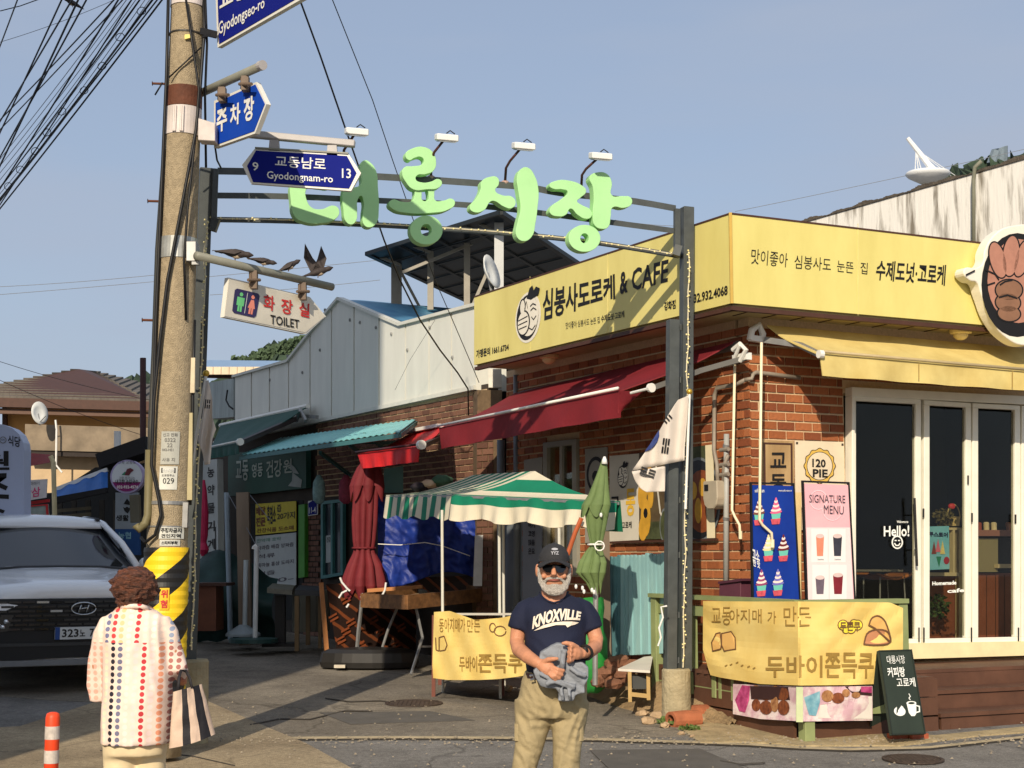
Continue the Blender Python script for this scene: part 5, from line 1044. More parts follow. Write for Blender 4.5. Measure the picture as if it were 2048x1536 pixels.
for (a, b, c, d) in ((1623, 1058, 1655, 1125), (1658, 1058, 1691, 1125), (1625, 1130, 1657, 1205), (1660, 1130, 1693, 1205)): bf(a, b, c, d, .3825).obj('drink_panel', mat('white print', (240, 234, 230), .4, .03), t)
PGR = mat('grey print dark', (74, 66, 76), .5)
text(FR, 'SIGNATURE', [(1618, 1005), (1690, 1006), (1690, 991), (1618, 989)], PGR, t, 0, base=.384); text(FR, 'MENU', [(1647, 1027), (1687, 1029), (1687, 1013), (1647, 1010)], PGR, t, 0, base=.384)
m = M()
for cx_, cy_, r_ in ((1637, 1000, 18), (1665, 1020, 20)):
    for a in range(20): m.prism([FR.at(cx_ + rr * math.cos(b * .314), cy_ + rr * 1.1 * math.sin(b * .314), .3832) for rr, b in ((r_, a), (r_, a + 1), (r_ - 1.6, a + 1), (r_ - 1.6, a))], FR.n * .0004)
m.obj('bubble_print', mat('bubble print', (244, 206, 212), .3), t)
for cx_, y0_, y1_, w0, col in ((1640, 1072, 1112, 8, (236, 140, 110)), (1675, 1072, 1112, 9, (58, 58, 68)), (1640, 1155, 1188, 9, (110, 96, 108)), (1676, 1150, 1188, 10, (128, 38, 46))):
    m = M(); m.prism([FR.at(cx_ - w0 * .75, y1_, .3845), FR.at(cx_ + w0 * .75, y1_, .3845), FR.at(cx_ + w0, y0_, .3845), FR.at(cx_ - w0, y0_, .3845)], FR.n * .0008); m.prism([FR.at(cx_ + w0 * math.cos(a * .5236), y0_ + 4.5 * math.sin(a * .5236), .3856) for a in range(12)], FR.n * .0004, 1)
    m.obj('drink_print', [mat('drink %d' % (col[0] + col[2]), col, .4, .15, 20), mat('foam print', (220, 196, 190), .5)], t)
for a in (1641, 1675): text(FR, 'latte', [(a - 6, 1120), (a + 6, 1120), (a + 6, 1117), (a - 6, 1117)], PGR, t, 0, base=.384)
M().bar(FR.at(1596, 1275, .2), FR.at(1596, 985, .2), .05, .03).obj('plank', mat('cream wood', (206, 184, 130), .6, .1), None, label='narrow cream plank standing upright between the two menu boards', cat='plank')

# ---------------------------------------------------------------- cafe interior seen through the glass
WD = mat('warm wood', (150, 96, 62), .5, .15, 4, stretch=(1, 1, .3)); WD2 = mat('red brown wood', (132, 76, 52), .5, .2, 3)
def ibox(name, label, cat, px0, px1, py0, py1, off, dep, mtl, par=None):
    m = M(); m.prism([FR.at(px0, py1, -off), FR.at(px1, py1, -off), FR.at(px1, py0, -off), FR.at(px0, py0, -off)], -FR.n * dep); return m.obj(name, mtl, par, label=label, cat=cat)
t = thing('counter', 'brown wooden service counter inside the cafe behind the folding doors', 'counter', FR.at(1990, 1270, -.9))
ibox('panel', None, None, 1940, 2060, 1146, 1290, .9, .3, WD2, t); ibox('top', None, None, 1935, 2060, 1060, 1072, .8, .5, mat('pink wood', (150, 104, 90), .5, .1), t); ibox('box_front', None, None, 1952, 1996, 1076, 1144, .85, .3, mat('beige panel', (140, 130, 96), .6, .05), t)
ibox('shelf', None, None, 1996, 2030, 1128, 1136, .8, .3, mat('cream shelf', (196, 180, 140), .5), t); ibox('back', None, None, 1996, 2060, 1076, 1144, 1.0, .1, mat('dark shelf', (50, 44, 38), .7), t)
for k in range(5): ibox('groove', None, None, 1955 + k * 18, 1956 + k * 18, 1150, 1280, .895, .004, BRN, t)
t = thing('display_shelf', 'pale wooden display frame inside behind the ice cream poster', 'shelf', FR.at(1905, 1280, -.6))
for a, b, c, d in ((1850, 1145, 1925, 1152), (1918, 1055, 1926, 1280), (1850, 1055, 1926, 1060), (1906, 1060, 1910, 1145)): ibox('rail', None, None, a, c, b, d, .5, .05, mat('cream shelf', (196, 180, 140)), t)
ibox('back_panel', None, None, 1852, 1918, 1153, 1285, .6, .05, WD2, t)
t = thing('chair', 'wooden chair seat with thin steel legs behind the Hello glass', 'chair', FR.at(1767, 1200, -.7))
m = M(); c = FR.at(1767, 1149, -.7); m.slab(lambda u, v: c + TF * (u - .5) * .42 - FR.n * (v - .5) * .38 + V((0, 0, -.03 * math.cos((u - .5) * 3) + .04 * abs(u - .5))), (0, 0, -.02), 10, 6); m.obj('seat', mat('honey wood', (176, 110, 50), .35, .1, 3), t, smooth=True)
for a, b in ((-.14, -.12), (.14, -.12), (-.14, .12), (.14, .12)): M().bar(c + TF * a - FR.n * b, c + TF * a * 1.1 - FR.n * b + V((0, 0, -.36)), .012).obj('leg', GREYM, t)
ibox('window_shelf', 'thin pale shelf inside behind the Hello glass', 'shelf', 1712, 1806, 1139, 1143, .4, .2, mat('grey shelf', (110, 106, 96), .6))
t, f = poster('ice_cream_poster', 'teal ice cream poster stuck inside the second glass door', 'poster', FR, [(1858, 1140), (1899, 1138), (1898, 1052), (1856, 1053)], .018 - .03, mat('poster teal', (80, 170, 196), .4, .1, 2, c2=(150, 206, 220)), .003)
text(FR, '쿠스토어', [(1857, 1073), (1895, 1075), (1895, 1065), (1857, 1063)], mat('navy print', (20, 30, 70), .5), t, .04, base=-.01)
for k, (x, y, c) in enumerate(((1868, 1108, (130, 60, 50)), (1876, 1104, (216, 110, 130)), (1885, 1108, (226, 206, 130)))): m = M(); m.prism([FR.at(x - 5, y, -.008), FR.at(x + 5, y, -.008), FR.at(x, y - 26, -.008)], FR.n * .0008 * (k + 1)); m.obj('ice_cream_print', mat('cone print %d' % k, c, .5), t)
m = M(); fell(m, f, .85, .2, .14, .09, .003, 12); m.obj('berry_print', mat('berry print', (170, 40, 60), .5), t); m = M(); fpoly(m, f, [(.35, .3), (.6, .3), (.48, .05)], .004); m.obj('wrapper_print', mat('green print', (40, 130, 96), .5), t)
LEAF = mat('indoor leaf', (60, 80, 40), .6, .4, 20)
def leafclump(name, label, cat, c, r, n, mtl, sc_=.03, seed=1, kind=None, squash=1):
    rnd = random.Random(seed); m = M()
    for k in range(n):
        d = V((rnd.gauss(0, 1), rnd.gauss(0, 1), rnd.gauss(0, 1))).normalized() * r * rnd.random() ** .4; d.z *= squash; p = c + d
        a = V((rnd.uniform(-1, 1), rnd.uniform(-1, 1), rnd.uniform(-.3, 1))).normalized() * sc_; b = a.cross(V((rnd.uniform(-1, 1), rnd.uniform(-1, 1), rnd.uniform(-1, 1)))).normalized() * sc_ * .4; m.add([p, p + a * .5 + b, p + a, p + a * .5 - b], [[0, 1, 2, 3]])
    return m.obj(name, mtl, label=label, cat=cat, kind=kind)
leafclump('potted_plant', 'small green plant on the floor inside the second glass door', 'plant', FR.at(1873, 1215, -.4), .12, 160, LEAF, .05)
leafclump('dried_flowers', 'dried flowers beside a basket on the inside shelf', 'plant', FR.at(1888, 1038, -.6), .1, 140, mat('dried olive leaf', (96, 88, 50), .7, .4, 20), .04, 2)
t = thing('basket', 'small beige basket with a red bow on the inside shelf', 'basket', FR.at(1908, 1052, -.6)); m = M(); c = FR.at(1908, 1052, -.6); m.tube([c, c + V((0, 0, .09))], [.05, .065], 12); m.obj('body', mat('straw', (200, 176, 120), .8, .2, 30), t)
M().tube([c + V((.06 * math.cos(a * .35), 0, .09 + .12 * math.sin(a * .35))) for a in range(10)], .006, 6).obj('handle', mat('straw', (200, 176, 120)), t); m = M(); m.ell(c + V((-.02, -.02, .19)), (.035, .02, .03), 8, 6); m.obj('bow', RED, t)
rnd = random.Random(11)
for k in range(6):
    x = 1958 + k * 15 + (14 if k > 2 else 0); c = FR.at(x, 1060, -.95); m = M(); h = rnd.uniform(.04, .1); m.tube([c, c + V((0, 0, h)), c + V((0, 0, h + .01))], [rnd.uniform(.02, .035), .03, .02], 10)
    m.obj('jar', mat('jar %d' % k, rnd.choice([(180, 120, 80), (206, 190, 150), (110, 130, 140), (150, 70, 50)]), .4), label='%s jar on the counter inside, %s from the left of the row' % (rnd.choice(['low', 'short', 'small']), ['first', 'second', 'third', 'fourth', 'fifth', 'sixth'][k]), cat='jar', group='jars on the cafe counter')

# ---------------------------------------------------------------- wooden deck, railing, steps
g0 = G(1600, 1482); g1 = G(1312, 1412)
DS = vplane(g0.x, g0.y, g1.x - g0.x, g1.y - g0.y); DF = vplane(g0.x, g0.y, TF.x, TF.y); TD = V((g1.x - g0.x, g1.y - g0.y, 0)); LD = TD.length; TD.normalize(); g0.z = 0
DECKB = mat('dark brown deck board', (92, 62, 46), .6, .2, 4, bump=.15, stretch=(1, 1, 1)); RAILG = mat('sage green railing paint', (148, 158, 106), .55, .1, 5, c2=(128, 138, 92))
DK = thing('wooden_deck', 'brown wooden deck with steps in front of the cafe', 'deck', (g0.x, g0.y, gz(g0.y)))
zd = .716
dp = lambda a, b, z: V((g0.x, g0.y, z)) + TF * a - FR.n * b
for k in range(17):                # deck boards, long way parallel to the front
    b0 = .0 + k * .125
    if b0 > 2.15: break
    p_ = V((g0.x, g0.y, zd)) - FR.n * b0 ; a0 = b0 / TD.dot(-FR.n) * TD.dot(TF)
    st = 1.35 if b0 < .6 else -10
    if b0 < .6: M().prism([dp(a0, b0, zd - .03), dp(1.3, b0, zd - .03), dp(1.3, b0 + .118, zd - .03), dp(a0 - .03, b0 + .118, zd - .03)], (0, 0, .03)).obj('deck_board', DECKB, DK)
    else: M().prism([dp(a0, b0, zd - .03), dp(4.6, b0, zd - .03), dp(4.6, b0 + .118, zd - .03), dp(a0 - .03, b0 + .118, zd - .03)], (0, 0, .03)).obj('deck_board', DECKB, DK)
for k, z in enumerate((.28, .43, .575)):   # skirt boards, front under the railing and along the side
    M().bar(dp(.06, .0, z + .06), dp(1.32, .0, z + .06), .03, .135).obj('skirt_board', DECKB, DK)
    M().bar(V((g0.x, g0.y, z + .07)) + TD * .06, V((g0.x, g0.y, z + .07)) + TD * (LD - .05), .03, .135).obj('skirt_board', DECKB, DK)
for k, (b0, z) in enumerate(((-.02, .43), (.29, .575))):
    for j in range(2): M().prism([dp(1.34, b0 + j * .155, z - .03), dp(4.6, b0 + j * .155, z - .03), dp(4.6, b0 + j * .155 + .15, z - .03), dp(1.34, b0 + j * .155 + .15, z - .03)], (0, 0, .03)).obj('tread_board', DECKB, DK)
    M().bar(dp(1.36, b0 + .03, z - .095), dp(4.6, b0 + .03, z - .095), .025, .12).obj('riser_board', DECKB, DK)
M().bar(dp(1.32, .62, zd - .09), dp(4.6, .62, zd - .09), .025, .115).obj('riser_board', DECKB, DK)
M().bar(dp(1.45, .01, .31), dp(3.2, .01, .32), .03, .06).obj('riser_board', DECKB, DK)
RL = thing('deck_railing', 'sage green wooden railing around the left corner of the deck', 'railing', (g0.x, g0.y, gz(g0.y)))
zr = 1.30
def rpost(p, z0, z1, wd=.09): M().bar(V((p.x, p.y, z0)), V((p.x, p.y, z1)), wd, wd, up=TF).obj('post', RAILG, RL, bevel=.004)
pc = V((g0.x, g0.y, 0)) - FR.n * -.06
rpost(pc + TF * .02, .27, zr); rpost(pc + TD * (LD + .02), .30, zr); rpost(pc + TF * .93, .5, zr); rpost(pc + TD * (LD - .62), .5, zr - .06, .06); rpost(pc + TD * (LD - 1.0), .5, zr - .06, .06)
for k in range(1, 5): rpost(pc + TF * (k * .19), .5, zr - .05, .045)
for k in range(1, 7): rpost(pc + TD * (k * .2), .5, zr - .05, .045)
for a, b in ((pc - TF * .03, pc + TF * .97), (pc, pc + TD * (LD + .08))):
    M().bar(V((a.x, a.y, zr + .015)), V((b.x, b.y, zr + .015)), .13, .035).obj('handrail', RAILG, RL); M().bar(V((a.x, a.y, zr - .1)), V((b.x, b.y, zr - .1)), .035, .08).obj('rail', RAILG, RL); M().bar(V((a.x, a.y, .53)), V((b.x, b.y, .53)), .035, .13).obj('rail', RAILG, RL)
# banners tied to the railing
RS = Pl(pc + DS.n * .09, DS.n); RF = Pl(pc + FR.n * .09, FR.n)
xc = 1600
def rail_at(px, py, o=0, wr=1):
    w1 = (math.sin((px * .05 + py * .03)) * .006 + math.sin(px * .021 - py * .06) * .008 + .007 * abs(math.sin((px + py * 1.1) * .06)) * max(0, min(1, (px - 1620) / 60)) + .006 * math.sin((px - 1440) * .09 - (py - 1350) * .12) * max(0, 1 - abs(px - 1440) / 60)) * wr
    a = RS.at(px, py, o + w1) if px < xc else RF.at(px, py, o + w1)
    return a
YB = mat('yellow banner cloth', (240, 214, 134), .75, .08, 2.5, c2=(226, 192, 104), bump=.08); BTX = mat('brown banner print', (158, 126, 60), .7, .08)
t = thing('yellow_banner', 'large yellow banner on the railing reading 두바이쫀득쿠 with bread drawings', 'banner', rail_at(1600, 1372))
def edge(x, tab): return ip(tab, x)
TOPB = [(1406, 1202), (1500, 1203), (1600, 1203), (1700, 1204), (1780, 1205), (1806, 1216)]; BOTB = [(1406, 1300), (1420, 1350), (1440, 1355), (1520, 1368), (1600, 1371), (1700, 1370), (1806, 1366)]
fnb = lambda u, v: rail_at(1406 + 400 * u, ip(TOPB, 1406 + 400 * u) * v + ip(BOTB, 1406 + 400 * u) * (1 - v))
M().slab(fnb, (0, .006, 0), 80, 14).obj('cloth', YB, t)
fb = lambda u, v, o=0: rail_at(u, -v, o + .002)
ftext(fb, '교동', (1423, -1250, 1462, -1214), BTX, t, 0); ftext(fb, '아지매', (1458, -1246, 1523, -1218), BTX, t, 0); ftext(fb, '가', (1535, -1247, 1552, -1222), BTX, t, 0); ftext(fb, '만든', (1567, -1252, 1622, -1213), BTX, t, .0)
ftext(fb, '두바이', (1531, -1355, 1645, -1311), BTX, t, .02); ftext(fb, '쫀득쿠키', (1650, -1357, 1778, -1303), BTX, t, .02)
def pxstroke(m, pts, wd, mi=0, o=.004):
    for (a, b), (c, d) in zip(pts, pts[1:]):
        l = math.hypot(c - a, d - b) or 1; nx, ny = -(d - b) / l * wd / 2, (c - a) / l * wd / 2; ex, ey = (c - a) / l * wd / 3, (d - b) / l * wd / 3
        m.add([rail_at(x, y, o + .003) for x, y in ((a - ex + nx, b - ey + ny), (a - ex - nx, b - ey - ny), (c + ex - nx, d + ey - ny), (c + ex + nx, d + ey + ny))], [[0, 1, 2, 3]], mi); o += .00003
LOAF = mat('loaf tan print', (226, 178, 104), .7, .1); LOAFD = mat('loaf brown outline', (112, 78, 50), .7); LOAF2 = mat('loaf rose print', (190, 130, 90), .7, .1)
o1 = [(1425, 1302), (1423, 1285), (1432, 1267), (1440, 1265), (1443, 1290), (1441, 1298)]; o2 = [(1443, 1267), (1462, 1263), (1470, 1275), (1471, 1298), (1448, 1302), (1443, 1290)]
for o_ in (o1, o2): m = M(); m.add([rail_at(x, y, .004) for x, y in o_], [list(range(len(o_)))], 0); pxstroke(m, o_ + [o_[0]], 2.2, 1); m.obj('bread_drawing', [LOAF, LOAFD], t)
bb = [(1728, 1288), (1735, 1266), (1755, 1259), (1776, 1264), (1779, 1286), (1750, 1290)]; bb2 = [(1738, 1250), (1744, 1236), (1758, 1232), (1772, 1246), (1782, 1282), (1768, 1272), (1752, 1258)]
for o_, k in ((curve(bb + [bb[0]], 20), LOAF2), (curve(bb2 + [bb2[0]], 24), LOAF)): m = M(); m.add([rail_at(x, y, .004 + (.003 if k == LOAF else 0)) for x, y in o_[:-1]], [list(range(len(o_) - 1))], 0); pxstroke(m, o_, 3, 1, .008); m.obj('bread_drawing', [k, LOAFD], t)
m = M()
for cx_, cy_, r_ in ((1686, 1250, 11), (1702, 1258, 10), (1715, 1250, 11), (1692, 1260, 8), (1708, 1247, 9)): m.add([rail_at(cx_ + r_ * math.cos(a * .4488), cy_ + r_ * math.sin(a * .4488), .004 + r_ * .0001) for a in range(14)], [list(range(14))], 0)
m.obj('cloud_mark', [LOAFD], t); m = M()
for cx_, cy_, r_ in ((1686, 1250, 9), (1702, 1258, 8), (1715, 1250, 9), (1692, 1260, 6), (1708, 1247, 7)): m.add([rail_at(cx_ + r_ * math.cos(a * .4488), cy_ + r_ * math.sin(a * .4488), .007 + r_ * .0001) for a in range(14)], [list(range(14))], 0)
m.obj('cloud_fill', mat('bright yellow print', (250, 226, 70), .6), t); ftext(fb, '두쫀쿠', (1680, -1262, 1721, -1244), LOAFD, t, .03, off=.012)
m = M()
for x, y in ((1450, 1332), (1460, 1330), (1472, 1326), (1482, 1332), (1495, 1334), (1506, 1337)): pxstroke(m, [(x, y), (x + 4, y - 2)], 2, 0)
m.obj('crumb_mark', BTX, t, kind='stuff')
# picture banners below
t = thing('picture_banner', 'printed banner of brown pastries and pink cloth hung beneath the yellow banner', 'banner', rail_at(1600, 1446))
PB = mat('pale grey pink print', (230, 214, 210), .6, .12, 7, c2=(206, 168, 178), ramp=(.42, .56), detail=6); 
tp2 = [(1466, 1368), (1600, 1373), (1745, 1372)]; bt2 = [(1466, 1428), (1520, 1438), (1590, 1442), (1605, 1443), (1745, 1441)]
M().slab(lambda u, v: rail_at(1466 + 279 * u, ip(tp2, 1466 + 279 * u) * v + ip(bt2, 1466 + 279 * u) * (1 - v), -.02), (0, .005, 0), 60, 6).obj('cloth', PB, t)
CRQ = mat('croquette brown print', (150, 84, 46), .5, .5, 26, c2=(84, 40, 24), detail=8); CRL = mat('croquette light print', (190, 140, 92), .5, .3, 26, c2=(130, 80, 48), detail=8); PKC = mat('magenta print', (210, 90, 146), .6, .2, 14, c2=(140, 36, 84), detail=6); BLC = mat('pale blue print', (160, 204, 212), .6, .15, 14, c2=(92, 150, 172), detail=6); WHC = mat('bread white print', (226, 220, 210), .6, .08, 9)
def blob_(m, cx_, cy_, rx, ry, mi, o): m.add([rail_at(cx_ + rx * math.cos(a * .5236), cy_ + ry * math.sin(a * .5236), o - .02) for a in range(12)], [list(range(12))], mi)
m = M()
m.add([rail_at(x, y, -.016) for x, y in ((1484, 1370), (1500, 1372), (1498, 1400), (1490, 1425), (1478, 1422), (1470, 1400))], [list(range(6))], 2)
m.add([rail_at(x, y, -.016) for x, y in ((1500, 1372), (1576, 1374), (1580, 1400), (1502, 1398))], [list(range(4))], 4)
for k, (x, y, a, b) in enumerate(((1512, 1383, 9, 13), (1532, 1388, 13, 13), (1566, 1388, 12, 13), (1550, 1384, 7, 14), (1512, 1410, 9, 12), (1532, 1415, 13, 14), (1549, 1408, 8, 16), (1567, 1415, 12, 15))): blob_(m, x, y, a, b, 1 if k in (0, 3, 6) else 0, .006 + k * .0004)
m.add([rail_at(x, y, -.016) for x, y in ((1608, 1395), (1640, 1382), (1640, 1404), (1632, 1432), (1618, 1430))], [list(range(5))], 3)
m.add([rail_at(x, y, -.015) for x, y in ((1636, 1436), (1640, 1410), (1680, 1402), (1744, 1392), (1744, 1438))], [list(range(5))], 5)
m.add([rail_at(x, y, -.0155) for x, y in ((1690, 1373), (1744, 1373), (1744, 1392), (1706, 1388))], [list(range(4))], 4); m.add([rail_at(x, y, -.015) for x, y in ((1722, 1373), (1744, 1373), (1744, 1386), (1722, 1384))], [list(range(4))], 2)
for k, (x, y, a, b) in enumerate(((1655, 1392, 12, 12), (1676, 1396, 13, 11), (1692, 1386, 8, 8), (1712, 1390, 9, 6))): blob_(m, x, y, a, b, 1 if k != 1 else 0, .007 + k * .0004)
m.obj('pastry_print', [CRQ, CRL, PKC, BLC, mat('dark tray print', (58, 34, 34), .6), WHC], t)
for x0, x1 in ((1592, 1608),): M().bar(rail_at(1599, 1374, .02, 0), rail_at(1599, 1444, .02, 0), .05, .012).obj('fold_strip', mat('pale green strip', (196, 206, 160), .6), t)

# ---------------------------------------------------------------- chalkboard
t = thing('chalkboard_stand', 'dark green A-frame chalkboard with white Korean lettering and a coffee cup', 'chalkboard', G(1815, 1478))
CB1 = mat('dark green chalkboard', (44, 54, 44), .7, .15, 3)
b0, b1 = P(1783, 1470, 11.15), P(1851, 1468, 11.35); t0_, t1_ = P(1757, 1301, 11.42), P(1823, 1299, 11.6)
fa = lambda u, v, o=0: (b0 * (1 - u) + b1 * u) * (1 - v) + (t0_ * (1 - u) + t1_ * u) * v + fa.n * o
fa.n = (b1 - b0).cross(t0_ - b0).normalized(); fa.n = -fa.n if fa.n.y > 0 else fa.n
M().prism([fa(0, 0), fa(1, 0), fa(1, 1), fa(0, 1)], -fa.n * .02).obj('front_panel', CB1, t)
m = M(); frame4(m, fa, .03, .015, .006); m.obj('front_rim', mat('rim dark', (34, 42, 34), .6), t)
bb0, bb1 = P(1738, 1469, 11.75), P(1800, 1466, 11.95); M().prism([bb0, bb1, t1_ - fa.n * .02, t0_ - fa.n * .02], (.01, .02, 0)).obj('back_panel', CB1, t)
ftext(fa, '대룡시장', (.18, .83, .72, .93), CHALK, t, .0, off=.009); ftext(fa, '커피랑', (.14, .67, .66, .79), CHALK, t, .02, off=.009); ftext(fa, '고로케', (.36, .55, .92, .66), CHALK, t, .01, off=.009)
m = M(); fell(m, fa, .34, .27, .17, .055, .003, 16); fell(m, fa, .36, .30, .11, .04, .0032, 16); fpoly(m, fa, [(.58, .36), (.86, .35), (.82, .24), (.76, .21), (.66, .21), (.60, .25)], .003); fell(m, fa, .72, .36, .15, .025, .0034, 14)
fstroke(m, fa, [(.85, .33), (.94, .32), (.92, .26), (.82, .25)], .014, 2.6); fstroke(m, fa, [(.70, .40), (.67, .42), (.72, .44), (.69, .47)], .009, 2.6); m.obj('cup_drawing', CHALK, t)
m = M(); fell(m, fa, .72, .36, .10, .014, .0045, 12); m.obj('coffee_drawing', CB1, t)
RBR = mat('red paving brick', (158, 82, 56), .8, .2, 20, bump=.4)
for k, (x, lb) in enumerate(((1800, 'left red brick under the front edge of the chalkboard'), (1841, 'right red brick under the front edge of the chalkboard'))):
    c = G(x, 1481); m = M(); m.prism([c + V((-.07, -.03, 0)), c + V((.07, .02, 0)), c + V((.05, .09, 0)), c + V((-.09, .04, 0))], (0, 0, .05)); m.obj('paving_brick', RBR, bevel=.004, label=lb, cat='brick', group='bricks under the chalkboard')

# ---------------------------------------------------------------- mound, stones, fence, bag, small table
m = M(); rnd = random.Random(8)
front = [(1120, 1372), (1165, 1390), (1215, 1410), (1260, 1425), (1310, 1432), (1360, 1440), (1400, 1447), (1440, 1452)]
def mf(u, v):
    k = u * (len(front) - 1); i = min(int(k), len(front) - 2); k -= i; x = front[i][0] * (1 - k) + front[i + 1][0] * k; y = front[i][1] * (1 - k) + front[i + 1][1] * k
    a = G(x, y); b = SD.at(x + 10 * (1 - u), 1300, .1) if u < .55 else V((g0.x, g0.y, 0)) + TD * (LD * (1.0 - (u - .55) * 1.4)) ; b = V((b.x, b.y, 0)); hgt = .58 if u < .55 else .58 - (u - .55) * .5
    e = v ** .8; h = gz(a.y) - .01 + (hgt - gz(a.y)) * min(1, v * 1.2) ** .75; return V((a.x + (b.x - a.x) * e, a.y + (b.y - a.y) * e, h + (rnd.uniform(-.015, .015) if v > 0 else -.02)))
m.grid(mf, 50, 16); m.obj('earth_mound', DIRT, kind='structure', smooth=True)
STON = mat('broken stone', (176, 150, 118), .9, .25, 8, bump=.6)
def stone(p, r, label, mt_=STON, grp='broken stones round the right arch footing'):
    m = M(); m.ell(p, (r * rnd.uniform(.9, 1.4), r * rnd.uniform(.7, 1.1), r * rnd.uniform(.5, .75)), 7, 5, rot=Matrix.Rotation(rnd.uniform(0, 3), 3, 'Z')); m.v = [v + V([rnd.uniform(-.18, .18) * r for _ in range(3)]) for v in m.v]
    m.obj('stone', mt_, label=label, cat='stone', group=grp)
for x, y, r, lb in ((1296, 1448, .07, 'angular tan stone left of the right arch footing'), (1316, 1436, .06, 'small tan stone touching the right arch footing'), (1330, 1456, .05, 'low flat stone before the right arch footing'), (1404, 1444, .05, 'pale stone right of the clay tiles'), (1363, 1470, .03, 'tiny white pebble stone below the clay tiles'), (1385, 1475, .025, 'second tiny white pebble further right by the gutter'), (1285, 1432, .05, 'grey stone at the lip of the mound')):
    stone(G(x, y) + V((0, 0, r * .4)), r, lb)
for k, (x, y, Y, r) in enumerate(((1235, 1325, 13.6, .11), (1215, 1345, 13.5, .10), (1250, 1350, 13.3, .10), (1195, 1362, 13.4, .08), (1228, 1368, 13.2, .08), (1270, 1330, 13.6, .10), (1205, 1325, 13.8, .09), (1290, 1350, 13.2, .08))):
    stone(P(x, y, Y), r, 'reddish rubble stone under the pale blue picket fence, %s of the heap' % ['upper left', 'middle left', 'centre', 'lowest left', 'lowest middle', 'upper right', 'topmost left', 'far right'][k], mat('red rubble', (128, 88, 66), .9, .25, 8, bump=.6), 'rubble stones under the picket fence')
# clay tiles
CLAY = mat('terracotta clay', (164, 98, 66), .8, .2, 9, bump=.3)
for k, (x, y, rz, ln, lb) in enumerate(((1368, 1452, .5, .26, 'hollow terracotta block lying left of its twin by the arch footing'), (1392, 1440, .7, .26, 'hollow terracotta block behind and right of its twin'))):
    c = G(x, y) + V((0, 0, .05)); d = V((math.cos(rz), math.sin(rz), 0)); n_ = V((-d.y, d.x, 0)); t = thing('clay_block', lb, 'clay block', c, 'clay blocks by the arch footing')
    m = M(); q_ = lambda r, s: [c + d * s + n_ * r * math.cos(a * .3927) * 1.15 + V((0, 0, r * math.sin(a * .3927))) for a in range(16)]
    m.loft([q_(.07, -ln / 2), q_(.075, 0), q_(.07, ln / 2)], cap=False); m.loft([q_(.045, -ln / 2), q_(.045, ln / 2)], cap=False); m.loft([q_(.045, -ln / 2), q_(.07, -ln / 2)], cap=False); m.loft([q_(.045, ln / 2), q_(.07, ln / 2)], cap=False); m.obj('shell', CLAY, t)
leafclump('weeds', 'low green weeds at the foot of the arch footing', 'plant', G(1347, 1450) + V((0, 0, .02)), .13, 260, mat('weed leaf', (84, 104, 48), .7, .3, 20), .035, 4, squash=.25)
leafclump('weeds', 'dry weed tuft on the cement edge by the clay blocks', 'plant', G(1380, 1462) + V((0, 0, .02)), .08, 120, mat('weed leaf', (84, 104, 48)), .03, 5, squash=.25)
# picket fence
PF = thing('picket_fence', 'leaning pale blue picket fence section beside the green railing', 'fence', SD.at(1265, 1310, .35))
PFB = mat('pale blue fence paint', (150, 190, 188), .65, .12, 6, stretch=(1, 1, .3), c2=(126, 168, 172)); PFD = mat('shade darkened fence paint', (84, 128, 134), .65, .12, 6)  # second tone is the same fence paint with shade put into it
n_ = 14
for k in range(n_):
    x = 1217 + k * 8.0; w_ = 7.0; yt = 1112 - k * .5 + rnd.uniform(-2, 2); yb = 1312 - k * .4
    a = [SD.at(x, yb, .34 + .02 * (k % 2)), SD.at(x + w_, yb, .34 + .02 * (k % 2)), SD.at(x + w_, yt + 5, .32), SD.at(x + w_ * .7, yt, .32), SD.at(x + w_ * .3, yt, .32), SD.at(x, yt + 5, .32)]
    M().prism(a, -SD.n * .02).obj('picket', PFD if k < 3 else PFB, PF)
for y in (1160, 1265): M().bar(SD.at(1217, y, .30), SD.at(1328, y - 4, .30), .03, .07).obj('rail', PFB, PF)
M().bar(P(1212, 1330, 14.1), P(1208, 1060, 14.2), .10, .04).obj('old_board', mat('weathered grey plank', (112, 98, 82), .8, .25, 4, stretch=(1, 1, .2)), label='weathered grey upright plank behind the closed green umbrella', cat='plank')
# green bag
m = M(); c = P(1182, 1290, 13.7)
m.loft([[c + V(((r * .8 + .014 * math.sin(a * 1.9 + z * 20)) * math.cos(a * .3927), (r * .6) * math.sin(a * .3927), z + .01 * math.sin(a * 2.2))) for a in range(16)] for r, z in ((.10, -.42), (.17, -.37), (.19, -.15), (.17, .05), (.13, .2), (.15, .33), (.13, .42))]); m.obj('green_sack', mat('bright green plastic', (40, 132, 56), .45, .25, 9), smooth=True, label='bulging bright green plastic sack behind the man by the fence', cat='sack')
# little white table
t = thing('low_table', 'low white-topped table with wooden legs left of the railing post', 'table', G(1280, 1400))
tz = P(1270, 1336, 13.0).z; cc = P(1272, 1336, 13.0)
M().prism([P(1236, 1342, 12.9), P(1300, 1346, 12.7), P(1306, 1316, 13.6), P(1288, 1318, 13.6)], (0, 0, .02)).obj('top', mat('white laminate', (222, 214, 200), .5, .08), t)
TW = mat('pale raw wood', (176, 146, 92), .7, .15)
for x, Y, y1 in ((1259, 12.8, 1404), (1296, 12.8, 1400), (1290, 13.3, 1385)): M().bar(P(x, 1344, Y), P(x + 1, y1, Y), .03, .03).obj('leg', TW, t)
M().bar(P(1259, 1388, 12.8), P(1296, 1392, 12.8), .02, .035).obj('brace', TW, t); M().prism([P(1262, 1352, 12.85), P(1298, 1352, 12.85), P(1298, 1378, 12.85), P(1266, 1378, 12.85)], (0, .2, 0)).obj('drawer', mat('dark slate', (62, 64, 62), .6), t)
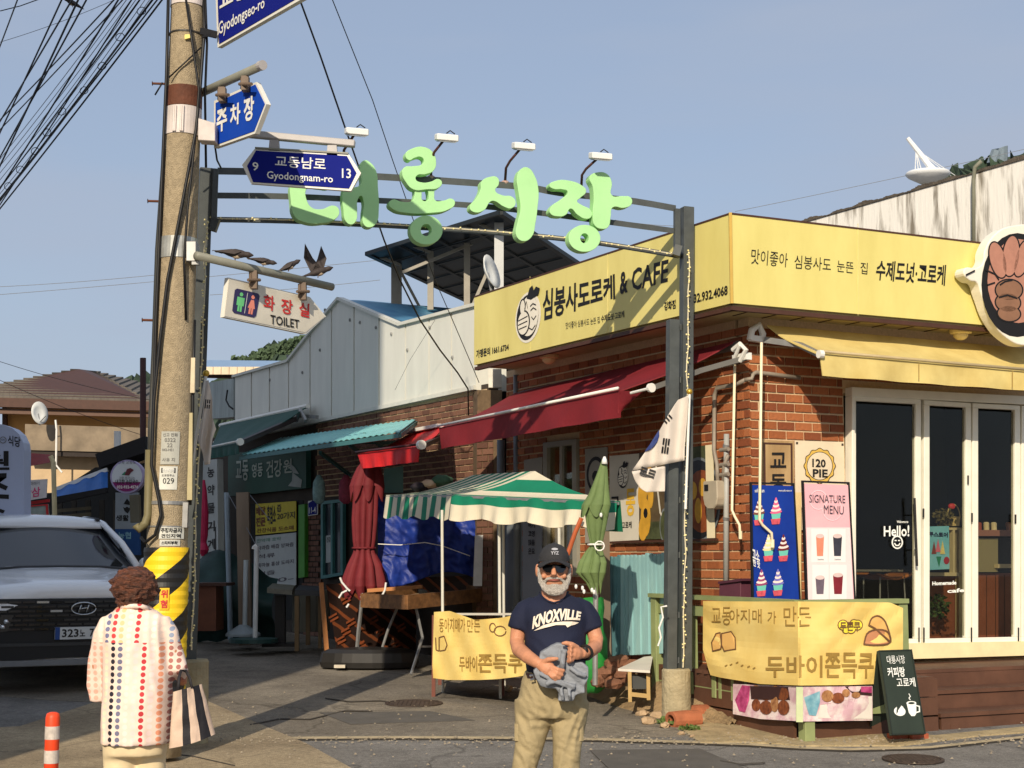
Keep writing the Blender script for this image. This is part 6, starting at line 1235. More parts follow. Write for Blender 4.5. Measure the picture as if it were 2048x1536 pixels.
# rope hanging on the railing
m = M(); m.tube([P(1334, 1212, 12.3), P(1322, 1214, 12.3), P(1326, 1235, 12.3), P(1318, 1256, 12.3), P(1322, 1275, 12.3), P(1316, 1292, 12.3)], .008, 6); m.obj('rope', WHITE, label='short white rope dangling between the railing post and the arch leg', cat='rope')
# drip: white plastic jug shaped blob behind railing
t = thing('paint_can', 'small pale can standing behind the railing right of the arch leg', 'can', P(1376, 1318, 13.0)); M().tube([P(1376, 1322, 13.0), P(1376, 1280, 13.0)], .05, 14).obj('body', mat('pale can', (176, 184, 190), .5), t); M().tube([P(1376, 1280, 13.0), P(1376, 1276, 13.0)], .052, 14).obj('lid', GREYM, t)
# ---------------------------------------------------------------- Korean flags on the arch legs
from mathutils import noise as MN
FLW = mat('white flag cloth', (226, 216, 204), .7, .05, 4, transl=.2)
def flagpole(t, a, b, Y): M().tube([P(*a, Y), P(*b, Y)], .011, 10).obj('pole', WBAR, t); M().ell(P(*a, Y) + V((0, 0, .02)), .026, 12, 8).obj('finial', mat('brass finial', (206, 170, 70), .3, .1, metal=.6), t, smooth=True)
t = thing('korean_flag', 'white South Korean flag drooping from a short pole on the right arch leg', 'flag', P(1372, 1020, 12.35))
flagpole(t, (1379, 788), (1371, 1018), 12.42)
z5 = lambda l: [(1100 + .2441 * a, 700 + .2441 * b) for a, b in l]
def flagsheet(fnY, rows, nu=16): 
    # rows: list of (left px, right px) pairs from top to bottom
    def f(u, v):
        k = v * (len(rows) - 1); i = min(int(k), len(rows) - 2); k -= i; l = [rows[i][0][j] * (1 - k) + rows[i + 1][0][j] * k for j in (0, 1)]; r = [rows[i][1][j] * (1 - k) + rows[i + 1][1][j] * k for j in (0, 1)]
        x, y = l[0] * (1 - u) + r[0] * u, l[1] * (1 - u) + r[1] * u; return P(x, y, fnY(x, y))
    return f
wy = lambda x, y: 12.38 + .035 * math.sin((x - 1378) * .13 + y * .012) + (1378 - x) * .0008
rows = [(z5([(1130, 375)])[0], z5([(1137, 378)])[0]), (z5([(1045, 410)])[0], z5([(1132, 420)])[0]), (z5([(960, 545)])[0], z5([(1124, 560)])[0]), (z5([(880, 690)])[0], z5([(1112, 700)])[0]), (z5([(780, 835)])[0], z5([(1104, 800)])[0]), (z5([(670, 990)])[0], z5([(1102, 905)])[0])]
M().slab(flagsheet(wy, rows), (0, .004, 0), 24, 16).obj('cloth', FLW, t, smooth=True)
wy2 = lambda x, y: 12.40 + .02 * math.sin(x * .15 + y * .05)
rows2 = [(z5([(670, 995)])[0], z5([(945, 950)])[0]), (z5([(695, 1070)])[0], z5([(945, 1010)])[0]), (z5([(740, 1135)])[0], z5([(942, 1150)])[0]), (z5([(790, 1165)])[0], z5([(940, 1158)])[0])]
M().slab(flagsheet(wy2, rows2), (0, .004, 0), 16, 8).obj('cloth_fold', FLW, t, smooth=True)
FBL = mat('flag blue', (42, 58, 116), .7, .08)
m = M(); pts = z5([(893, 655), (895, 700), (880, 750), (850, 795), (815, 822), (775, 832), (820, 770), (860, 705)]); m.prism([P(x, y, wy(x, y) - .012) for x, y in pts], (0, -.001, 0)); m.obj('taegeuk_disc', FBL, t)
m = M()
def tri(cx, cy, dx, dy, ln, gap, wd, br, wf):
    l = math.hypot(dx, dy); dx, dy = dx / l, dy / l
    for k in (-1, 0, 1):
        ox, oy = cx - dy * gap * k, cy + dx * gap * k
        for s0, s1 in (((-ln / 2, -ln * .06), (ln * .06, ln / 2)) if br[k + 1] else ((-ln / 2, ln / 2),)):
            q_ = [(ox + dx * s + dy * w_, oy + dy * s - dx * w_) for s, w_ in ((s0, -wd / 2), (s1, -wd / 2), (s1, wd / 2), (s0, wd / 2))]; m.prism([P(x, y, wf(x, y) - .012) for x, y in q_], (0, -.001, 0))
tri(*z5([(965, 565)])[0], .5, .55, 10, 7, 3.2, (0, 0, 0), wy); tri(*z5([(947, 785)])[0], -.14, 1, 30, 5.2, 3.6, (1, 0, 1), wy); tri(*z5([(800, 1003)])[0], 1, .32, 30, 6, 4.2, (1, 1, 0), wy2)
m.obj('trigram', BLACK, t, kind='stuff')
t = thing('korean_flag', 'crumpled white flag hanging on a long white pole tied to the left arch leg', 'flag', P(373, 1010, 11.1))
flagpole(t, (412, 752), (371, 1012), 11.12)
rows = [((411, 762), (417, 760)), ((409, 790), (425, 800)), ((405, 830), (424, 832)), ((398, 862), (432, 858)), ((396, 884), (424, 880)), ((405, 905), (422, 905)), ((409, 930), (420, 928))]
M().slab(flagsheet(lambda x, y: 11.06 + .03 * math.sin(x * .3 + y * .04), rows), (0, .004, 0), 12, 20).obj('cloth', FLW, t, smooth=True)
m = M(); tri(415, 808, -.1, 1, 18, 4, 2.4, (1, 1, 0), lambda x, y: 11.02); m.obj('trigram', BLACK, t, kind='stuff')

# ---------------------------------------------------------------- striped market canopy and its stall
ST = thing('striped_canopy', 'green and white striped market canopy on thin poles behind the man', 'canopy', G(950, 1390))
CG = mat('canopy green stripe', (10, 124, 92), .7, .08, 5, transl=.1); CW_ = mat('canopy white stripe', (232, 222, 196), .7, .06, 5, transl=.2)
A, B, C_, P1, P2 = P(905, 988, 14.5), P(1236, 1002, 12.7), P(774, 990, 16.6), P(1070, 942, 14.1), P(945, 950, 15.8)
D_ = B + (C_ - A); sagf = lambda u, v: V((0, 0, -.05 * math.sin(math.pi * v)))
hsel = lambda edges: (lambda u, v: [i for i, e in enumerate(edges) if v <= e][0] % 2)
def face(a, b, c, d, sel, nu, nv, name):
    f = lambda u, v: a.lerp(b, u).lerp(d.lerp(c, u), v) + sagf(u, v)
    m = M(); m.grid(f, nu, nv, sel); return m.obj(name, [CW_, CG], ST)
face(A, B, P1, P1, lambda u, v: (0 if v < .36 else 1 if v < .78 else 0), 40, 50, 'front_slope')
face(C_, A, P1, P2, lambda u, v: int(u * 15) % 2, 102, 12, 'left_slope')
face(B, D_, P2, P1, lambda u, v: int(u * 15) % 2, 102, 12, 'right_slope'); face(D_, C_, P2, P2, lambda u, v: (0 if v < .36 else 1 if v < .78 else 0), 20, 50, 'back_slope')
def val(a, b, name, sel, nu, drop=.24, nv=20):
    n = (b - a).cross(V((0, 0, 1))).normalized(); n = -n if n.y > 0 else n
    f = lambda u, v: a.lerp(b, u) + V((0, 0, -(drop + .02 * math.sin(u * 22)) * v)) + n * ((.03 * math.sin(u * 26) * v + .02 * math.sin(u * 61) * v) * (1 if name == 'front_valance' else .3) + .01 + .03 * v)
    m = M(); m.grid(f, nu, nv, sel); return m.obj(name, [CW_, CG], ST)
val(A, B, 'front_valance', lambda u, v: 1 if v < .42 else 0, 90); val(C_, A, 'left_valance', lambda u, v: int(u * 15) % 2, 136)
M().slab(lambda u, v: B.lerp(D_, u * .3) + V((.02 + .02 * v, 0, -.26 * v)), (0, .005, 0), 8, 6).obj('right_valance', CG, ST)
CPL = mat('white canopy pole', (206, 204, 192), .4, .05)
for x0, y0, y1, Y in ((884, 1030, 1222, 14.6), (998, 1030, 1232, 14.1), (1118, 1030, 1240, 13.3), (1006, 1030, 1232, 15.0)):
    b = P(x0 + 3, y1, Y); M().tube([V((b.x, b.y, gz(b.y))), P(x0, y0 - 10, Y)], .014, 8).obj('pole', CPL, ST)
M().tube([P(1163, 1036, 12.9), P(1150, 1066, 12.9), P(1135, 1110, 12.9)], .02, 8).obj('bent_pole', mat('orange rusty tube', (170, 84, 44), .6, .15), ST)
for a, b in ((C_, A), (A, B), (B, D_)): M().bar(a + V((0, 0, -.02)), b + V((0, 0, -.02)), .025).obj('frame_bar', GREYM, ST)
# yellow banner on the stall
SBp = vplane(P(870, 1360, 14.2).x, 14.2, .68, -.85)
fnw = lambda px, py, o=0: SBp.at(px, py, o + .012 * math.sin(px * .06 + py * .03) + .008 * math.sin(px * .13 - py * .05))
t = thing('stall_banner', 'yellow hand-lettered banner hung on the stall left of the man', 'banner', SBp.at(960, 1360))
tt_ = [(868, 1224), (900, 1222), (950, 1240), (1000, 1236), (1060, 1224)]; tb_ = [(868, 1356), (900, 1360), (960, 1360), (1000, 1358), (1060, 1350)]
M().slab(lambda u, v: fnw(868 + 192 * u + (1 - v) * (-4 * (1 - u)), ip(tt_, 868 + 192 * u) * v + ip(tb_, 868 + 192 * u) * (1 - v)), (0, .006, 0), 50, 14).obj('cloth', YB, t)
fs2 = lambda u, v, o=0: fnw(u, -v, o + .004)
ftext(fs2, '동아지매가', (878, -1264, 930, -1236), BTX, t, .0); ftext(fs2, '만든', (934, -1264, 960, -1238), BTX, t, 0); ftext(fs2, '두바이', (918, -1343, 954, -1312), BTX, t, .01); ftext(fs2, '쫀득쿠', (956, -1346, 1044, -1308), BTX, t, .02)
def pst(m, pts, wd, o=.006):
    for (a, b), (c, d) in zip(pts, pts[1:]):
        l = math.hypot(c - a, d - b) or 1; nx, ny = -(d - b) / l * wd / 2, (c - a) / l * wd / 2; m.add([fnw(x, y, o) for x, y in ((a + nx, b + ny), (a - nx, b - ny), (c - nx, d - ny), (c + nx, d + ny))], [[0, 1, 2, 3]]); o += .00003
m = M(); pst(m, [(871, 1275), (872, 1300), (878, 1302), (878, 1275), (888, 1272), (894, 1290), (890, 1300), (879, 1302)], 2); m.obj('bread_drawing', LOAFD, t)
m = M(); pst(m, [(985 + 6 * math.cos(a * .6) , 1255 + 9 * math.sin(a * .6)) for a in range(11)], 2); m.obj('cloud_mark', LOAFD, t); m = M(); pst(m, [(1000 + 12 * math.cos(a * .6) , 1262 + 10 * math.sin(a * .6)) for a in range(11)], 2); m.obj('cloud_mark', LOAFD, t)
t = thing('stall_table', 'stall counter under the striped canopy carrying the yellow banner', 'table', G(950, 1385))
c1, c2, c3 = SBp.at(868, 1226, -.02), SBp.at(1060, 1226, -.02), SBp.at(1060, 1226, -.65)
c4 = c1 + (c3 - c2); M().prism([c1, c2, c3, c4], (0, 0, -.02)).obj('top', mat('white cloth top', (206, 200, 186), .7, .1), t)
for p in (c1, c2, c4, c3): M().bar(V((p.x, p.y, gz(p.y))), p - V((0, 0, .02)), .035).obj('leg', mat('red brown leg', (110, 60, 46), .6, .1), t)
b = G(1004, 1392); M().bar(V((b.x, b.y, gz(b.y))), V((b.x, b.y, gz(b.y) + .35)), .045).obj('leg', mat('red brown leg', (110, 60, 46)), t)
M().prism([c1 - V((0, 0, .55)), c2 - V((0, 0, .55)), c3 - V((0, 0, .55)), c4 - V((0, 0, .55))], (0, 0, .02)).obj('shelf', mat('dark shelf', (50, 44, 38)), t)
stone(G(1018, 1385) + V((0, 0, .04)), .06, 'grey stone propping the leg of the stall left of the man', STON, None)

M().prism([P(946, 1172, 17.2), P(964, 1172, 17.2), P(966, 1070, 17.2), P(950, 1070, 17.2)], (0, .05, 0)).obj('white_board', mat('white board paint', (226, 226, 222), .5), label='narrow white board standing right of the blue tarpaulin', cat='board')
M().prism([P(768, 985, 17.9), P(806, 985, 17.9), P(806, 932, 17.9), P(768, 938, 17.9)], (0, .05, 0)).obj('teal_shutter', mat('teal shutter', (96, 140, 132), .6, .1), label='pale teal shutter panel under the small bright red awning', cat='shutter')
for k, (x, y, r, c, lb) in enumerate(((838, 974, 13, (40, 34, 40), 'dark cloth bundle lying on the left end of the striped canopy'), (858, 968, 12, (196, 170, 140), 'pale cloth bundle on top of the striped canopy'), (884, 962, 16, (60, 92, 70), 'green cloth heap on top of the striped canopy'))):
    m = M(); m.ell(P(x, y, 16.3), (r * .008, .12, r * .0038), 12, 8); remesh(m, .02, 1, mat('bundle %d' % k, c, .8, .2), 'cloth_bundle', None, disp=lambda v: v + V((0, 0, .02 * MN.noise(v * 18))), label=lb, cat='cloth bundle')
# ---------------------------------------------------------------- closed umbrellas
def closed_umbrella(name, label, Y, ax, layers, cloth, polept, base=None, ties=None, extra=None):
    t = thing(name, label, 'umbrella', P(*polept[-1], Y))
    def fold(prof, folds, amp, seed, nm, zig=0, th=.0):
        rnd = random.Random(seed); ph = [rnd.uniform(-.6, .6) for _ in range(folds)]; N = 96; rings = []
        for k, (y, l, r) in enumerate(prof):
            c = P((l + r) / 2, y, Y); w_ = (r - l) / 2 * Y / FPX; ring = []
            for i in range(N):
                a = 2 * math.pi * i / N; f = a / (2 * math.pi) * folds; j = int(f) % folds; q_ = f - int(f); s = math.sin(math.pi * q_ + .5 * ph[j] * math.sin(math.pi * q_))
                am = amp * min(1, k / 3); rr = w_ * (1 - am + am * abs(s) ** .7 + .1 * am * math.sin(3 * a + k * .5 + seed)); zz = (zig * (abs(s) - .5) if k == len(prof) - 1 else 0)
                ring.append(c + V((rr * math.cos(a), rr * .8 * math.sin(a), -zz + .0)))
            rings.append(ring)
        m = M(); m.loft(rings, cap=False); o = m.obj(nm, cloth, t, smooth=False); return o
    for nm, prof, folds, amp, seed, zig in layers: fold(prof, folds, amp, seed, nm, zig)
    M().tube([P(x, y, Y) for x, y in polept], .022, 10).obj('pole', GREYM, t)
    return t
RUC = mat('wine red umbrella cloth', (112, 32, 38), .75, .16, 5, transl=.06, bump=.15)
t = closed_umbrella('closed_parasol', 'tall closed wine red parasol tied round the middle above the wood table', 17.3, 0,
 [('cloth', [(930, 726, 752), (960, 716, 758), (1000, 706, 758), (1040, 704, 757), (1080, 706, 753), (1097, 708, 750), (1106, 706, 752), (1130, 694, 765), (1155, 684, 772), (1172, 681, 775), (1186, 690, 768)], 9, .35, 3, .16),
  ('top_flap', [(912, 738, 742), (918, 728, 752), (935, 714, 762), (955, 704, 768), (972, 698, 770), (985, 700, 768)], 7, .3, 5, .22)], RUC, [(741, 915), (733, 1100), (712, 1322)])
M().tube([P(728, 1096, 17.3) + V((.13 * math.cos(a * .6283), .11 * math.sin(a * .6283), 0)) for a in range(11)], .012, 6).obj('tie', RUC, t)
m = M(); 
for pts in ([(680, 1155), (684, 1165), (695, 1178), (700, 1182)], [(678, 1196), (684, 1186), (694, 1181)], [(772, 1165), (770, 1180), (765, 1190)], [(693, 1215), (698, 1208)], [(722, 1195), (726, 1187)]): m.tube([P(x, y, 17.05) for x, y in pts], .012, 6)
m.obj('white_piping', WHITE, t, kind='stuff')
GUC = mat('sage green umbrella cloth', (104, 124, 74), .75, .16, 6, transl=.08, bump=.15)
t = closed_umbrella('closed_parasol', 'closed sage green parasol with white tip and white tie right of the man', 12.3, 0,
 [('cloth', [(1000, 1182, 1216), (1030, 1170, 1218), (1060, 1174, 1212), (1085, 1180, 1206), (1092, 1180, 1204), (1105, 1170, 1208), (1125, 1158, 1216), (1145, 1152, 1214), (1165, 1172, 1206), (1176, 1184, 1202)], 7, .35, 2, .1),
  ('top_flap', [(918, 1204, 1212), (940, 1196, 1216), (965, 1186, 1218), (990, 1175, 1221), (1010, 1162, 1224), (1024, 1160, 1218)], 6, .22, 4, .09)], GUC, [(1209, 920), (1192, 1100), (1190, 1370)])
M().tube([P(1209, 928, 12.27), P(1209, 920, 12.27), P(1209, 913, 12.27)], [.026, .02, .009], 12).obj('tip', WHITE, t, smooth=True)
M().tube([P(1191, 1089, 12.3) + V((.06 * math.cos(a * .6283), .07 * math.sin(a * .6283), 0)) for a in range(11)], .008, 6).obj('tie', WBAR, t)
M().tube([P(1199, 1092, 12.18) + V((.038 * math.cos(a * .6283), -.01, .038 * math.sin(a * .6283))) for a in range(11)], .006, 6).obj('ring', WBAR, t)
m = M()
for x, y in ((1152, 1173), (1165, 1176), (1168, 1183), (1184, 1180), (1188, 1184), (1202, 1030)): m.ell(P(x, y, 12.2), (.012, .012, .02), 8, 6)
m.obj('rib_tip', WHITE, t, kind='stuff')

# ---------------------------------------------------------------- blue tarpaulin, boards, tables
TARP = mat('blue tarpaulin', (34, 62, 152), .5, .3, 5, bump=.3, bscale=20, c2=(22, 40, 112), spec=.35)
tp1 = zplane(17.6)
def tarpf(u, v):
    x = 756 + 204 * u; y = (990 + 8 * math.sin(u * 9)) * v + (1158 + 16 * math.sin(u * 5 + 1) + 18 * (u > .6) * (u - .6)) * (1 - v)
    d = .06 * MN.noise(V((u * 7, v * 2.2, 1.3))) + .05 * math.sin(u * 17 + 3 * v) * (.4 + v * .3) + .02 * (1 - 2 * abs(MN.noise(V((u * 12 + v * 5, v * 8, 4)))))
    return P(x, y, 17.6 - d * 1.3 - .15 * u)
m = M(); m.slab(tarpf, (0, .01, 0), 90, 60); m.obj('blue_tarpaulin', TARP, smooth=True, label='crinkled blue tarpaulin draped behind the striped canopy', cat='tarpaulin')
wire([P(756, 1088, 17.35), P(800, 1090, 17.35), P(850, 1085, 17.3), P(885, 1092, 17.3), P(940, 1112, 17.35)], .008, 'white rope tied across the blue tarpaulin', WBAR)
MN_ = MN
def printed(name='printed plywood'):
    if name in MT: return MT[name]
    m = bpy.data.materials.new(name); m.use_nodes = True; n = m.node_tree.nodes; l = m.node_tree.links.new; b = n['Principled BSDF']; b.inputs['Roughness'].default_value = .6
    tc_ = n.new('ShaderNodeTexCoord'); mp_ = n.new('ShaderNodeMapping'); mp_.inputs['Rotation'].default_value = (0, R(-40), 0); w_ = n.new('ShaderNodeTexWave'); w_.wave_type = 'BANDS'; w_.bands_direction = 'Z'; w_.inputs['Scale'].default_value = 2.6; w_.inputs['Distortion'].default_value = .6; w_.inputs['Detail Scale'].default_value = 3
    r = n.new('ShaderNodeValToRGB'); e = r.color_ramp.elements; e[0].position = .80; e[0].color = (*lin((42, 26, 20)), 1); e[1].position = .86; e[1].color = (*lin((124, 66, 34)), 1)
    l(tc_.outputs['Object'], mp_.inputs[0]); l(mp_.outputs[0], w_.inputs[0]); l(w_.outputs[0], r.inputs[0]); l(r.outputs[0], b.inputs['Base Color']); MT[name] = m; return m
PPLY = printed(); OBW = mat('orange board edge', (176, 116, 64), .6, .15)
t = thing('plywood_board', 'dark brown printed plywood sheet leaning behind the wood table', 'board', P(665, 1312, 17.6))
o = M().prism([P(652, 1168, 17.7), P(675, 1310, 17.4), P(832, 1300, 18.6), P(832, 1163, 18.9)], (.0, .02, 0)).obj('sheet', PPLY, t)
M().bar(P(642, 1166, 17.72), P(654, 1312, 17.4), .05, .03).obj('edge_strip', OBW, t)
m = M(); rnd = random.Random(3)
for x, y in ((690, 1195), (665, 1230), (700, 1240), (730, 1200), (680, 1275), (720, 1285), (690, 1258), (760, 1260), (745, 1235), (790, 1285), (800, 1250)):
    c = V((0, 0, 0)); a = P(652, 1168, 17.7); q0 = (P(832, 1163, 18.9) - a); q1 = (P(675, 1310, 17.4) - a); n0 = q0.cross(q1).normalized(); pl_ = Pl(a, n0 if n0.y < 0 else -n0)
    for k in range(2): m.prism([pl_.at(x + dx + k * 3, y + dy + k * 7, .006) for dx, dy in ((-8, 4), (8, -5), (9, -1), (-7, 8))], pl_.n * .001)
m.obj('print_mark', mat('orange brown print', (138, 72, 40), .6), t, kind='stuff')
t = thing('plywood_board', 'second printed plywood sheet propped under the blue tarpaulin', 'board', P(860, 1200, 17.9)); M().prism([P(800, 1200, 17.9), P(955, 1200, 17.6), P(955, 1150, 17.6), P(770, 1158, 17.9)], (0, .03, 0)).obj('sheet', PPLY, t)
t = thing('wood_tray_table', 'rough wooden tray table on folding steel legs in front of the blue tarpaulin', 'table', G(830, 1350))
WDT = mat('aged brown wood', (142, 100, 60), .7, .25, 5, bump=.3, stretch=(1, 3, 3), c2=(98, 68, 42))
ta, tb2, tc2, td = P(724, 1212, 16.9), P(813, 1216, 16.0), P(968, 1200, 17.3), P(880, 1180, 18.3)
M().prism([ta, tb2, tc2, td], (0, 0, .02)).obj('tray_floor', mat('pale dusty board', (140, 124, 96), .8, .2, 4), t)
for a, b in ((ta, tb2), (tb2, tc2), (tc2, td), (td, ta)): M().bar(a + V((0, 0, .06)), b + V((0, 0, .06)), .04, .15).obj('side_board', WDT, t)
M().bar(P(735, 1208, 17.1) + V((0, 0, .15)), P(845, 1200, 17.1) + V((0, 0, .15)), .1, .04).obj('loose_plank', OBW, t)
m = M(); m.tube([P(838, 1188, 17), P(845, 1187, 17), P(852, 1190, 17)], .05, 8); m.obj('rag', mat('grey rag', (92, 90, 78), .8, .2), t)
for a, b, c in (((832, 1215, 16.3), (845, 1275, 16.3), (822, 1349, 15.9)), ((795, 1215, 17.0), (776, 1260, 17.0), (760, 1310, 17.0)), ((722, 1215, 17.0), (716, 1260, 17.0), (712, 1310, 17.0))): M().tube([P(*a), P(*b), P(*c)], .016, 8).obj('leg', GREYM, t)
M().bar(P(838, 1293, 16.2), P(880, 1293, 16.6), .02, .02).obj('cross_bar', GREYM, t)
PLB = mat('black plastic base', (36, 34, 32), .45, .15, 8)
t = thing('parasol_base', 'black ribbed plastic weight base under the red parasol', 'parasol base', P(740, 1332, 16.9)); rr = [(.50, 0), (.52, .06), (.50, .16), (.42, .20), (.12, .22)]
c = P(738, 1334, 16.9); M().loft([[c + V((r * 1.05 * math.cos(a * .2094) * (1 + .02 * (a % 3)), r * .45 * math.sin(a * .2094), z)) for a in range(30)] for r, z in rr]).obj('body', PLB, t)
M().prism([P(668, 1336, 16.6), P(690, 1336, 16.6), P(690, 1330, 16.6), P(668, 1330, 16.6)], (0, .06, 0)).obj('shim', mat('pale shim', (200, 190, 170), .6), t)

# ---------------------------------------------------------------- shop front under the teal roof
SG = mat('dark green shop sign', (26, 76, 62), .6, .1, 2); 
bq = lambda px, py, o=0: B2.at(px, py, o)
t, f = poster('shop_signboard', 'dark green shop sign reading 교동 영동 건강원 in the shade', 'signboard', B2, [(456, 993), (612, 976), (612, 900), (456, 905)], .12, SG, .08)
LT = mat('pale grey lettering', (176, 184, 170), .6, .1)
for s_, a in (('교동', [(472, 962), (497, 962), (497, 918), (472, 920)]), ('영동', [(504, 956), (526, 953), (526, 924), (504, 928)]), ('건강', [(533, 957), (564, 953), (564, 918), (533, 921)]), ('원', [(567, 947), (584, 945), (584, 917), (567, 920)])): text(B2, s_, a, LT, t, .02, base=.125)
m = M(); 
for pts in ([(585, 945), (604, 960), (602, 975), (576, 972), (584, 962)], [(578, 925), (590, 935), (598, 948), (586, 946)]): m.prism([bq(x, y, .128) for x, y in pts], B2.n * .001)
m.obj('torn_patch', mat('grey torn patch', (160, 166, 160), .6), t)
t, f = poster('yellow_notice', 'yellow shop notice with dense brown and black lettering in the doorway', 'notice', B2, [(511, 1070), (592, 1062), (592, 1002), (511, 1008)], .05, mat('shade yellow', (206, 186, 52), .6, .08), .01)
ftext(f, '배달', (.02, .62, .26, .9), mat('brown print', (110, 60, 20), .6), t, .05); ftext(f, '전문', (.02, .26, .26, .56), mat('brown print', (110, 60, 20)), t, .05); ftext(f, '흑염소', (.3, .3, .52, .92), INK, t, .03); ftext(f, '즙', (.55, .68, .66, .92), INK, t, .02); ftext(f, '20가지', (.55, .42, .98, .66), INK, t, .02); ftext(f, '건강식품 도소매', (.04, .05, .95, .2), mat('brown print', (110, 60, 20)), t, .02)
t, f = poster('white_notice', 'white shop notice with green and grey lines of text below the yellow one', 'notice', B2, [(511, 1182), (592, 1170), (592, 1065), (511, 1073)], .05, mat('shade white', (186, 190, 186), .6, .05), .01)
ftext(f, '한약재 호박', (.04, .88, .65, .95), mat('green print', (40, 130, 96)), t, 0)
for k, s_ in enumerate(('사과즙 배즙 양파즙', '석류', '흑마늘 홍삼 도라지', '칡즙', '010-')): ftext(f, s_, (.06, .74 - k * .16, (.95 if k % 2 == 0 else .5), .82 - k * .16), mat('grey print dark', (74, 66, 76)), t, .01)
M().prism([bq(597, 1156, .08), bq(609, 1154, .08), bq(609, 1008, .08), bq(597, 1010, .08)], -B2.n * .06).obj('door_jamb', mat('bright green jamb', (74, 150, 50), .5, .1), S2)
M().prism([bq(500, 1250, .01), bq(606, 1235, .01), bq(606, 1000, .01), bq(500, 1008, .01)], -B2.n * .01).obj('doorway_shade_sheet', mat('dark shop interior', (26, 26, 24), .8), S2)  # near-black sheet stands in for the unlit shop inside
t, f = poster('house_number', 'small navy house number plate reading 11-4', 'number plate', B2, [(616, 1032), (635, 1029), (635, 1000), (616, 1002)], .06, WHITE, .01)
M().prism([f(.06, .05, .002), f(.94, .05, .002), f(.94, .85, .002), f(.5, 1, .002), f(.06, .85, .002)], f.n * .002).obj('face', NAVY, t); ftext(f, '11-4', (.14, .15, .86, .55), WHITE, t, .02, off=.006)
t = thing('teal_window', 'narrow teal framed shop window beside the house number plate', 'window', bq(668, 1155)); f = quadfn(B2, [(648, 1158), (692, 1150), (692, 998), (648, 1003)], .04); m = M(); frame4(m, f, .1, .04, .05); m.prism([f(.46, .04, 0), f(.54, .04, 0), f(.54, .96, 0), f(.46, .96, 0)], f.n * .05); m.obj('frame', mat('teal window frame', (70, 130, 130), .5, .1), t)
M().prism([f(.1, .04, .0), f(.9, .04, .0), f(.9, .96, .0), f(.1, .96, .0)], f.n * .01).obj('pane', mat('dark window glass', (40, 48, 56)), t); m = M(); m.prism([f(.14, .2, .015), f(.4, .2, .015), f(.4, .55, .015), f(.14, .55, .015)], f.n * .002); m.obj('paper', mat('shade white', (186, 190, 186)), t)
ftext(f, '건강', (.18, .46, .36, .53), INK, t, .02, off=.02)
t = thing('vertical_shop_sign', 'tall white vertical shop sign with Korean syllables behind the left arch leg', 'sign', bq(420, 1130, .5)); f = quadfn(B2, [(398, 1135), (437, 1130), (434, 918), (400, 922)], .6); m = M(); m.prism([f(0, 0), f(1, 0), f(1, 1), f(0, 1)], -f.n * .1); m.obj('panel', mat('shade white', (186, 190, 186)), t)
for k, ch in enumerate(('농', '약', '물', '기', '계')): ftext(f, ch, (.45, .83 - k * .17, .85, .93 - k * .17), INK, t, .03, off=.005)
m = M(); frame4(m, f, .05, .01, .004, u0=.3, u1=.9, v0=.12, v1=.36); m.obj('symbol', INK, t)
t = thing('pink_parasol', 'closed pink parasol hanging behind the left arch leg', 'umbrella', P(408, 1100, 20.5)); M().loft([[P(407, y, 20.6) + V((r * .007 * math.cos(a * .5236), r * .007 * math.sin(a * .5236), 0)) for a in range(12)] for y, r in ((960, 3), (985, 7), (1030, 10), (1070, 9), (1085, 6), (1100, 11), (1112, 4))]).obj('cloth', mat('hot pink cloth', (200, 40, 84), .6, .1), t); M().tube([P(407, 960, 20.6), P(406, 1200, 20.6)], .02).obj('pole', GREYM, t)
# posts in front of the shops
t = thing('timber_post', 'pale weathered timber post standing before the dark shops', 'post', P(490, 1285, 19.5)); M().bar(P(492, 1290, 19.5), P(486, 985, 19.5), .16, .12).obj('timber', mat('pale weathered timber', (138, 122, 104), .8, .2, 3, stretch=(2, 2, .3)), t)
t = thing('steel_post', 'thin pale blue steel post left of the timber post', 'post', P(460, 1280, 20)); M().tube([P(461, 1280, 20), P(453, 985, 20)], .035, 8).obj('tube', mat('pale blue steel', (150, 166, 176), .4), t)
for a, b, lb in (((455, 985), (520, 1105), 'guy rope from the green sign down to the right'), ((500, 990), (540, 1040), 'short guy rope across the yellow notice')): wire([P(*a, 19.8), P(*b, 19.2)], .007, lb, GW)
for x, y0, y1, Y, bx, lb, col in ((486, 1120, 1272, 19.2, .22, 'pale parasol stand with a grey domed base', (186, 196, 196)), (507, 1092, 1285, 18.6, .30, 'white hooked pole on a dark green flat base', (220, 222, 218))):
    t = thing('pole_stand', lb, 'pole stand', P(x, y1, Y)); M().tube([P(x + 3, y1, Y), P(x + 6, y0, Y)], .03, 10).obj('pole', mat('pole paint %d' % bx.__hash__(), col, .4), t)
    c = P(x, y1, Y); M().loft([[c + V((r * math.cos(a * .3142), r * math.sin(a * .3142), z)) for a in range(20)] for r, z in (((bx, 0), (bx, .03), (bx * .6, .09), (.05, .14)) if bx < .25 else ((bx, 0), (bx, .05), (.1, .06)))]).obj('base', mat('base paint %d' % int(bx * 100), (150, 160, 162) if bx < .25 else (40, 70, 66), .5), t)
m = M(); m.tube([P(513, 1094, 18.6), P(511, 1090, 18.6), P(507, 1094, 18.6), P(506, 1098, 18.6)], .018); m.obj('pole_hook', WBAR, thing('hook', 'white bent hook at the top of the hooked pole', 'hook', P(510, 1094, 18.6)))
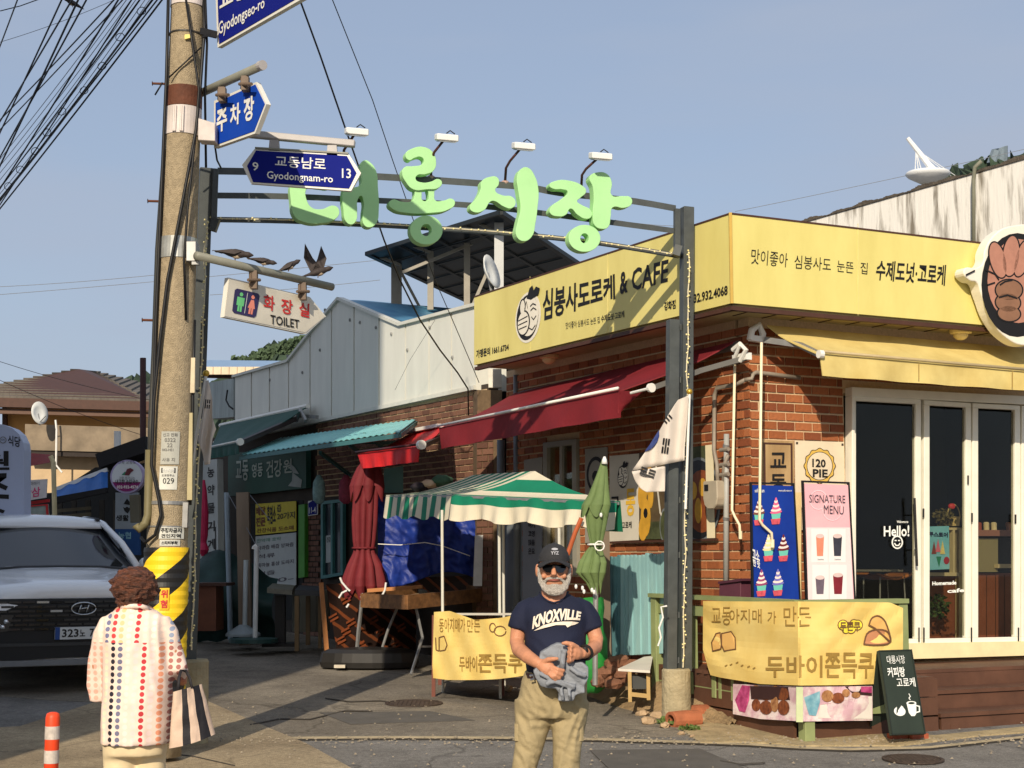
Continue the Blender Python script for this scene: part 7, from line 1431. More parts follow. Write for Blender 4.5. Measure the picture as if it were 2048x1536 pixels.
def table(name, label, cat, q_, hpx, Y, topm, legm, legs):
    t = thing(name, label, cat, P(q_[0][0], q_[0][1] + hpx, Y)); M().prism([P(x, y, Y + dy) for x, y, dy in q_], (0, 0, .06)).obj('top', topm, t)
    for x, y0, y1, dy, w_ in legs: M().bar(P(x, y1, Y + dy), P(x, y0, Y + dy), w_).obj('leg', legm, t)
table('side_table', 'dark square side table with steel legs left of the plywood board', 'table', [(590, 1190, 0), (640, 1192, 0), (645, 1182, .8), (598, 1180, .8)], 100, 18.0, mat('slate top', (58, 60, 62), .6), mat('bronze leg', (110, 88, 56), .5), [(594, 1192, 1302, .0, .05), (616, 1192, 1290, .6, .05), (640, 1192, 1296, .3, .04)])
table('pedestal_table', 'small round-edged table on a black pedestal left of the slate side table', 'table', [(534, 1186, 0), (584, 1190, 0), (590, 1180, .7), (545, 1176, .7)], 100, 18.6, mat('speckled top', (120, 118, 104), .6, .2, 12), BLKF, [(561, 1190, 1288, .3, .12), (561, 1286, 1292, .3, .4)])
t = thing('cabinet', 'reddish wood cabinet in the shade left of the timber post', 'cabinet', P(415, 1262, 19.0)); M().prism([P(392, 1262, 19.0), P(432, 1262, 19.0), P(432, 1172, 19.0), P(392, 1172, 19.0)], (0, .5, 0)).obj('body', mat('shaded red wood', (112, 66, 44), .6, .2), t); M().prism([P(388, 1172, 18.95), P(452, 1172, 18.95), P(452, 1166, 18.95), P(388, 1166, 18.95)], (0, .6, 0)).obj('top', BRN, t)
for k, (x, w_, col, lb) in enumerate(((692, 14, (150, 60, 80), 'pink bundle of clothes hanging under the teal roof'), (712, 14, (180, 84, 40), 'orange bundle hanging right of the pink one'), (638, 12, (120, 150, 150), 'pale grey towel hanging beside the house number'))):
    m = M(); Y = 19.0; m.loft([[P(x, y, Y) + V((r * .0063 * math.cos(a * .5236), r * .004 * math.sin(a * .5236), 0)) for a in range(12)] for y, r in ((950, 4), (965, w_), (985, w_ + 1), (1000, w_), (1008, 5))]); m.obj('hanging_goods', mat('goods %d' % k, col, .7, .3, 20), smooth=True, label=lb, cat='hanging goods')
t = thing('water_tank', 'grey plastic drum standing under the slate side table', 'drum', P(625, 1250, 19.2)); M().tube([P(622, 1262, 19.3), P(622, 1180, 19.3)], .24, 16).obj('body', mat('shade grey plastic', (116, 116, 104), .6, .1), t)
# dark green tarp-covered heap
m = M(); c = P(445, 1200, 20.5)
m.grid(lambda u, v: c + V(((u - .5) * 1.5, -.5 * math.sin(math.pi * v) + .08 * MN.noise(V((u * 5, v * 5, 2))), -.55 + 1.25 * v ** .8 * (1 - .6 * abs(u - .45)) + .08 * MN.noise(V((u * 6, v * 3, 0))))), 24, 16)
m.obj('covered_heap', mat('dark teal sheet', (36, 62, 58), .6, .3, 5), smooth=True, label='heap under a dark teal sheet between the arch leg and the timber post', cat='heap')
# ---------------------------------------------------------------- houses and signs at the far left
H1 = thing('brown_roof_house', 'tan house with a low brown hipped tile roof behind the parked car', 'house', P(150, 1120, 36))
RT = mat('brown roof tile', (98, 92, 84), .85, .2, 2, bump=.4); TAN = mat('tan wall', (206, 160, 98), .85, .08, 1.2)
e1, e2, e3, e4 = P(-120, 792, 34), P(300, 803, 34), P(330, 778, 44), P(-60, 778, 44); ap, ap2 = P(158, 738, 38), P(186, 742, 40)
def tiled(a, b, c, d, rows, cols, nm='roof'):
    m = M()
    for j in range(rows):
        v0, v1 = j / rows, (j + 1.12) / rows
        for k in range(cols):
            u0, u1 = k / cols, (k + .97) / cols; q_ = lambda u, v, z: a.lerp(b, u).lerp(d.lerp(c, u), min(v, 1)) + V((0, 0, z)); m.prism([q_(u0, v0, .05), q_(u1, v0, .05), q_(u1, v1, 0), q_(u0, v1, 0)], (0, 0, -.05))
    m.obj(nm, RT, H1)
tiled(e1, e2, ap2, ap, 14, 30); tiled(e2, e3, ap2, ap2, 10, 12)
M().prism([e1, e2, ap2, ap], (0, 0, -.12)).obj('roof_deck', BRN, H1)
M().bar(e1 + V((0, 0, -.14)), e2 + V((0, 0, -.14)), .2, .16).obj('fascia', BRN, H1); M().bar(e1 + V((0, .1, -.3)), e2 + V((0, .1, -.3)), .14, .12).obj('gutter', mat('gutter brown', (96, 70, 56), .6, .1), H1)
wl = lambda x, y, Y=35: P(x, y, Y)
M().prism([wl(8, 1150), wl(292, 1150), wl(292, 812), wl(8, 800)], (0, 4, 0)).obj('wall', TAN, H1)
M().bar(wl(10, 870, 34.9), wl(10, 815, 34.9), .1).obj('corner_pipe', BRN, H1)
CW = thing('concrete_annex', 'stained flat concrete annex in front of the tan house', 'building', P(170, 1120, 31)); CST = mat('stained parapet concrete', (150, 134, 112), .9, .25, 2.2, bump=.3, c2=(112, 100, 84))
M().prism([P(50, 900, 30.5), P(300, 906, 30.5), P(300, 856, 30.5), P(50, 848, 30.5)], (0, 3, 0)).obj('parapet', CST, CW)
M().prism([P(60, 1150, 31), P(300, 1150, 31), P(300, 905, 31), P(60, 900, 31)], (0, 2, 0)).obj('wall', mat('beige annex wall', (196, 170, 134), .85, .15, 2.5), CW)
M().bar(P(50, 906, 30.6), P(300, 912, 30.6), .12, .1).obj('ledge', mat('dark ledge', (50, 42, 38), .8), CW)
M().tube([P(111, 840, 30.3), P(113, 860, 30.3), P(112, 930, 30.3), P(124, 945, 30.3)], .02, 6).obj('loose_wire', WBAR, CW)
t = thing('satellite_dish', 'white oval satellite dish on the concrete parapet at left', 'satellite dish', P(78, 848, 30)); c = P(79, 826, 30); ax = V((.75, -.6, .2)).normalized(); uu = (V((0, 0, 1)) - ax * ax.z).normalized(); vv = ax.cross(uu)
M().loft([[c + ax * d + uu * r * 1.25 * math.cos(k * .3142) + vv * r * math.sin(k * .3142) for k in range(20)] for r, d in ((.03, -.07), (.12, -.05), (.19, 0), (.19, .015), (.1, -.03), (.03, -.045))]).obj('dish', DW, t, smooth=True); M().tube([c - ax * .06, P(80, 850, 30)], .02).obj('bracket', GREYM, t); M().tube([c + V((0, 0, -.2)), c + ax * .22 + V((0, 0, -.12))], .01).obj('feed_arm', GREYM, t)
t = thing('white_vent_pipe', 'short white square vent standing on the dark eave left of the utility pole', 'vent', P(234, 900, 26)); M().prism([P(228, 903, 26), P(239, 903, 26), P(239, 862, 26), P(228, 862, 26)], (0, .1, 0)).obj('duct', WHITE, t)
M().tube([P(286, 900, 24), P(286, 716, 24)], .05, 8).obj('brown_pole', mat('red brown pole', (72, 40, 38), .6), label='thin red-brown pole rising behind the left edge of the utility pole', cat='pole')
# shops at left behind the car
SH = thing('left_shop_row', 'dark low shop fronts with blue and red eaves behind the parked car', 'building', P(150, 1180, 24))
M().prism([P(-100, 1220, 26), P(300, 1220, 24), P(300, 925, 24), P(190, 935, 24.5), P(110, 985, 25), P(-100, 1000, 26)], (0, .3, 0)).obj('wall', mat('dark shop interior', (26, 26, 24)), SH)  # near-black wall colour in place of the unlit depth of the shops
M().prism([P(190, 908, 23), P(290, 872, 23), P(290, 905, 23), P(198, 935, 23)], (0, .8, 0)).obj('dark_eave', mat('black eave and shadow', (30, 28, 28), .7), SH)
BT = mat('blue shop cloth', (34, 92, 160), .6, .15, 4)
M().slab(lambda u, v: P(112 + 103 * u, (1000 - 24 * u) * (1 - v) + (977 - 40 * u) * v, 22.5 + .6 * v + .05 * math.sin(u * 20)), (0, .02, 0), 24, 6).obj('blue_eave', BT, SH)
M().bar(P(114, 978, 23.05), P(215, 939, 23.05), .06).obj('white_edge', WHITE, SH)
M().prism([P(75, 1000, 22.4), P(213, 975, 22.4), P(213, 985, 22.4), P(90, 1012, 22.4)], (0, .1, 0)).obj('painted_eave_shadow', mat('black eave and shadow', (30, 28, 28)), SH)  # black strip painted in as the shadow under the blue eave
M().slab(lambda u, v: P(44 + 55 * u, (935 - 10 * u) * (1 - v) + (905 + 4 * u) * v, 21.5 + .4 * v), (0, .02, 0), 8, 3).obj('red_eave', mat('dull red cloth', (130, 40, 36), .7, .15), SH)
M().tube([P(101, 912, 21.4), P(107, 925, 21.4), P(110, 1060, 21.4)], .035, 8).obj('white_downpipe', mat('cream downpipe', (214, 196, 150), .5), SH)
for k in range(6): M().bar(P(120 + k * 28, 1060, 23.4), P(120 + k * 28, 1000, 23.4), .07).obj('shop_post', mat('dim post', (70, 64, 56), .7), SH)
for k in range(3): M().bar(P(112, 1046 - k * 12, 23.2), P(182, 1040 - k * 12, 23.2), .05).obj('shop_shelf', mat('dim shelf wood', (110, 100, 80), .7), SH)
PF0 = zplane(20)
t, f = poster('ginseng_sign', 'white shop poster with large pink 산삼 lettering behind the grey shop sign', 'poster', PF0, [(44, 1003), (92, 995), (94, 958), (44, 961)], 0, mat('white poster shade', (220, 212, 208), .6), .03)
ftext(f, '더덕이야기', (.1, .72, .7, .9), INK, t, .0); ftext(f, '산삼', (.05, .12, .75, .62), mat('pink lettering', (214, 70, 120), .6), t, .02)
M().prism([P(40, 1012, 20.1), P(97, 1004, 20.1), P(97, 998, 20.1), P(40, 1006, 20.1)], (0, .06, 0)).obj('red_rim', RED, t)
t, f = poster('red_framed_poster', 'lower red framed poster just above the car roof', 'poster', PF0, [(50, 1040), (98, 1034), (96, 1008), (48, 1012)], 0, mat('grey green print', (150, 160, 150), .6, .3, 9), .03); m = M(); frame4(m, f, .1, .1, .01); m.obj('frame', RED, t)
# rounded grey shop sign at the left edge
GS = thing('rounded_shop_sign', 'tall rounded pale blue shop sign cut off by the left edge, ending in 식당', 'sign', P(10, 1180, 17)); PG = zplane(17); SGY = mat('pale blue grey acrylic', (176, 184, 206), .4, .05, 2)
out = [(-110, 1200), (47, 1200), (48, 900), (46, 885), (38, 868), (24, 856), (5, 849), (-20, 846), (-70, 850), (-105, 880), (-110, 900)]
prismpx(M(), PG, out, .25).obj('lightbox', SGY, GS)
text(PG, '식당', [(16, 891), (41, 895), (41, 874), (16, 870)], INK, GS, .02)
text(PG, '원', [(-40, 940), (19, 940), (19, 902), (-40, 902)], INK, GS, .03); text(PG, '조', [(-42, 995), (18, 998), (18, 946), (-42, 948)], INK, GS, .03); text(PG, '소', [(-42, 1040), (12, 1040), (12, 1002), (-42, 1002)], INK, GS, .03)
m = M(); m.prism([PG.at(6 + 7 * math.cos(a * .5236), 880 + 7 * math.sin(a * .5236), .003) for a in range(12)], PG.n * .001); m.obj('round_mark', mat('grey print', (110, 108, 104)), GS); m = M(); m.prism([PG.at(6 + 5.4 * math.cos(a * .5236), 880 + 5.4 * math.sin(a * .5236), .006) for a in range(12)], PG.n * .001); m.obj('round_mark_face', SGY, GS); text(PG, '머', [(3, 883), (9, 883), (9, 877), (3, 877)], INK, GS, 0, base=.008)
# round sign and vertical sign by the pole
RS_ = thing('round_shop_sign', 'round white shop sign with a purple lower band beside the utility pole', 'sign', P(255, 990, 17)); c = P(254, 953, 17); rr = 33.5 / FPX * 17
disc = lambda r, y: [c + V((r * math.cos(a * .1571), y, r * math.sin(a * .1571))) for a in range(40)]
M().loft([disc(rr, 0), disc(rr, .12)]).obj('drum', mat('lilac rim', (170, 160, 196), .5), RS_); M().loft([disc(rr * .9, -.004), disc(rr * .9, 0)]).obj('face', mat('white sign face', (206, 212, 216), .5, .03), RS_)
m = M(); pts = [c + V((rr * .9 * math.cos(a), -.007, rr * .9 * math.sin(a))) for a in [math.pi + .38 + k * (math.pi - .76) / 20 for k in range(21)]]; m.prism(pts, (0, .001, 0)); m.obj('purple_band', mat('purple print', (130, 30, 100), .6), RS_)
PR = zplane(16.99); text(PR, '강화 교동도', [(236, 928), (272, 928), (272, 921), (236, 921)], PGR, RS_, 0); text(PR, '고향 생각나는', [(238, 960), (270, 960), (270, 953), (238, 953)], PGR, RS_, 0); text(PR, '내고향 손칼국수', [(231, 968), (277, 968), (277, 959), (231, 959)], INK, RS_, .02); text(PR, '032-932-4574', [(234, 977), (276, 977), (276, 971), (234, 971)], mat('white print', (240, 234, 230)), RS_, .02)
m = M(); m.prism([PR.at(x, y, .0) for x, y in ((249, 950), (254, 938), (261, 936), (268, 940), (262, 945), (258, 951))], (0, -.002, 0)); m.obj('bird_print', mat('dark red print', (100, 40, 50), .6), RS_); m = M(); m.prism([PR.at(x, y, .0) for x, y in ((243, 950), (250, 943), (258, 950))], (0, -.001, 0)); m.obj('leaf_print', mat('green print', (40, 130, 96)), RS_)
t = thing('vertical_banner_sign', 'pale vertical sign with a black bag symbol and blue foot below the round sign', 'sign', P(250, 1100, 17.4)); PV = zplane(17.4); m = M(); prismpx(m, PV, [(230, 1058), (278, 1058), (276, 985), (231, 985)], .06); m.obj('panel', mat('pale grey panel', (150, 160, 166), .6), t); m = M(); prismpx(m, PV, [(232, 1110), (280, 1110), (278, 1058), (230, 1058)], .06); m.obj('blue_foot', mat('sign blue foot', (28, 74, 130), .6), t)
text(PV, '생활', [(232, 1042), (258, 1042), (258, 1030), (232, 1030)], INK, t, .03); text(PV, '농협', [(236, 1078), (262, 1078), (262, 1064), (236, 1064)], mat('pale blue print', (140, 190, 204)), t, .02)
m = M(); m.prism([PV.at(x, y, .003) for x, y in ((247, 1008), (254, 997), (261, 1006), (260, 1010))], (0, -.001, 0)); m.prism([PV.at(x, y, .003) for x, y in ((246, 1014), (250, 1016), (254, 1013), (258, 1016), (261, 1014), (259, 1022), (255, 1027), (249, 1022))], (0, -.001, 0)); m.obj('symbol', INK, t, kind='stuff')
m = M(); m.bar(P(272, 1045, 16.6), P(270, 990, 16.6), .1, .1); m.obj('meter_box', mat('dim meter', (96, 92, 76), .6), label='dim olive electric meter box beside the vertical sign', cat='meter')

# ---------------------------------------------------------------- parked SUV
CAR = V((-4.12, 14.55, 0)); CAR.z = gz(14.9) + .03; cb = V((-.47, .883, 0)).normalized(); cl = V((.883, .47, 0)).normalized()
cp = lambda l, s, z: CAR + cl * l + cb * s + V((0, 0, z))
SUV = thing('parked_suv', 'white SUV parked nose-on in the shade left of the utility pole', 'car', CAR + cb * 2.2)
CWH = mat('white car paint', (238, 240, 242), .22, .02, 2, coat=.8); CBK = mat('glossy black trim', (14, 15, 17), .18, .05, coat=.5); CGL = mat('dark windscreen', (20, 26, 32), .06, .05, spec=.9); CHR = mat('satin chrome', (190, 194, 198), .2, .05, metal=.9)
def ringc(s, hw, zb, zt, f=0):
    h = [(0, zb), (hw * .86, zb), (hw * .97, zb + .07), (hw, zb + .25), (hw, (zb + zt) / 2 + .05), (hw * .985, zt - .17), (hw * .94, zt - .07), (hw * .84, zt - .015), (hw * .5, zt + .02 + f), (hw * .2, zt + .03 + f), (0, zt + .03 + f)]
    return [cp(l, s + .10 * (l / .9) ** 2 * max(0, 1 - s / .8), z) for l, z in h] + [cp(-l, s + .10 * (l / .9) ** 2 * max(0, 1 - s / .8), z) for l, z in h[-2:0:-1]]
m = M(); m.loft([ringc(*a) for a in ((.02, .74, .34, .84), (.0, .82, .26, .90), (.08, .90, .22, .965), (.3, .93, .22, 1.0), (.7, .94, .22, 1.06), (1.1, .945, .22, 1.12), (1.3, .945, .22, 1.15), (2.2, .945, .22, 1.16), (3.6, .945, .24, 1.17), (4.3, .93, .3, 1.15), (4.52, .86, .4, 1.05))]); m.obj('body', CWH, SUV, smooth=True)
rf = [(1.95, .60, 1.61), (2.15, .63, 1.68), (2.8, .64, 1.715), (3.6, .63, 1.69), (4.1, .60, 1.62)]
m = M(); m.loft([[cp(-w_, s, z - .05), cp(-w_ * .96, s, z - .012), cp(-w_ * .6, s, z + .01), cp(0, s, z + .022), cp(w_ * .6, s, z + .01), cp(w_ * .96, s, z - .012), cp(w_, s, z - .05)] for s, w_, z in rf]); m.obj('roof', CWH, SUV, smooth=True)
m = M(); m.grid(lambda u, v: cp((-1 + 2 * u) * (.80 - .22 * v), 1.16 + .84 * v + .10 * abs(2 * u - 1) ** 2 * (1 - v * .4), 1.145 + .455 * v - .02 * (2 * u - 1) ** 2), 16, 10); m.obj('windscreen', CGL, SUV, smooth=True)
m = M()
for sg in (-1, 1): m.prism([cp(sg * .88, 1.45, 1.12), cp(sg * .64, 2.05, 1.6), cp(sg * .64, 3.9, 1.6), cp(sg * .88, 4.2, 1.15)], cl * -sg * .03)
m.prism([cp(-.8, 4.45, 1.12), cp(.8, 4.45, 1.12), cp(.6, 4.1, 1.58), cp(-.6, 4.1, 1.58)], cb * -.03); m.obj('side_glass', CGL, SUV, kind='stuff')
for sg in (-1, 1):
    M().tube([cp(sg * .83, 1.25, 1.15), cp(sg * .74, 1.6, 1.40), cp(sg * .625, 2.02, 1.615), cp(sg * .62, 2.4, 1.66)], .035, 8).obj('pillar', CWH, SUV, smooth=True)
    M().tube([cp(sg * .58, 2.05, 1.66), cp(sg * .59, 2.8, 1.70), cp(sg * .58, 3.9, 1.66)], .02, 8).obj('roof_rail', CBK, SUV, smooth=True)
    m = M(); m.ell(cp(sg * 1.02, 1.55, 1.18), (.11, .06, .08), 12, 8); m.obj('mirror', CWH, SUV, smooth=True)
# front fascia
ffy = lambda l: .10 * (l / .9) ** 2
fz = lambda l, z, o=0: cp(l, ffy(l) - .015 - o + max(0, (z - .82)) * .28, z)
m = M(); m.slab(lambda u, v: fz(-.86 + 1.72 * u, .30 + (.86 - .30) * v - .06 * abs(2 * u - 1) ** 3 * (1 - v)), cb * .05, 30, 8); m.obj('grille_panel', mat('matte black grille', (20, 21, 23), .5, .1), SUV)
rnd = random.Random(6)
for j in range(7):
    z = .575 + j * .042
    for k in range(-6, 7):
        l = k * .125 + (.06 if j % 2 else 0)
        if abs(l) > .80: continue
        M().bar(fz(l - .055, z, .012), fz(l + .055, z, .012), .018, .020).obj('grille_bar', CHR if (j >= 4 and rnd.random() < .16) else CBK, SUV)
for sg in (-1, 1):
    m = M(); pts = [(.60, .80), (.93, .86), (.955, .74), (.94, .56), (.86, .52), (.84, .70), (.72, .745)]; m.prism([fz(sg * min(l, .93), z, .018) for l, z in pts], cb * .04); m.obj('bumper_wing', CWH, SUV)
    m = M(); m.prism([fz(sg * .64, .70, .01), fz(sg * .82, .69, .01), fz(sg * .82, .545, .01), fz(sg * .68, .56, .01)], cb * .03); m.obj('headlight', CBK, SUV)
    for l, z in ((.70, .65), (.77, .62), (.73, .60)): m = M(); m.ell(fz(sg * l, z, .02), (.025, .015, .02), 8, 6); m.obj('lamp_lens', mat('lamp glass', (220, 226, 230), .1, metal=.6), SUV)
    for s in (.92, 3.6):
        c = cp(sg * .86, s, .345); m = M(); m.tube([c - cl * sg * .11, c + cl * sg * .10], .345, 24); o = m.obj('tyre', mat('tyre rubber', (20, 20, 20), .8), SUV); M().tube([c + cl * sg * .10, c + cl * sg * .112], .22, 20).obj('rim', GREYM, SUV)
m = M(); m.slab(lambda u, v: fz(-.80 + 1.6 * u, .235 + .05 * v, .02), cb * .04, 20, 1); m.obj('skid_plate', mat('silver skid plate', (120, 124, 128), .35, .1), SUV)
m = M(); m.slab(lambda u, v: fz(-.88 + 1.76 * u, .415 + .03 * v, .012), cb * .04, 20, 1); m.obj('bumper_lip', mat('dark grey lip', (52, 54, 56), .4), SUV)
m = M(); pn = lambda l, z, o: cp(l, -.05 - o, z); fpl = lambda u, v, o=0: cp(-.26 + .52 * u, -.045 - o, .475 + .115 * v); fpl.n = -cb
m.prism([fpl(0, 0), fpl(1, 0), fpl(1, 1), fpl(0, 1)], cb * .03); o = m.obj('licence_plate', mat('plate white', (206, 212, 214), .4, .02), SUV); m = M(); m.prism([fpl(0, 0, .002), fpl(.085, 0, .002), fpl(.085, 1, .002), fpl(0, 1, .002)], -cb * .001); m.obj('plate_band', mat('plate blue', (30, 70, 140), .5), o)
ftext(fpl, '323', (.12, .18, .42, .84), INK, o, .02, off=.005); ftext(fpl, '노', (.44, .22, .54, .78), INK, o, .02, off=.005); ftext(fpl, '7', (.62, .18, .70, .84), INK, o, .02, off=.005); 
lc = V((0, 0, 0)); fl_ = lambda u, v, o=0: fz(-.12 + .24 * u, .70 + .125 * v, .03 + o); fl_.n = -cb
m = M(); m.tube([fl_(.5 + .48 * math.cos(a * .3142), .5 + .46 * math.sin(a * .3142)) for a in range(21)], .008, 6); m.tube([fl_(.30, .22), fl_(.40, .78)], .009, 6); m.tube([fl_(.60, .22), fl_(.70, .78)], .009, 6); m.tube([fl_(.35, .46), fl_(.5, .52), fl_(.66, .56)], .008, 6); m.obj('badge', CHR, SUV, smooth=True)
m = M()
for sg in (-1, 1): m.tube([cp(sg * .905, 1.1, 1.10), cp(sg * .88, .6, 1.035), cp(sg * .80, .2, .965)], .004, 5)
m.tube([cp(-.84, 1.13, 1.12), cp(-.4, 1.06, 1.155), cp(0, 1.05, 1.16), cp(.4, 1.06, 1.155), cp(.84, 1.13, 1.12)], .012, 6); m.obj('bonnet_crease', mat('panel gap', (60, 62, 66), .6), SUV, kind='stuff')

# ---------------------------------------------------------------- bollard
gb = P(100, 1600, 8.7); gb.z = gz(8.7); t = thing('traffic_bollard', 'orange flexible bollard with two white reflective bands at lower left', 'bollard', gb); topz = P(100, 1424, 8.7).z
ORG_ = mat('orange plastic', (232, 74, 36), .5, .06, 8); REF = mat('grey white reflective band', (196, 186, 176), .5, .2, 30)
zz = [gb.z, topz - .02, topz]; M().tube([V((gb.x, gb.y, gb.z)), V((gb.x, gb.y, topz - .03)), V((gb.x, gb.y, topz - .008)), V((gb.x, gb.y, topz))], [.040, .040, .034, .016], 24).obj('post', ORG_, t, smooth=True)
for ya, yb in ((1452, 1478), (1500, 1526), (1552, 1578)):
    za, zb = P(100, ya, 8.7).z, P(100, yb, 8.7).z; M().tube([V((gb.x, gb.y, zb)), V((gb.x, gb.y, za))], .0415, 24).obj('reflective_band', REF, t)
M().tube([V((gb.x, gb.y, gb.z)), V((gb.x, gb.y, gb.z + .02)), V((gb.x, gb.y, gb.z + .04))], [.1, .09, .045], 24).obj('base', ORG_, t)

# ---------------------------------------------------------------- people
SKIN = mat('tanned skin', (192, 134, 102), .5, .14, 22, spec=.3, bump=.15, bscale=180)
def wr(a=.004, f=14, seed=0): return lambda v: v + V((0, -1, 0)) * a * MN.noise(v * f + V((seed, 0, 0))) + V((a * .6 * MN.noise(v * f * .7 + V((0, seed, 3))), 0, 0))
def folds(a, n1=60, slope=.6, seed=0, f=6): return lambda v: v + V((v.x * .0, -a * max(0, MN.noise(V((v.x * f + seed, v.y * 3, v.z * f * slope)))) + a * .5 * math.sin(n1 * (v.z + slope * v.x) + 6 * MN.noise(v * 4)), 0))
MY = 7.3; pm = lambda x, y, d=0: P(x, y, MY + d); k_ = MY / FPX
feet = V((pm(1108, 1700).x, MY, gz(MY)))
MAN = thing('person', 'standing man in navy KNOXVILLE shirt, black cap and sunglasses holding a grey jacket', 'person', feet)
m = M()
m.ell(pm(1108, 1133, .0), (.071, .092, .096), 20, 14); m.ell(pm(1108, 1158, -.02), (.057, .070, .066), 16, 10); m.ell(pm(1108, 1172, -.045), (.034, .04, .03), 12, 8)
m.tube([pm(1108, 1128, -.088), pm(1107.5, 1140, -.105), pm(1107.5, 1148, -.118), pm(1107.5, 1152, -.10)], [.008, .011, .014, .010], 10)
for sg in (-1, 1): m.ell(pm(1107.5 + sg * 5, 1151, -.10), (.008, .01, .007), 8, 6); m.ell(pm(1108 + sg * 20, 1152, -.07), (.014, .012, .013), 10, 6); m.ell(pm(1108 + sg * 33, 1141, .01), (.012, .025, .034), 10, 8)
m.tube([pm(1108, 1165, .02), pm(1108, 1195, .005), pm(1108, 1215, .0), pm(1108, 1235, .03)], [.058, .062, .072, .09], 16)
m.ell(pm(1110, 1250, .03), (.15, .09, .16), 14, 10)
# arms
m.tube([pm(1058, 1210, .03), pm(1037, 1252, .02), pm(1034, 1283, .01), pm(1038, 1299, -.04), pm(1056, 1314, -.14), pm(1074, 1325, -.20), pm(1081, 1328, -.215)], [.042, .038, .036, .036, .033, .027, .024], 14)
m.tube([pm(1162, 1210, .03), pm(1184, 1250, .02), pm(1192, 1278, .0), pm(1190, 1294, -.04), pm(1180, 1302, -.12), pm(1168, 1306, -.18), pm(1162, 1307, -.20)], [.042, .038, .036, .035, .032, .026, .024], 14)
# left-hand side hand: open over the jacket, fingers down right
m.tube([pm(1079, 1327, -.215), pm(1088, 1332, -.23), pm(1098, 1338, -.24), pm(1104, 1341, -.24)], [.026, .032, .035, .028], 12, flat=.55, ref=(.6, 0, .8))
for a, b, c, r in (((1104, 1333), (1116, 1339), (1127, 1341), .0098), ((1103, 1338), (1114, 1346), (1124, 1350), .0102), ((1100, 1343), (1110, 1352), (1119, 1357), .0098), ((1096, 1346), (1104, 1354), (1111, 1361), .0088)): m.tube([pm(*a, -.245), pm(*b, -.262), pm(*c, -.25), pm(c[0] + 2, c[1] + 1, -.235)], [r, r * .98, r * .85, r * .6], 8)
m.tube([pm(1086, 1325, -.225), pm(1097, 1319, -.25), pm(1107, 1318, -.262), pm(1117, 1317, -.258)], [.014, .0125, .011, .007], 8)
# other hand: gripping the jacket, knuckles forward
m.tube([pm(1163, 1307, -.20), pm(1155, 1306, -.22), pm(1147, 1304, -.232), pm(1142, 1304, -.235)], [.026, .033, .036, .028], 12, flat=.6, ref=(0, 0, 1))
for i in range(4):
    x0, y0 = 1147 - i * .6, 1292 + i * 9.2; m.tube([pm(x0, y0, -.235), pm(x0 - 6, y0 + 1, -.262), pm(x0 - 8.5, y0 + 3, -.245), pm(x0 - 5, y0 + 5, -.225)], [.0115, .0115, .0105, .009], 8)
m.tube([pm(1155, 1296, -.225), pm(1144, 1289, -.25), pm(1132, 1286, -.262), pm(1123, 1287, -.26)], [.014, .013, .011, .007], 8)
remesh(m, .0042, 1, SKIN, 'body', MAN)
# mouth, glasses, beard, cap
M().tube([pm(1094, 1161, -.083), pm(1102, 1160, -.096), pm(1108, 1160.5, -.099), pm(1114, 1160, -.096), pm(1121, 1161, -.083)], [.002, .0045, .005, .0045, .002], 8, flat=.6).obj('mouth', mat('lips', (150, 84, 72), .5), MAN, smooth=True)
BRD = mat('white beard', (222, 214, 202), .9, .3, 130, bump=1.0, bscale=300, stretch=(1, 1, .5), c2=(196, 186, 172))
m = M(); m.tube([pm(1077, 1132, -.01), pm(1078, 1146, -.025), pm(1081, 1160, -.045), pm(1089, 1174, -.066), pm(1099, 1182, -.082), pm(1109, 1184, -.088), pm(1119, 1182, -.082), pm(1129, 1174, -.066), pm(1136, 1160, -.045), pm(1139, 1146, -.025), pm(1140, 1132, -.01)], [.005, .008, .013, .018, .021, .022, .021, .018, .013, .008, .005], 12)
m.ell(pm(1108.5, 1174, -.062), (.036, .032, .024), 14, 8); m.tube([pm(1088, 1165, -.068), pm(1095, 1157.5, -.086), pm(1108, 1155.5, -.098), pm(1121, 1157.5, -.086), pm(1129, 1165, -.068)], [.008, .0065, .006, .0065, .008], 10)
remesh(m, .0036, 1, BRD, 'beard', MAN, disp=lambda v: v + V((.003 * MN.noise(v * 90), .004 * MN.noise(v * 80 + V((5, 0, 0))), .003 * MN.noise(v * 85 + V((0, 9, 0))))))
LNS = mat('black lens', (8, 8, 9), .08, .05, spec=.8)
for sg, pts in ((-1, [(1083.5, 1129.5), (1107, 1129.5), (1106.5, 1139), (1101, 1145), (1092, 1145), (1086, 1139)]), (1, [(1110, 1129.5), (1133.5, 1129.5), (1131, 1139), (1126, 1145.5), (1116, 1145.5), (1111, 1139)])):
    m = M(); m.prism([pm(x, y, -.112 + .035 * ((x - 1108) / 26) ** 2) for x, y in pts], (0, .006, 0)); m.obj('sunglass_lens', LNS, MAN)
    M().tube([pm(1108 + sg * 25.5, 1131, -.075), pm(1108 + sg * 32, 1132, -.02), pm(1108 + sg * 33, 1134, .02)], .0035, 6).obj('temple_arm', BLACK, MAN)
M().tube([pm(1105, 1131, -.112), pm(1108, 1130, -.114), pm(1112, 1131, -.112)], .003, 6).obj('nose_bridge', BLACK, MAN)
CAPM = mat('faded black cap cotton', (46, 46, 48), .85, .15, 30, bump=.3, bscale=200)
m = M(); 
def capf(u, v):
    a = 2 * math.pi * u; ph = v * math.pi / 2; c = pm(1108, 1123, .005); return c + V((.076 * math.cos(a) * math.cos(ph), .098 * math.sin(a) * math.cos(ph), .088 * math.sin(ph) ** .9 + (.012 if math.sin(a) > 0 else .0) * -1 * (1 - v)))
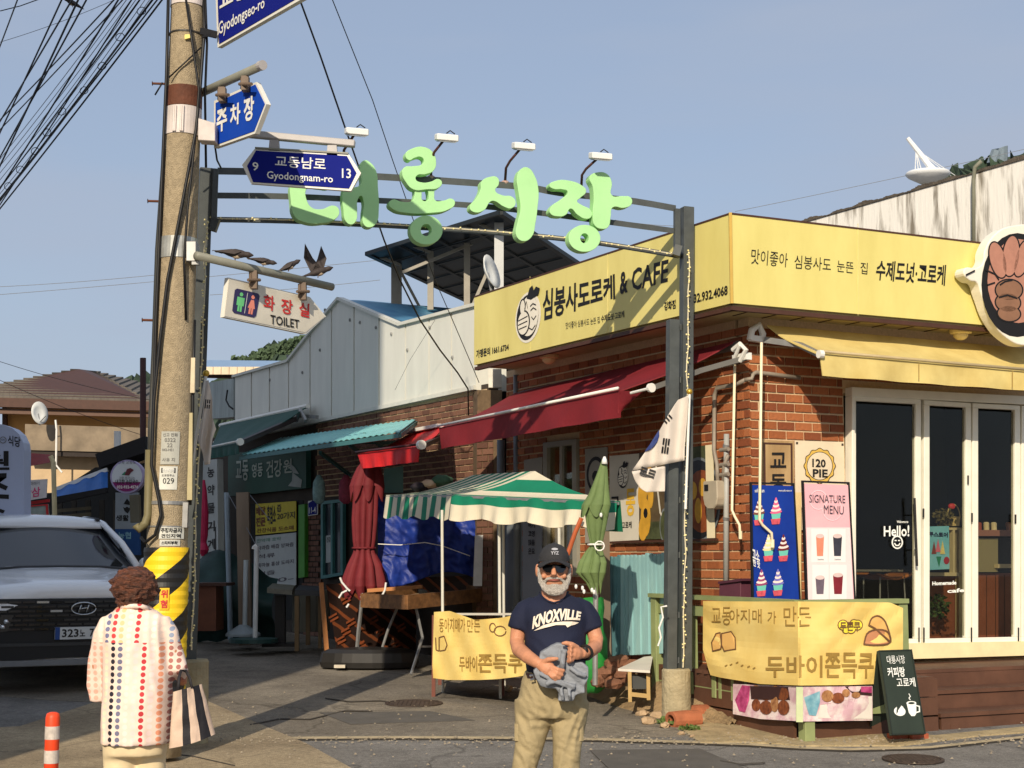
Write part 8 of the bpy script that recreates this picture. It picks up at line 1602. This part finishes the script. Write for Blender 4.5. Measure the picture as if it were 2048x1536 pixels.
m.grid(capf, 40, 12); CAP = m.obj('cap', CAPM, MAN, smooth=True)
m = M(); m.slab(lambda u, v: pm(1108, 1118, 0) + V(((-.078 + .156 * u) * (1 - .10 * v * v), -.070 * math.sin(math.pi * (.12 + .76 * u)) - .02 - .075 * v * math.sin(math.pi * (.08 + .84 * u)) ** .6, .020 * math.sin(math.pi * u) - .026 - .020 * v + .012 * v * math.sin(math.pi * u) + .004)), (0, .002, -.004), 20, 8); m.obj('cap_brim', CAPM, CAP, smooth=True)
M().ell(pm(1108, 1087, .005), (.008, .008, .005), 8, 5).obj('cap_button', CAPM, CAP)
fcap = lambda u, v, o=0: (lambda x, z: pm(1108, 1123, .005) + V((x, -.100 * math.sqrt(max(.02, 1 - (x / .079) ** 2 - (z / .09) ** 2)) - .004 - o, z)))(-.04 + .08 * u, .02 + .06 * v)
GRYP = mat('grey embroidery', (170, 170, 174), .7); m = M(); tmesh(m, fcap, 'YYZ', (.28, .22, .76, .48), .03, .002); m.obj('cap_print', GRYP, CAP); m = M(); fell(m, fcap, .52, .66, .2, .10, .002, 14); m.obj('cap_emblem', GRYP, CAP)
# shirt
NAV = mat('navy cotton', (20, 26, 50), .85, .1, 6, bump=.15, bscale=120)
def rings_(rows, cy=.03, pwr=2.3, pf=pm, n=28):
    out = []
    for y, xl, xr, df, db in rows:
        c = pf((xl + xr) / 2, y, cy); w_ = (xr - xl) / 2 * k_; r = []
        for i in range(n):
            a = 2 * math.pi * i / n; cx_, sx = math.cos(a), math.sin(a); e = 2 / pwr; r.append(c + V((w_ * abs(cx_) ** e * (1 if cx_ > 0 else -1), (df if sx < 0 else db) * abs(sx) ** e * (1 if sx > 0 else -1), 0)))
        out.append(r)
    return out
TOR = [(1186, 1080, 1136, .04, .07), (1193, 1070, 1148, .06, .08), (1201, 1054, 1164, .085, .09), (1212, 1046, 1173, .105, .10), (1235, 1044, 1176, .135, .11), (1262, 1048, 1172, .145, .11), (1290, 1050, 1171, .165, .11), (1315, 1051, 1171, .172, .11), (1338, 1053, 1170, .160, .11), (1346, 1055, 1168, .15, .11)]
m = M(); m.loft(rings_(TOR)); 
m.tube([pm(1070, 1212, .03), pm(1052, 1221, .03), pm(1042, 1240, .02), pm(1036, 1260, .015)], [.050, .056, .056, .054], 16); m.tube([pm(1148, 1212, .03), pm(1167, 1221, .03), pm(1178, 1240, .02), pm(1186, 1260, .015)], [.050, .056, .056, .054], 16)
fd = folds(.006, 55, .8, 2)
def neck(v):
    dx = (v.x - pm(1108, 1190).x) / .068
    if abs(dx) < 1 and v.y < MY + .03: v = V((v.x, v.y, min(v.z, pm(0, 1207).z + (pm(0, 1185).z - pm(0, 1207).z) * dx * dx)))
    return v
remesh(m, .009, 3, NAV, 'shirt', MAN, disp=lambda v: neck(v) + V((.004 * MN.noise(v * 20), -.006 * MN.noise(V((v.x * 9, 1, v.z * 9 + v.x * 6))) - .011 * (1 - abs(MN.noise(V((v.x * 7 + v.z * 5, 4, v.z * 13 - abs(v.x - feet.x) * 9)))) * 2.4) * max(0, min(1, (1.30 - v.z) * 9)), 0)))
M().tube([pm(1080, 1185, .02), pm(1084, 1193, -.02), pm(1095, 1202, -.055), pm(1108, 1206, -.066), pm(1121, 1202, -.055), pm(1132, 1193, -.02), pm(1136, 1184, .02)], .005, 8).obj('shirt_collar', NAV, MAN, smooth=True)
def chest(px, py, o=0):
    k = 0
    while k < len(TOR) - 2 and TOR[k + 1][0] < py: k += 1
    a, b = TOR[k], TOR[k + 1]; t_ = (py - a[0]) / (b[0] - a[0]); xl, xr, df = [a[i] + (b[i] - a[i]) * t_ for i in (1, 2, 3)]; q_ = max(-.97, min(.97, (px - (xl + xr) / 2) / ((xr - xl) / 2))); return pm(px, py, .03 - df * (1 - abs(q_) ** 2.3) ** (1 / 2.3) - .008 - o)
SHP = mat('cream shirt print', (226, 214, 194), .7, .05)
def kx(u, v, o=0):
    x = 1064 + 96 * u; base = 1259 - 34 * u + 16 * u * u - 3 * math.sin(u * 3.1); h = 26 - 9 * u + 7 * math.sin(math.pi * u) * .6; return chest(x + 3 * v, base - h * v, o)
kx.n = V((0, -1, 0)); ftext(kx, 'KNOXVILLE', (0, 0, 1, 1), SHP, MAN, .05, off=.002, name='shirt_lettering')
m = M(); sw = [(1067, 1262), (1085, 1251), (1105, 1245), (1125, 1243), (1145, 1243), (1158, 1245), (1150, 1249), (1142, 1251), (1135, 1255), (1131, 1250), (1112, 1250), (1092, 1255)]; 
for i in range(len(sw) // 2 - 1): pass
m.add([chest(x, y, .0015) for x, y in sw], [[0, 1, 11], [1, 10, 11], [1, 2, 10], [2, 3, 10], [3, 9, 10], [3, 4, 9], [4, 8, 9], [4, 7, 8], [4, 5, 7], [5, 6, 7]]); m.obj('shirt_swoosh', SHP, MAN)
# trousers
KHA = mat('khaki trousers', (160, 144, 108), .85, .1, 5, bump=.2, bscale=120)
m = M(); m.loft(rings_([(1340, 1052, 1171, .14, .11), (1360, 1044, 1173, .145, .12), (1390, 1038, 1173, .15, .125), (1415, 1035, 1171, .145, .125), (1432, 1034, 1168, .13, .12)]))
m.tube([pm(1068, 1400, .01), pm(1066, 1440, .0), pm(1058, 1490, -.01), pm(1049, 1536, -.01), pm(1047, 1600, .0), pm(1046, 1705, .03)], [.094, .088, .070, .060, .056, .052], 18)
m.tube([pm(1141, 1400, .01), pm(1138, 1440, .0), pm(1134, 1490, -.01), pm(1133, 1536, -.01), pm(1136, 1600, .0), pm(1138, 1705, .03)], [.090, .085, .070, .064, .058, .052], 18)
remesh(m, .008, 2, KHA, 'trousers', MAN, disp=lambda v: v + V((.004 * MN.noise(v * 9), .010 * (1 - abs(MN.noise(V((v.x * 9, 0, v.z * 8 - abs(v.x - feet.x) * 16)))) * 3) * -.8 - .006 * (1 - abs(MN.noise(V((v.x * 20 + v.z * 14, 7, v.z * 22)))) * 3), 0)))
for x0, x1, d in ((1029, 1046, .0), (1154, 1167, .0)): M().slab(lambda u, v: pm(x0 + (x1 - x0) * u, 1482 - 34 * v, d - .045 - .012 * math.sin(math.pi * u)), (0, .05, 0), 6, 4).obj('cargo_pocket', KHA, MAN)
m = M(); m.loft(rings_([(1344, 1051, 1172, .165, .13), (1354, 1050, 1173, .165, .13)])); m.obj('belt', mat('dark brown belt', (50, 26, 20), .5), MAN)
M().tube([pm(1060, 1352, -.12), pm(1066, 1350, -.135), pm(1068, 1358, -.135), pm(1062, 1360, -.12)], .005, 6).obj('belt_buckle', CHR, MAN)
for x in (1046, 1138): m = M(); m.ell(V((pm(x, 1700).x, MY - .06, gz(MY) + .05)), (.055, .15, .05), 14, 8); m.obj('shoe', mat('grey shoe', (80, 78, 74), .7), MAN, smooth=True)
m = M(); c1_, c2_ = pm(1171, 1305, -.165), pm(1174, 1303, -.15); d_ = (c2_ - c1_).normalized(); u_ = d_.cross(V((0, 1, 0))).normalized(); v_ = d_.cross(u_); m.tube([c1_ + (u_ * math.cos(a * .5236) + v_ * math.sin(a * .5236)) * .034 for a in range(13)], .007, 6); m.ell(c1_ + V((-.004, -.034, .012)), (.016, .008, .018), 10, 6); m.obj('watch', BLACK, MAN)
# jacket
JK = mat('grey jacket cloth', (134, 138, 144), .75, .08, 6, bump=.25, bscale=90)
jo = [(1081, 1305), (1098, 1295), (1115, 1286), (1127, 1288), (1136, 1298), (1136, 1322), (1150, 1326), (1164, 1324), (1177, 1334), (1177, 1357), (1169, 1371), (1170, 1386), (1151, 1390), (1147, 1403), (1116, 1402), (1119, 1388), (1112, 1377), (1098, 1377), (1082, 1373), (1071, 1356), (1066, 1342), (1074, 1333), (1078, 1318)]
m = M(); m.prism([pm(x, y, -.215) for x, y in jo], (0, .10, 0)); m.ell(pm(1150, 1350, -.18), (.055, .05, .055), 12, 8); m.ell(pm(1095, 1352, -.18), (.05, .045, .055), 12, 8); m.ell(pm(1112, 1310, -.18), (.05, .045, .055), 12, 8); m.ell(pm(1130, 1388, -.18), (.035, .03, .04), 10, 6)
for a, b, r in (((1080, 1345), (1150, 1375), .014), ((1128, 1300), (1122, 1345), .014), ((1140, 1335), (1172, 1352), .012), ((1092, 1368), (1120, 1350), .013), ((1122, 1376), (1126, 1400), .010), ((1138, 1376), (1140, 1400), .009)): m.tube([pm(*a, -.23), pm((a[0] + b[0]) / 2, (a[1] + b[1]) / 2 + 3, -.245), pm(*b, -.23)], r, 8)
jk = remesh(m, .006, 3, JK, 'folded_jacket', None, disp=lambda v: v + V((0, -.024 * abs(MN.noise(V((v.x * 12 + v.z * 10, 0, v.z * 7)))) - .008 * abs(MN.noise(V((v.x * 34 + v.z * 20, 3, v.z * 22)))) + .006, 0)), label='crumpled grey jacket held against his waist by the man in the cap', cat='jacket')
# woman
WY = 7.6; pw = lambda x, y, d=0: P(x, y, WY + d); k_ = WY / FPX
WF = V((pw(266, 1700).x, WY, gz(WY)))
WO = thing('person', 'woman seen from behind with curly brown hair and long dotted shirt', 'person', WF)
m = M(); m.ell(pw(270, 1180, -.0), (.065, .07, .075), 14, 10); m.tube([pw(268, 1195, 0), pw(267, 1222, .01)], [.05, .06], 12); m.ell(pw(268, 1260, .02), (.14, .09, .15), 12, 8)
m.tube([pw(330, 1262, .0), pw(347, 1305, .0), pw(360, 1342, .02), pw(362, 1346, .17)], [.045, .038, .032, .026], 12); m.tube([pw(212, 1262, .0), pw(196, 1330, .02), pw(197, 1385, .06), pw(206, 1398, .15)], [.045, .038, .03, .024], 12)
for hx, hy, hd, sx in ((364, 1330, .21, 1), (212, 1372, .20, -1)):
    m.tube([pw(hx, hy, hd), pw(hx + 1, hy + 12, hd - .01), pw(hx + 1, hy + 22, hd - .01)], [.024, .03, .024], 10, flat=.6)
    for i in range(4): m.tube([pw(hx - 7 + i * 5, hy + 22, hd), pw(hx - 8 + i * 5, hy + 34 - abs(i - 1.5) * 2, hd - .01), pw(hx - 7 + i * 5, hy + 42 - abs(i - 1.5) * 3, hd + .01)], [.009, .0085, .006], 7)
    m.tube([pw(hx + sx * -9, hy + 6, hd), pw(hx - sx * 14, hy + 18, hd), pw(hx - sx * 13, hy + 28, hd)], [.011, .010, .007], 7)
remesh(m, .006, 1, SKIN, 'body', WO)
HR = mat('brown curly hair', (122, 72, 48), .5, .35, 34, bump=1.0, bscale=90, c2=(46, 28, 20), stretch=(.6, .6, 2.2), spec=.5)
m = M(); rnd = random.Random(12); hc = pw(269, 1173, 0); m.ell(hc, (.112, .115, .10), 18, 12)
for k in range(80):
    d = V((rnd.gauss(0, 1), rnd.gauss(0, 1), rnd.gauss(0, .9))).normalized(); m.ell(hc + V((d.x * .106, d.y * .106, d.z * .090 - .004)), (rnd.uniform(.014, .030), rnd.uniform(.014, .022), rnd.uniform(.010, .018)), 8, 6)
m.ell(pw(262, 1205, -.01), (.075, .07, .04), 12, 8)
remesh(m, .0042, 7, HR, 'hair', WO, disp=lambda v: v + (v - hc).normalized() * (.010 * MN.noise(V((v.x * 22 + 3 * MN.noise(v * 9), v.y * 20, v.z * 60 + 4 * MN.noise(v * 14)))) + .002 * MN.noise(v * 160)))
def dots():
    m = bpy.data.materials.new('dotted shirt cloth'); m.use_nodes = True; n = m.node_tree.nodes; l = m.node_tree.links.new; b = n['Principled BSDF']; b.inputs['Roughness'].default_value = .8
    tc_ = n.new('ShaderNodeTexCoord'); sp = n.new('ShaderNodeSeparateXYZ'); l(tc_.outputs['Object'], sp.inputs[0])
    def mt_(op, a, b_=None, c_=None):
        q_ = n.new('ShaderNodeMath'); q_.operation = op
        for i, x in enumerate((a, b_, c_)):
            if x is None: continue
            if isinstance(x, (int, float)): q_.inputs[i].default_value = x
            else: l(x, q_.inputs[i])
        return q_.outputs[0]
    zc = mt_('SUBTRACT', sp.outputs[2], P(266, 1283, WY).z - WF.z)
    yoke = mt_('GREATER_THAN', zc, 0.0)
    u = mt_('MULTIPLY_ADD', sp.outputs[0], 1 / .0382, 4.5 + .5); v = mt_('MULTIPLY', sp.outputs[2], 1 / .0312)
    cu_ = mt_('FLOOR', u); fu = mt_('SUBTRACT', mt_('FRACT', u), .5); fv = mt_('SUBTRACT', mt_('FRACT', v), .5)
    fu2 = mt_('MULTIPLY', fu, 1.25)
    d = mt_('SQRT', mt_('ADD', mt_('MULTIPLY', fu2, fu2), mt_('MULTIPLY', fv, fv))); mask = mt_('LESS_THAN', d, .38)
    def ramp(cols):
        r = n.new('ShaderNodeValToRGB'); r.color_ramp.interpolation = 'CONSTANT'; e = r.color_ramp.elements
        while len(e) < len(cols): e.new(.5)
        for i, c in enumerate(cols): e[i].position = i / len(cols); e[i].color = (*lin(c), 1)
        l(mt_('DIVIDE', mt_('ADD', cu_, .5), float(len(cols))), r.inputs[0]); return r.outputs[0]
    lo = ramp([(236, 176, 156), (250, 220, 190), (34, 30, 44), (110, 110, 134), (246, 216, 204), (226, 208, 200), (190, 52, 58), (240, 214, 206), (226, 150, 116), (170, 110, 100)])
    hi = ramp([(246, 222, 200), (112, 114, 146), (206, 64, 66), (246, 190, 140), (246, 226, 212), (196, 54, 60), (240, 214, 200), (246, 226, 208), (246, 216, 196), (150, 160, 180)])
    mx1 = n.new('ShaderNodeMix'); mx1.data_type = 'RGBA'; l(yoke, mx1.inputs[0]); l(lo, mx1.inputs[6]); l(hi, mx1.inputs[7])
    mx2 = n.new('ShaderNodeMix'); mx2.data_type = 'RGBA'; l(mask, mx2.inputs[0]); mx2.inputs[6].default_value = (*lin((232, 208, 192)), 1); l(mx1.outputs[2], mx2.inputs[7]); l(mx2.outputs[2], b.inputs['Base Color']); return m
DOT = dots(); m = M()
WT = [(1214, 244, 296, .055, .06), (1222, 226, 316, .07, .07), (1234, 212, 331, .085, .08), (1260, 206, 338, .115, .10), (1300, 206, 340, .125, .11), (1350, 209, 342, .135, .12), (1400, 207, 342, .15, .13), (1450, 204, 341, .155, .14), (1486, 205, 337, .155, .14)]
m.loft(rings_(WT, cy=.0, pf=pw)); m.tube([pw(222, 1240, 0), pw(206, 1270, .0), pw(197, 1320, .02), pw(194, 1370, .04), pw(197, 1400, .06)], [.048, .052, .052, .050, .042], 14); m.tube([pw(322, 1240, 0), pw(338, 1268, .0), pw(348, 1305, .01), pw(356, 1335, -.01), pw(362, 1348, .06)], [.048, .050, .048, .045, .040], 14)
remesh(m, .011, 3, DOT, 'shirt', WO, disp=lambda v: v + V((.005 * MN.noise(v * 9), -.016 * MN.noise(V((v.x * 8, 2, v.z * 2.6 + v.x * 4))) - .010 * (1 - 2.6 * abs(MN.noise(V((v.x * 15, 5, v.z * 4 + v.x * 9))))) - .004 * MN.noise(v * 26), 0)))
M().tube([pw(244, 1216, -.05), pw(258, 1213, -.075), pw(270, 1212, -.08), pw(284, 1213, -.075), pw(297, 1217, -.05)], .012, 8).obj('shirt_collar', DOT, WO, smooth=True)
CRP = mat('cream trousers', (226, 206, 166), .85, .06, 5, bump=.1)
m = M(); m.loft(rings_([(1450, 210, 334, .13, .12), (1490, 208, 332, .13, .12), (1510, 208, 330, .12, .12)], cy=0, pf=pw)); m.tube([pw(238, 1500), pw(240, 1580), pw(244, 1700)], [.082, .075, .055], 16); m.tube([pw(300, 1500, .03), pw(302, 1580, .06), pw(300, 1690, .12)], [.08, .07, .05], 16)
remesh(m, .012, 3, CRP, 'trousers', WO, disp=lambda v: v + V((0, -.010 * MN.noise(V((v.x * 12, 0, v.z * 4))), 0)))
for x, d in ((244, 0), (300, .1)): m = M(); m.ell(V((pw(x, 1700).x, WY + d + .03, gz(WY) + .04)), (.045, .12, .04), 12, 8); m.obj('shoe', mat('white shoe', (206, 200, 190), .6), WO, smooth=True)
# striped bag
BG = thing('tote_bag', 'large black and beige striped tote bag hanging from the arm of the woman', 'bag', pw(385, 1498))
BGB = mat('bag beige cloth', (206, 180, 158), .8, .08, 9, bump=.2); BGK = mat('bag black cloth', (30, 28, 32), .7, .1, 9, bump=.2)
tl_, tr_, br_, bl_ = (346, 1384), (404, 1368), (431, 1468), (338, 1497)
def bagf(u, v, d):
    x = (bl_[0] * (1 - u) + br_[0] * u) * (1 - v) + (tl_[0] * (1 - u) + tr_[0] * u) * v; y = (bl_[1] * (1 - u) + br_[1] * u) * (1 - v) + (tl_[1] * (1 - u) + tr_[1] * u) * v
    return pw(x, y, -.10 + d + .10 * (u - .5)) + V((.001 * math.sin(v * 9 + u * 9), .01 * MN.noise(V((u * 5, v * 5, 1))), -.01 * math.sin(u * math.pi) * (1 - v)))
bulge = lambda u, v: .06 * math.sin(math.pi * u) ** .5 * (1 - .5 * v)
se = lambda u, v: 1 if (.30 < u < .48 or .68 < u < .90) else 0
m = M(); m.grid(lambda u, v: bagf(u, v, -bulge(u, v)), 50, 16, se); m.obj('front_side', [BGB, BGK], BG, smooth=True); m = M(); m.grid(lambda u, v: bagf(u, v, bulge(u, v)), 50, 16, se); m.obj('back_side', [BGB, BGK], BG, smooth=True)
for d in (-.02, .03): M().tube([pw(356, 1384, -.12 + d), pw(358, 1355, -.10 + d), pw(362, 1340, -.06 + d), pw(372, 1342, -.04 + d), pw(379, 1356, -.08 + d), pw(384, 1376, -.10 + d)], .008, 8, flat=.4).obj('handle', BGK, BG, smooth=True)
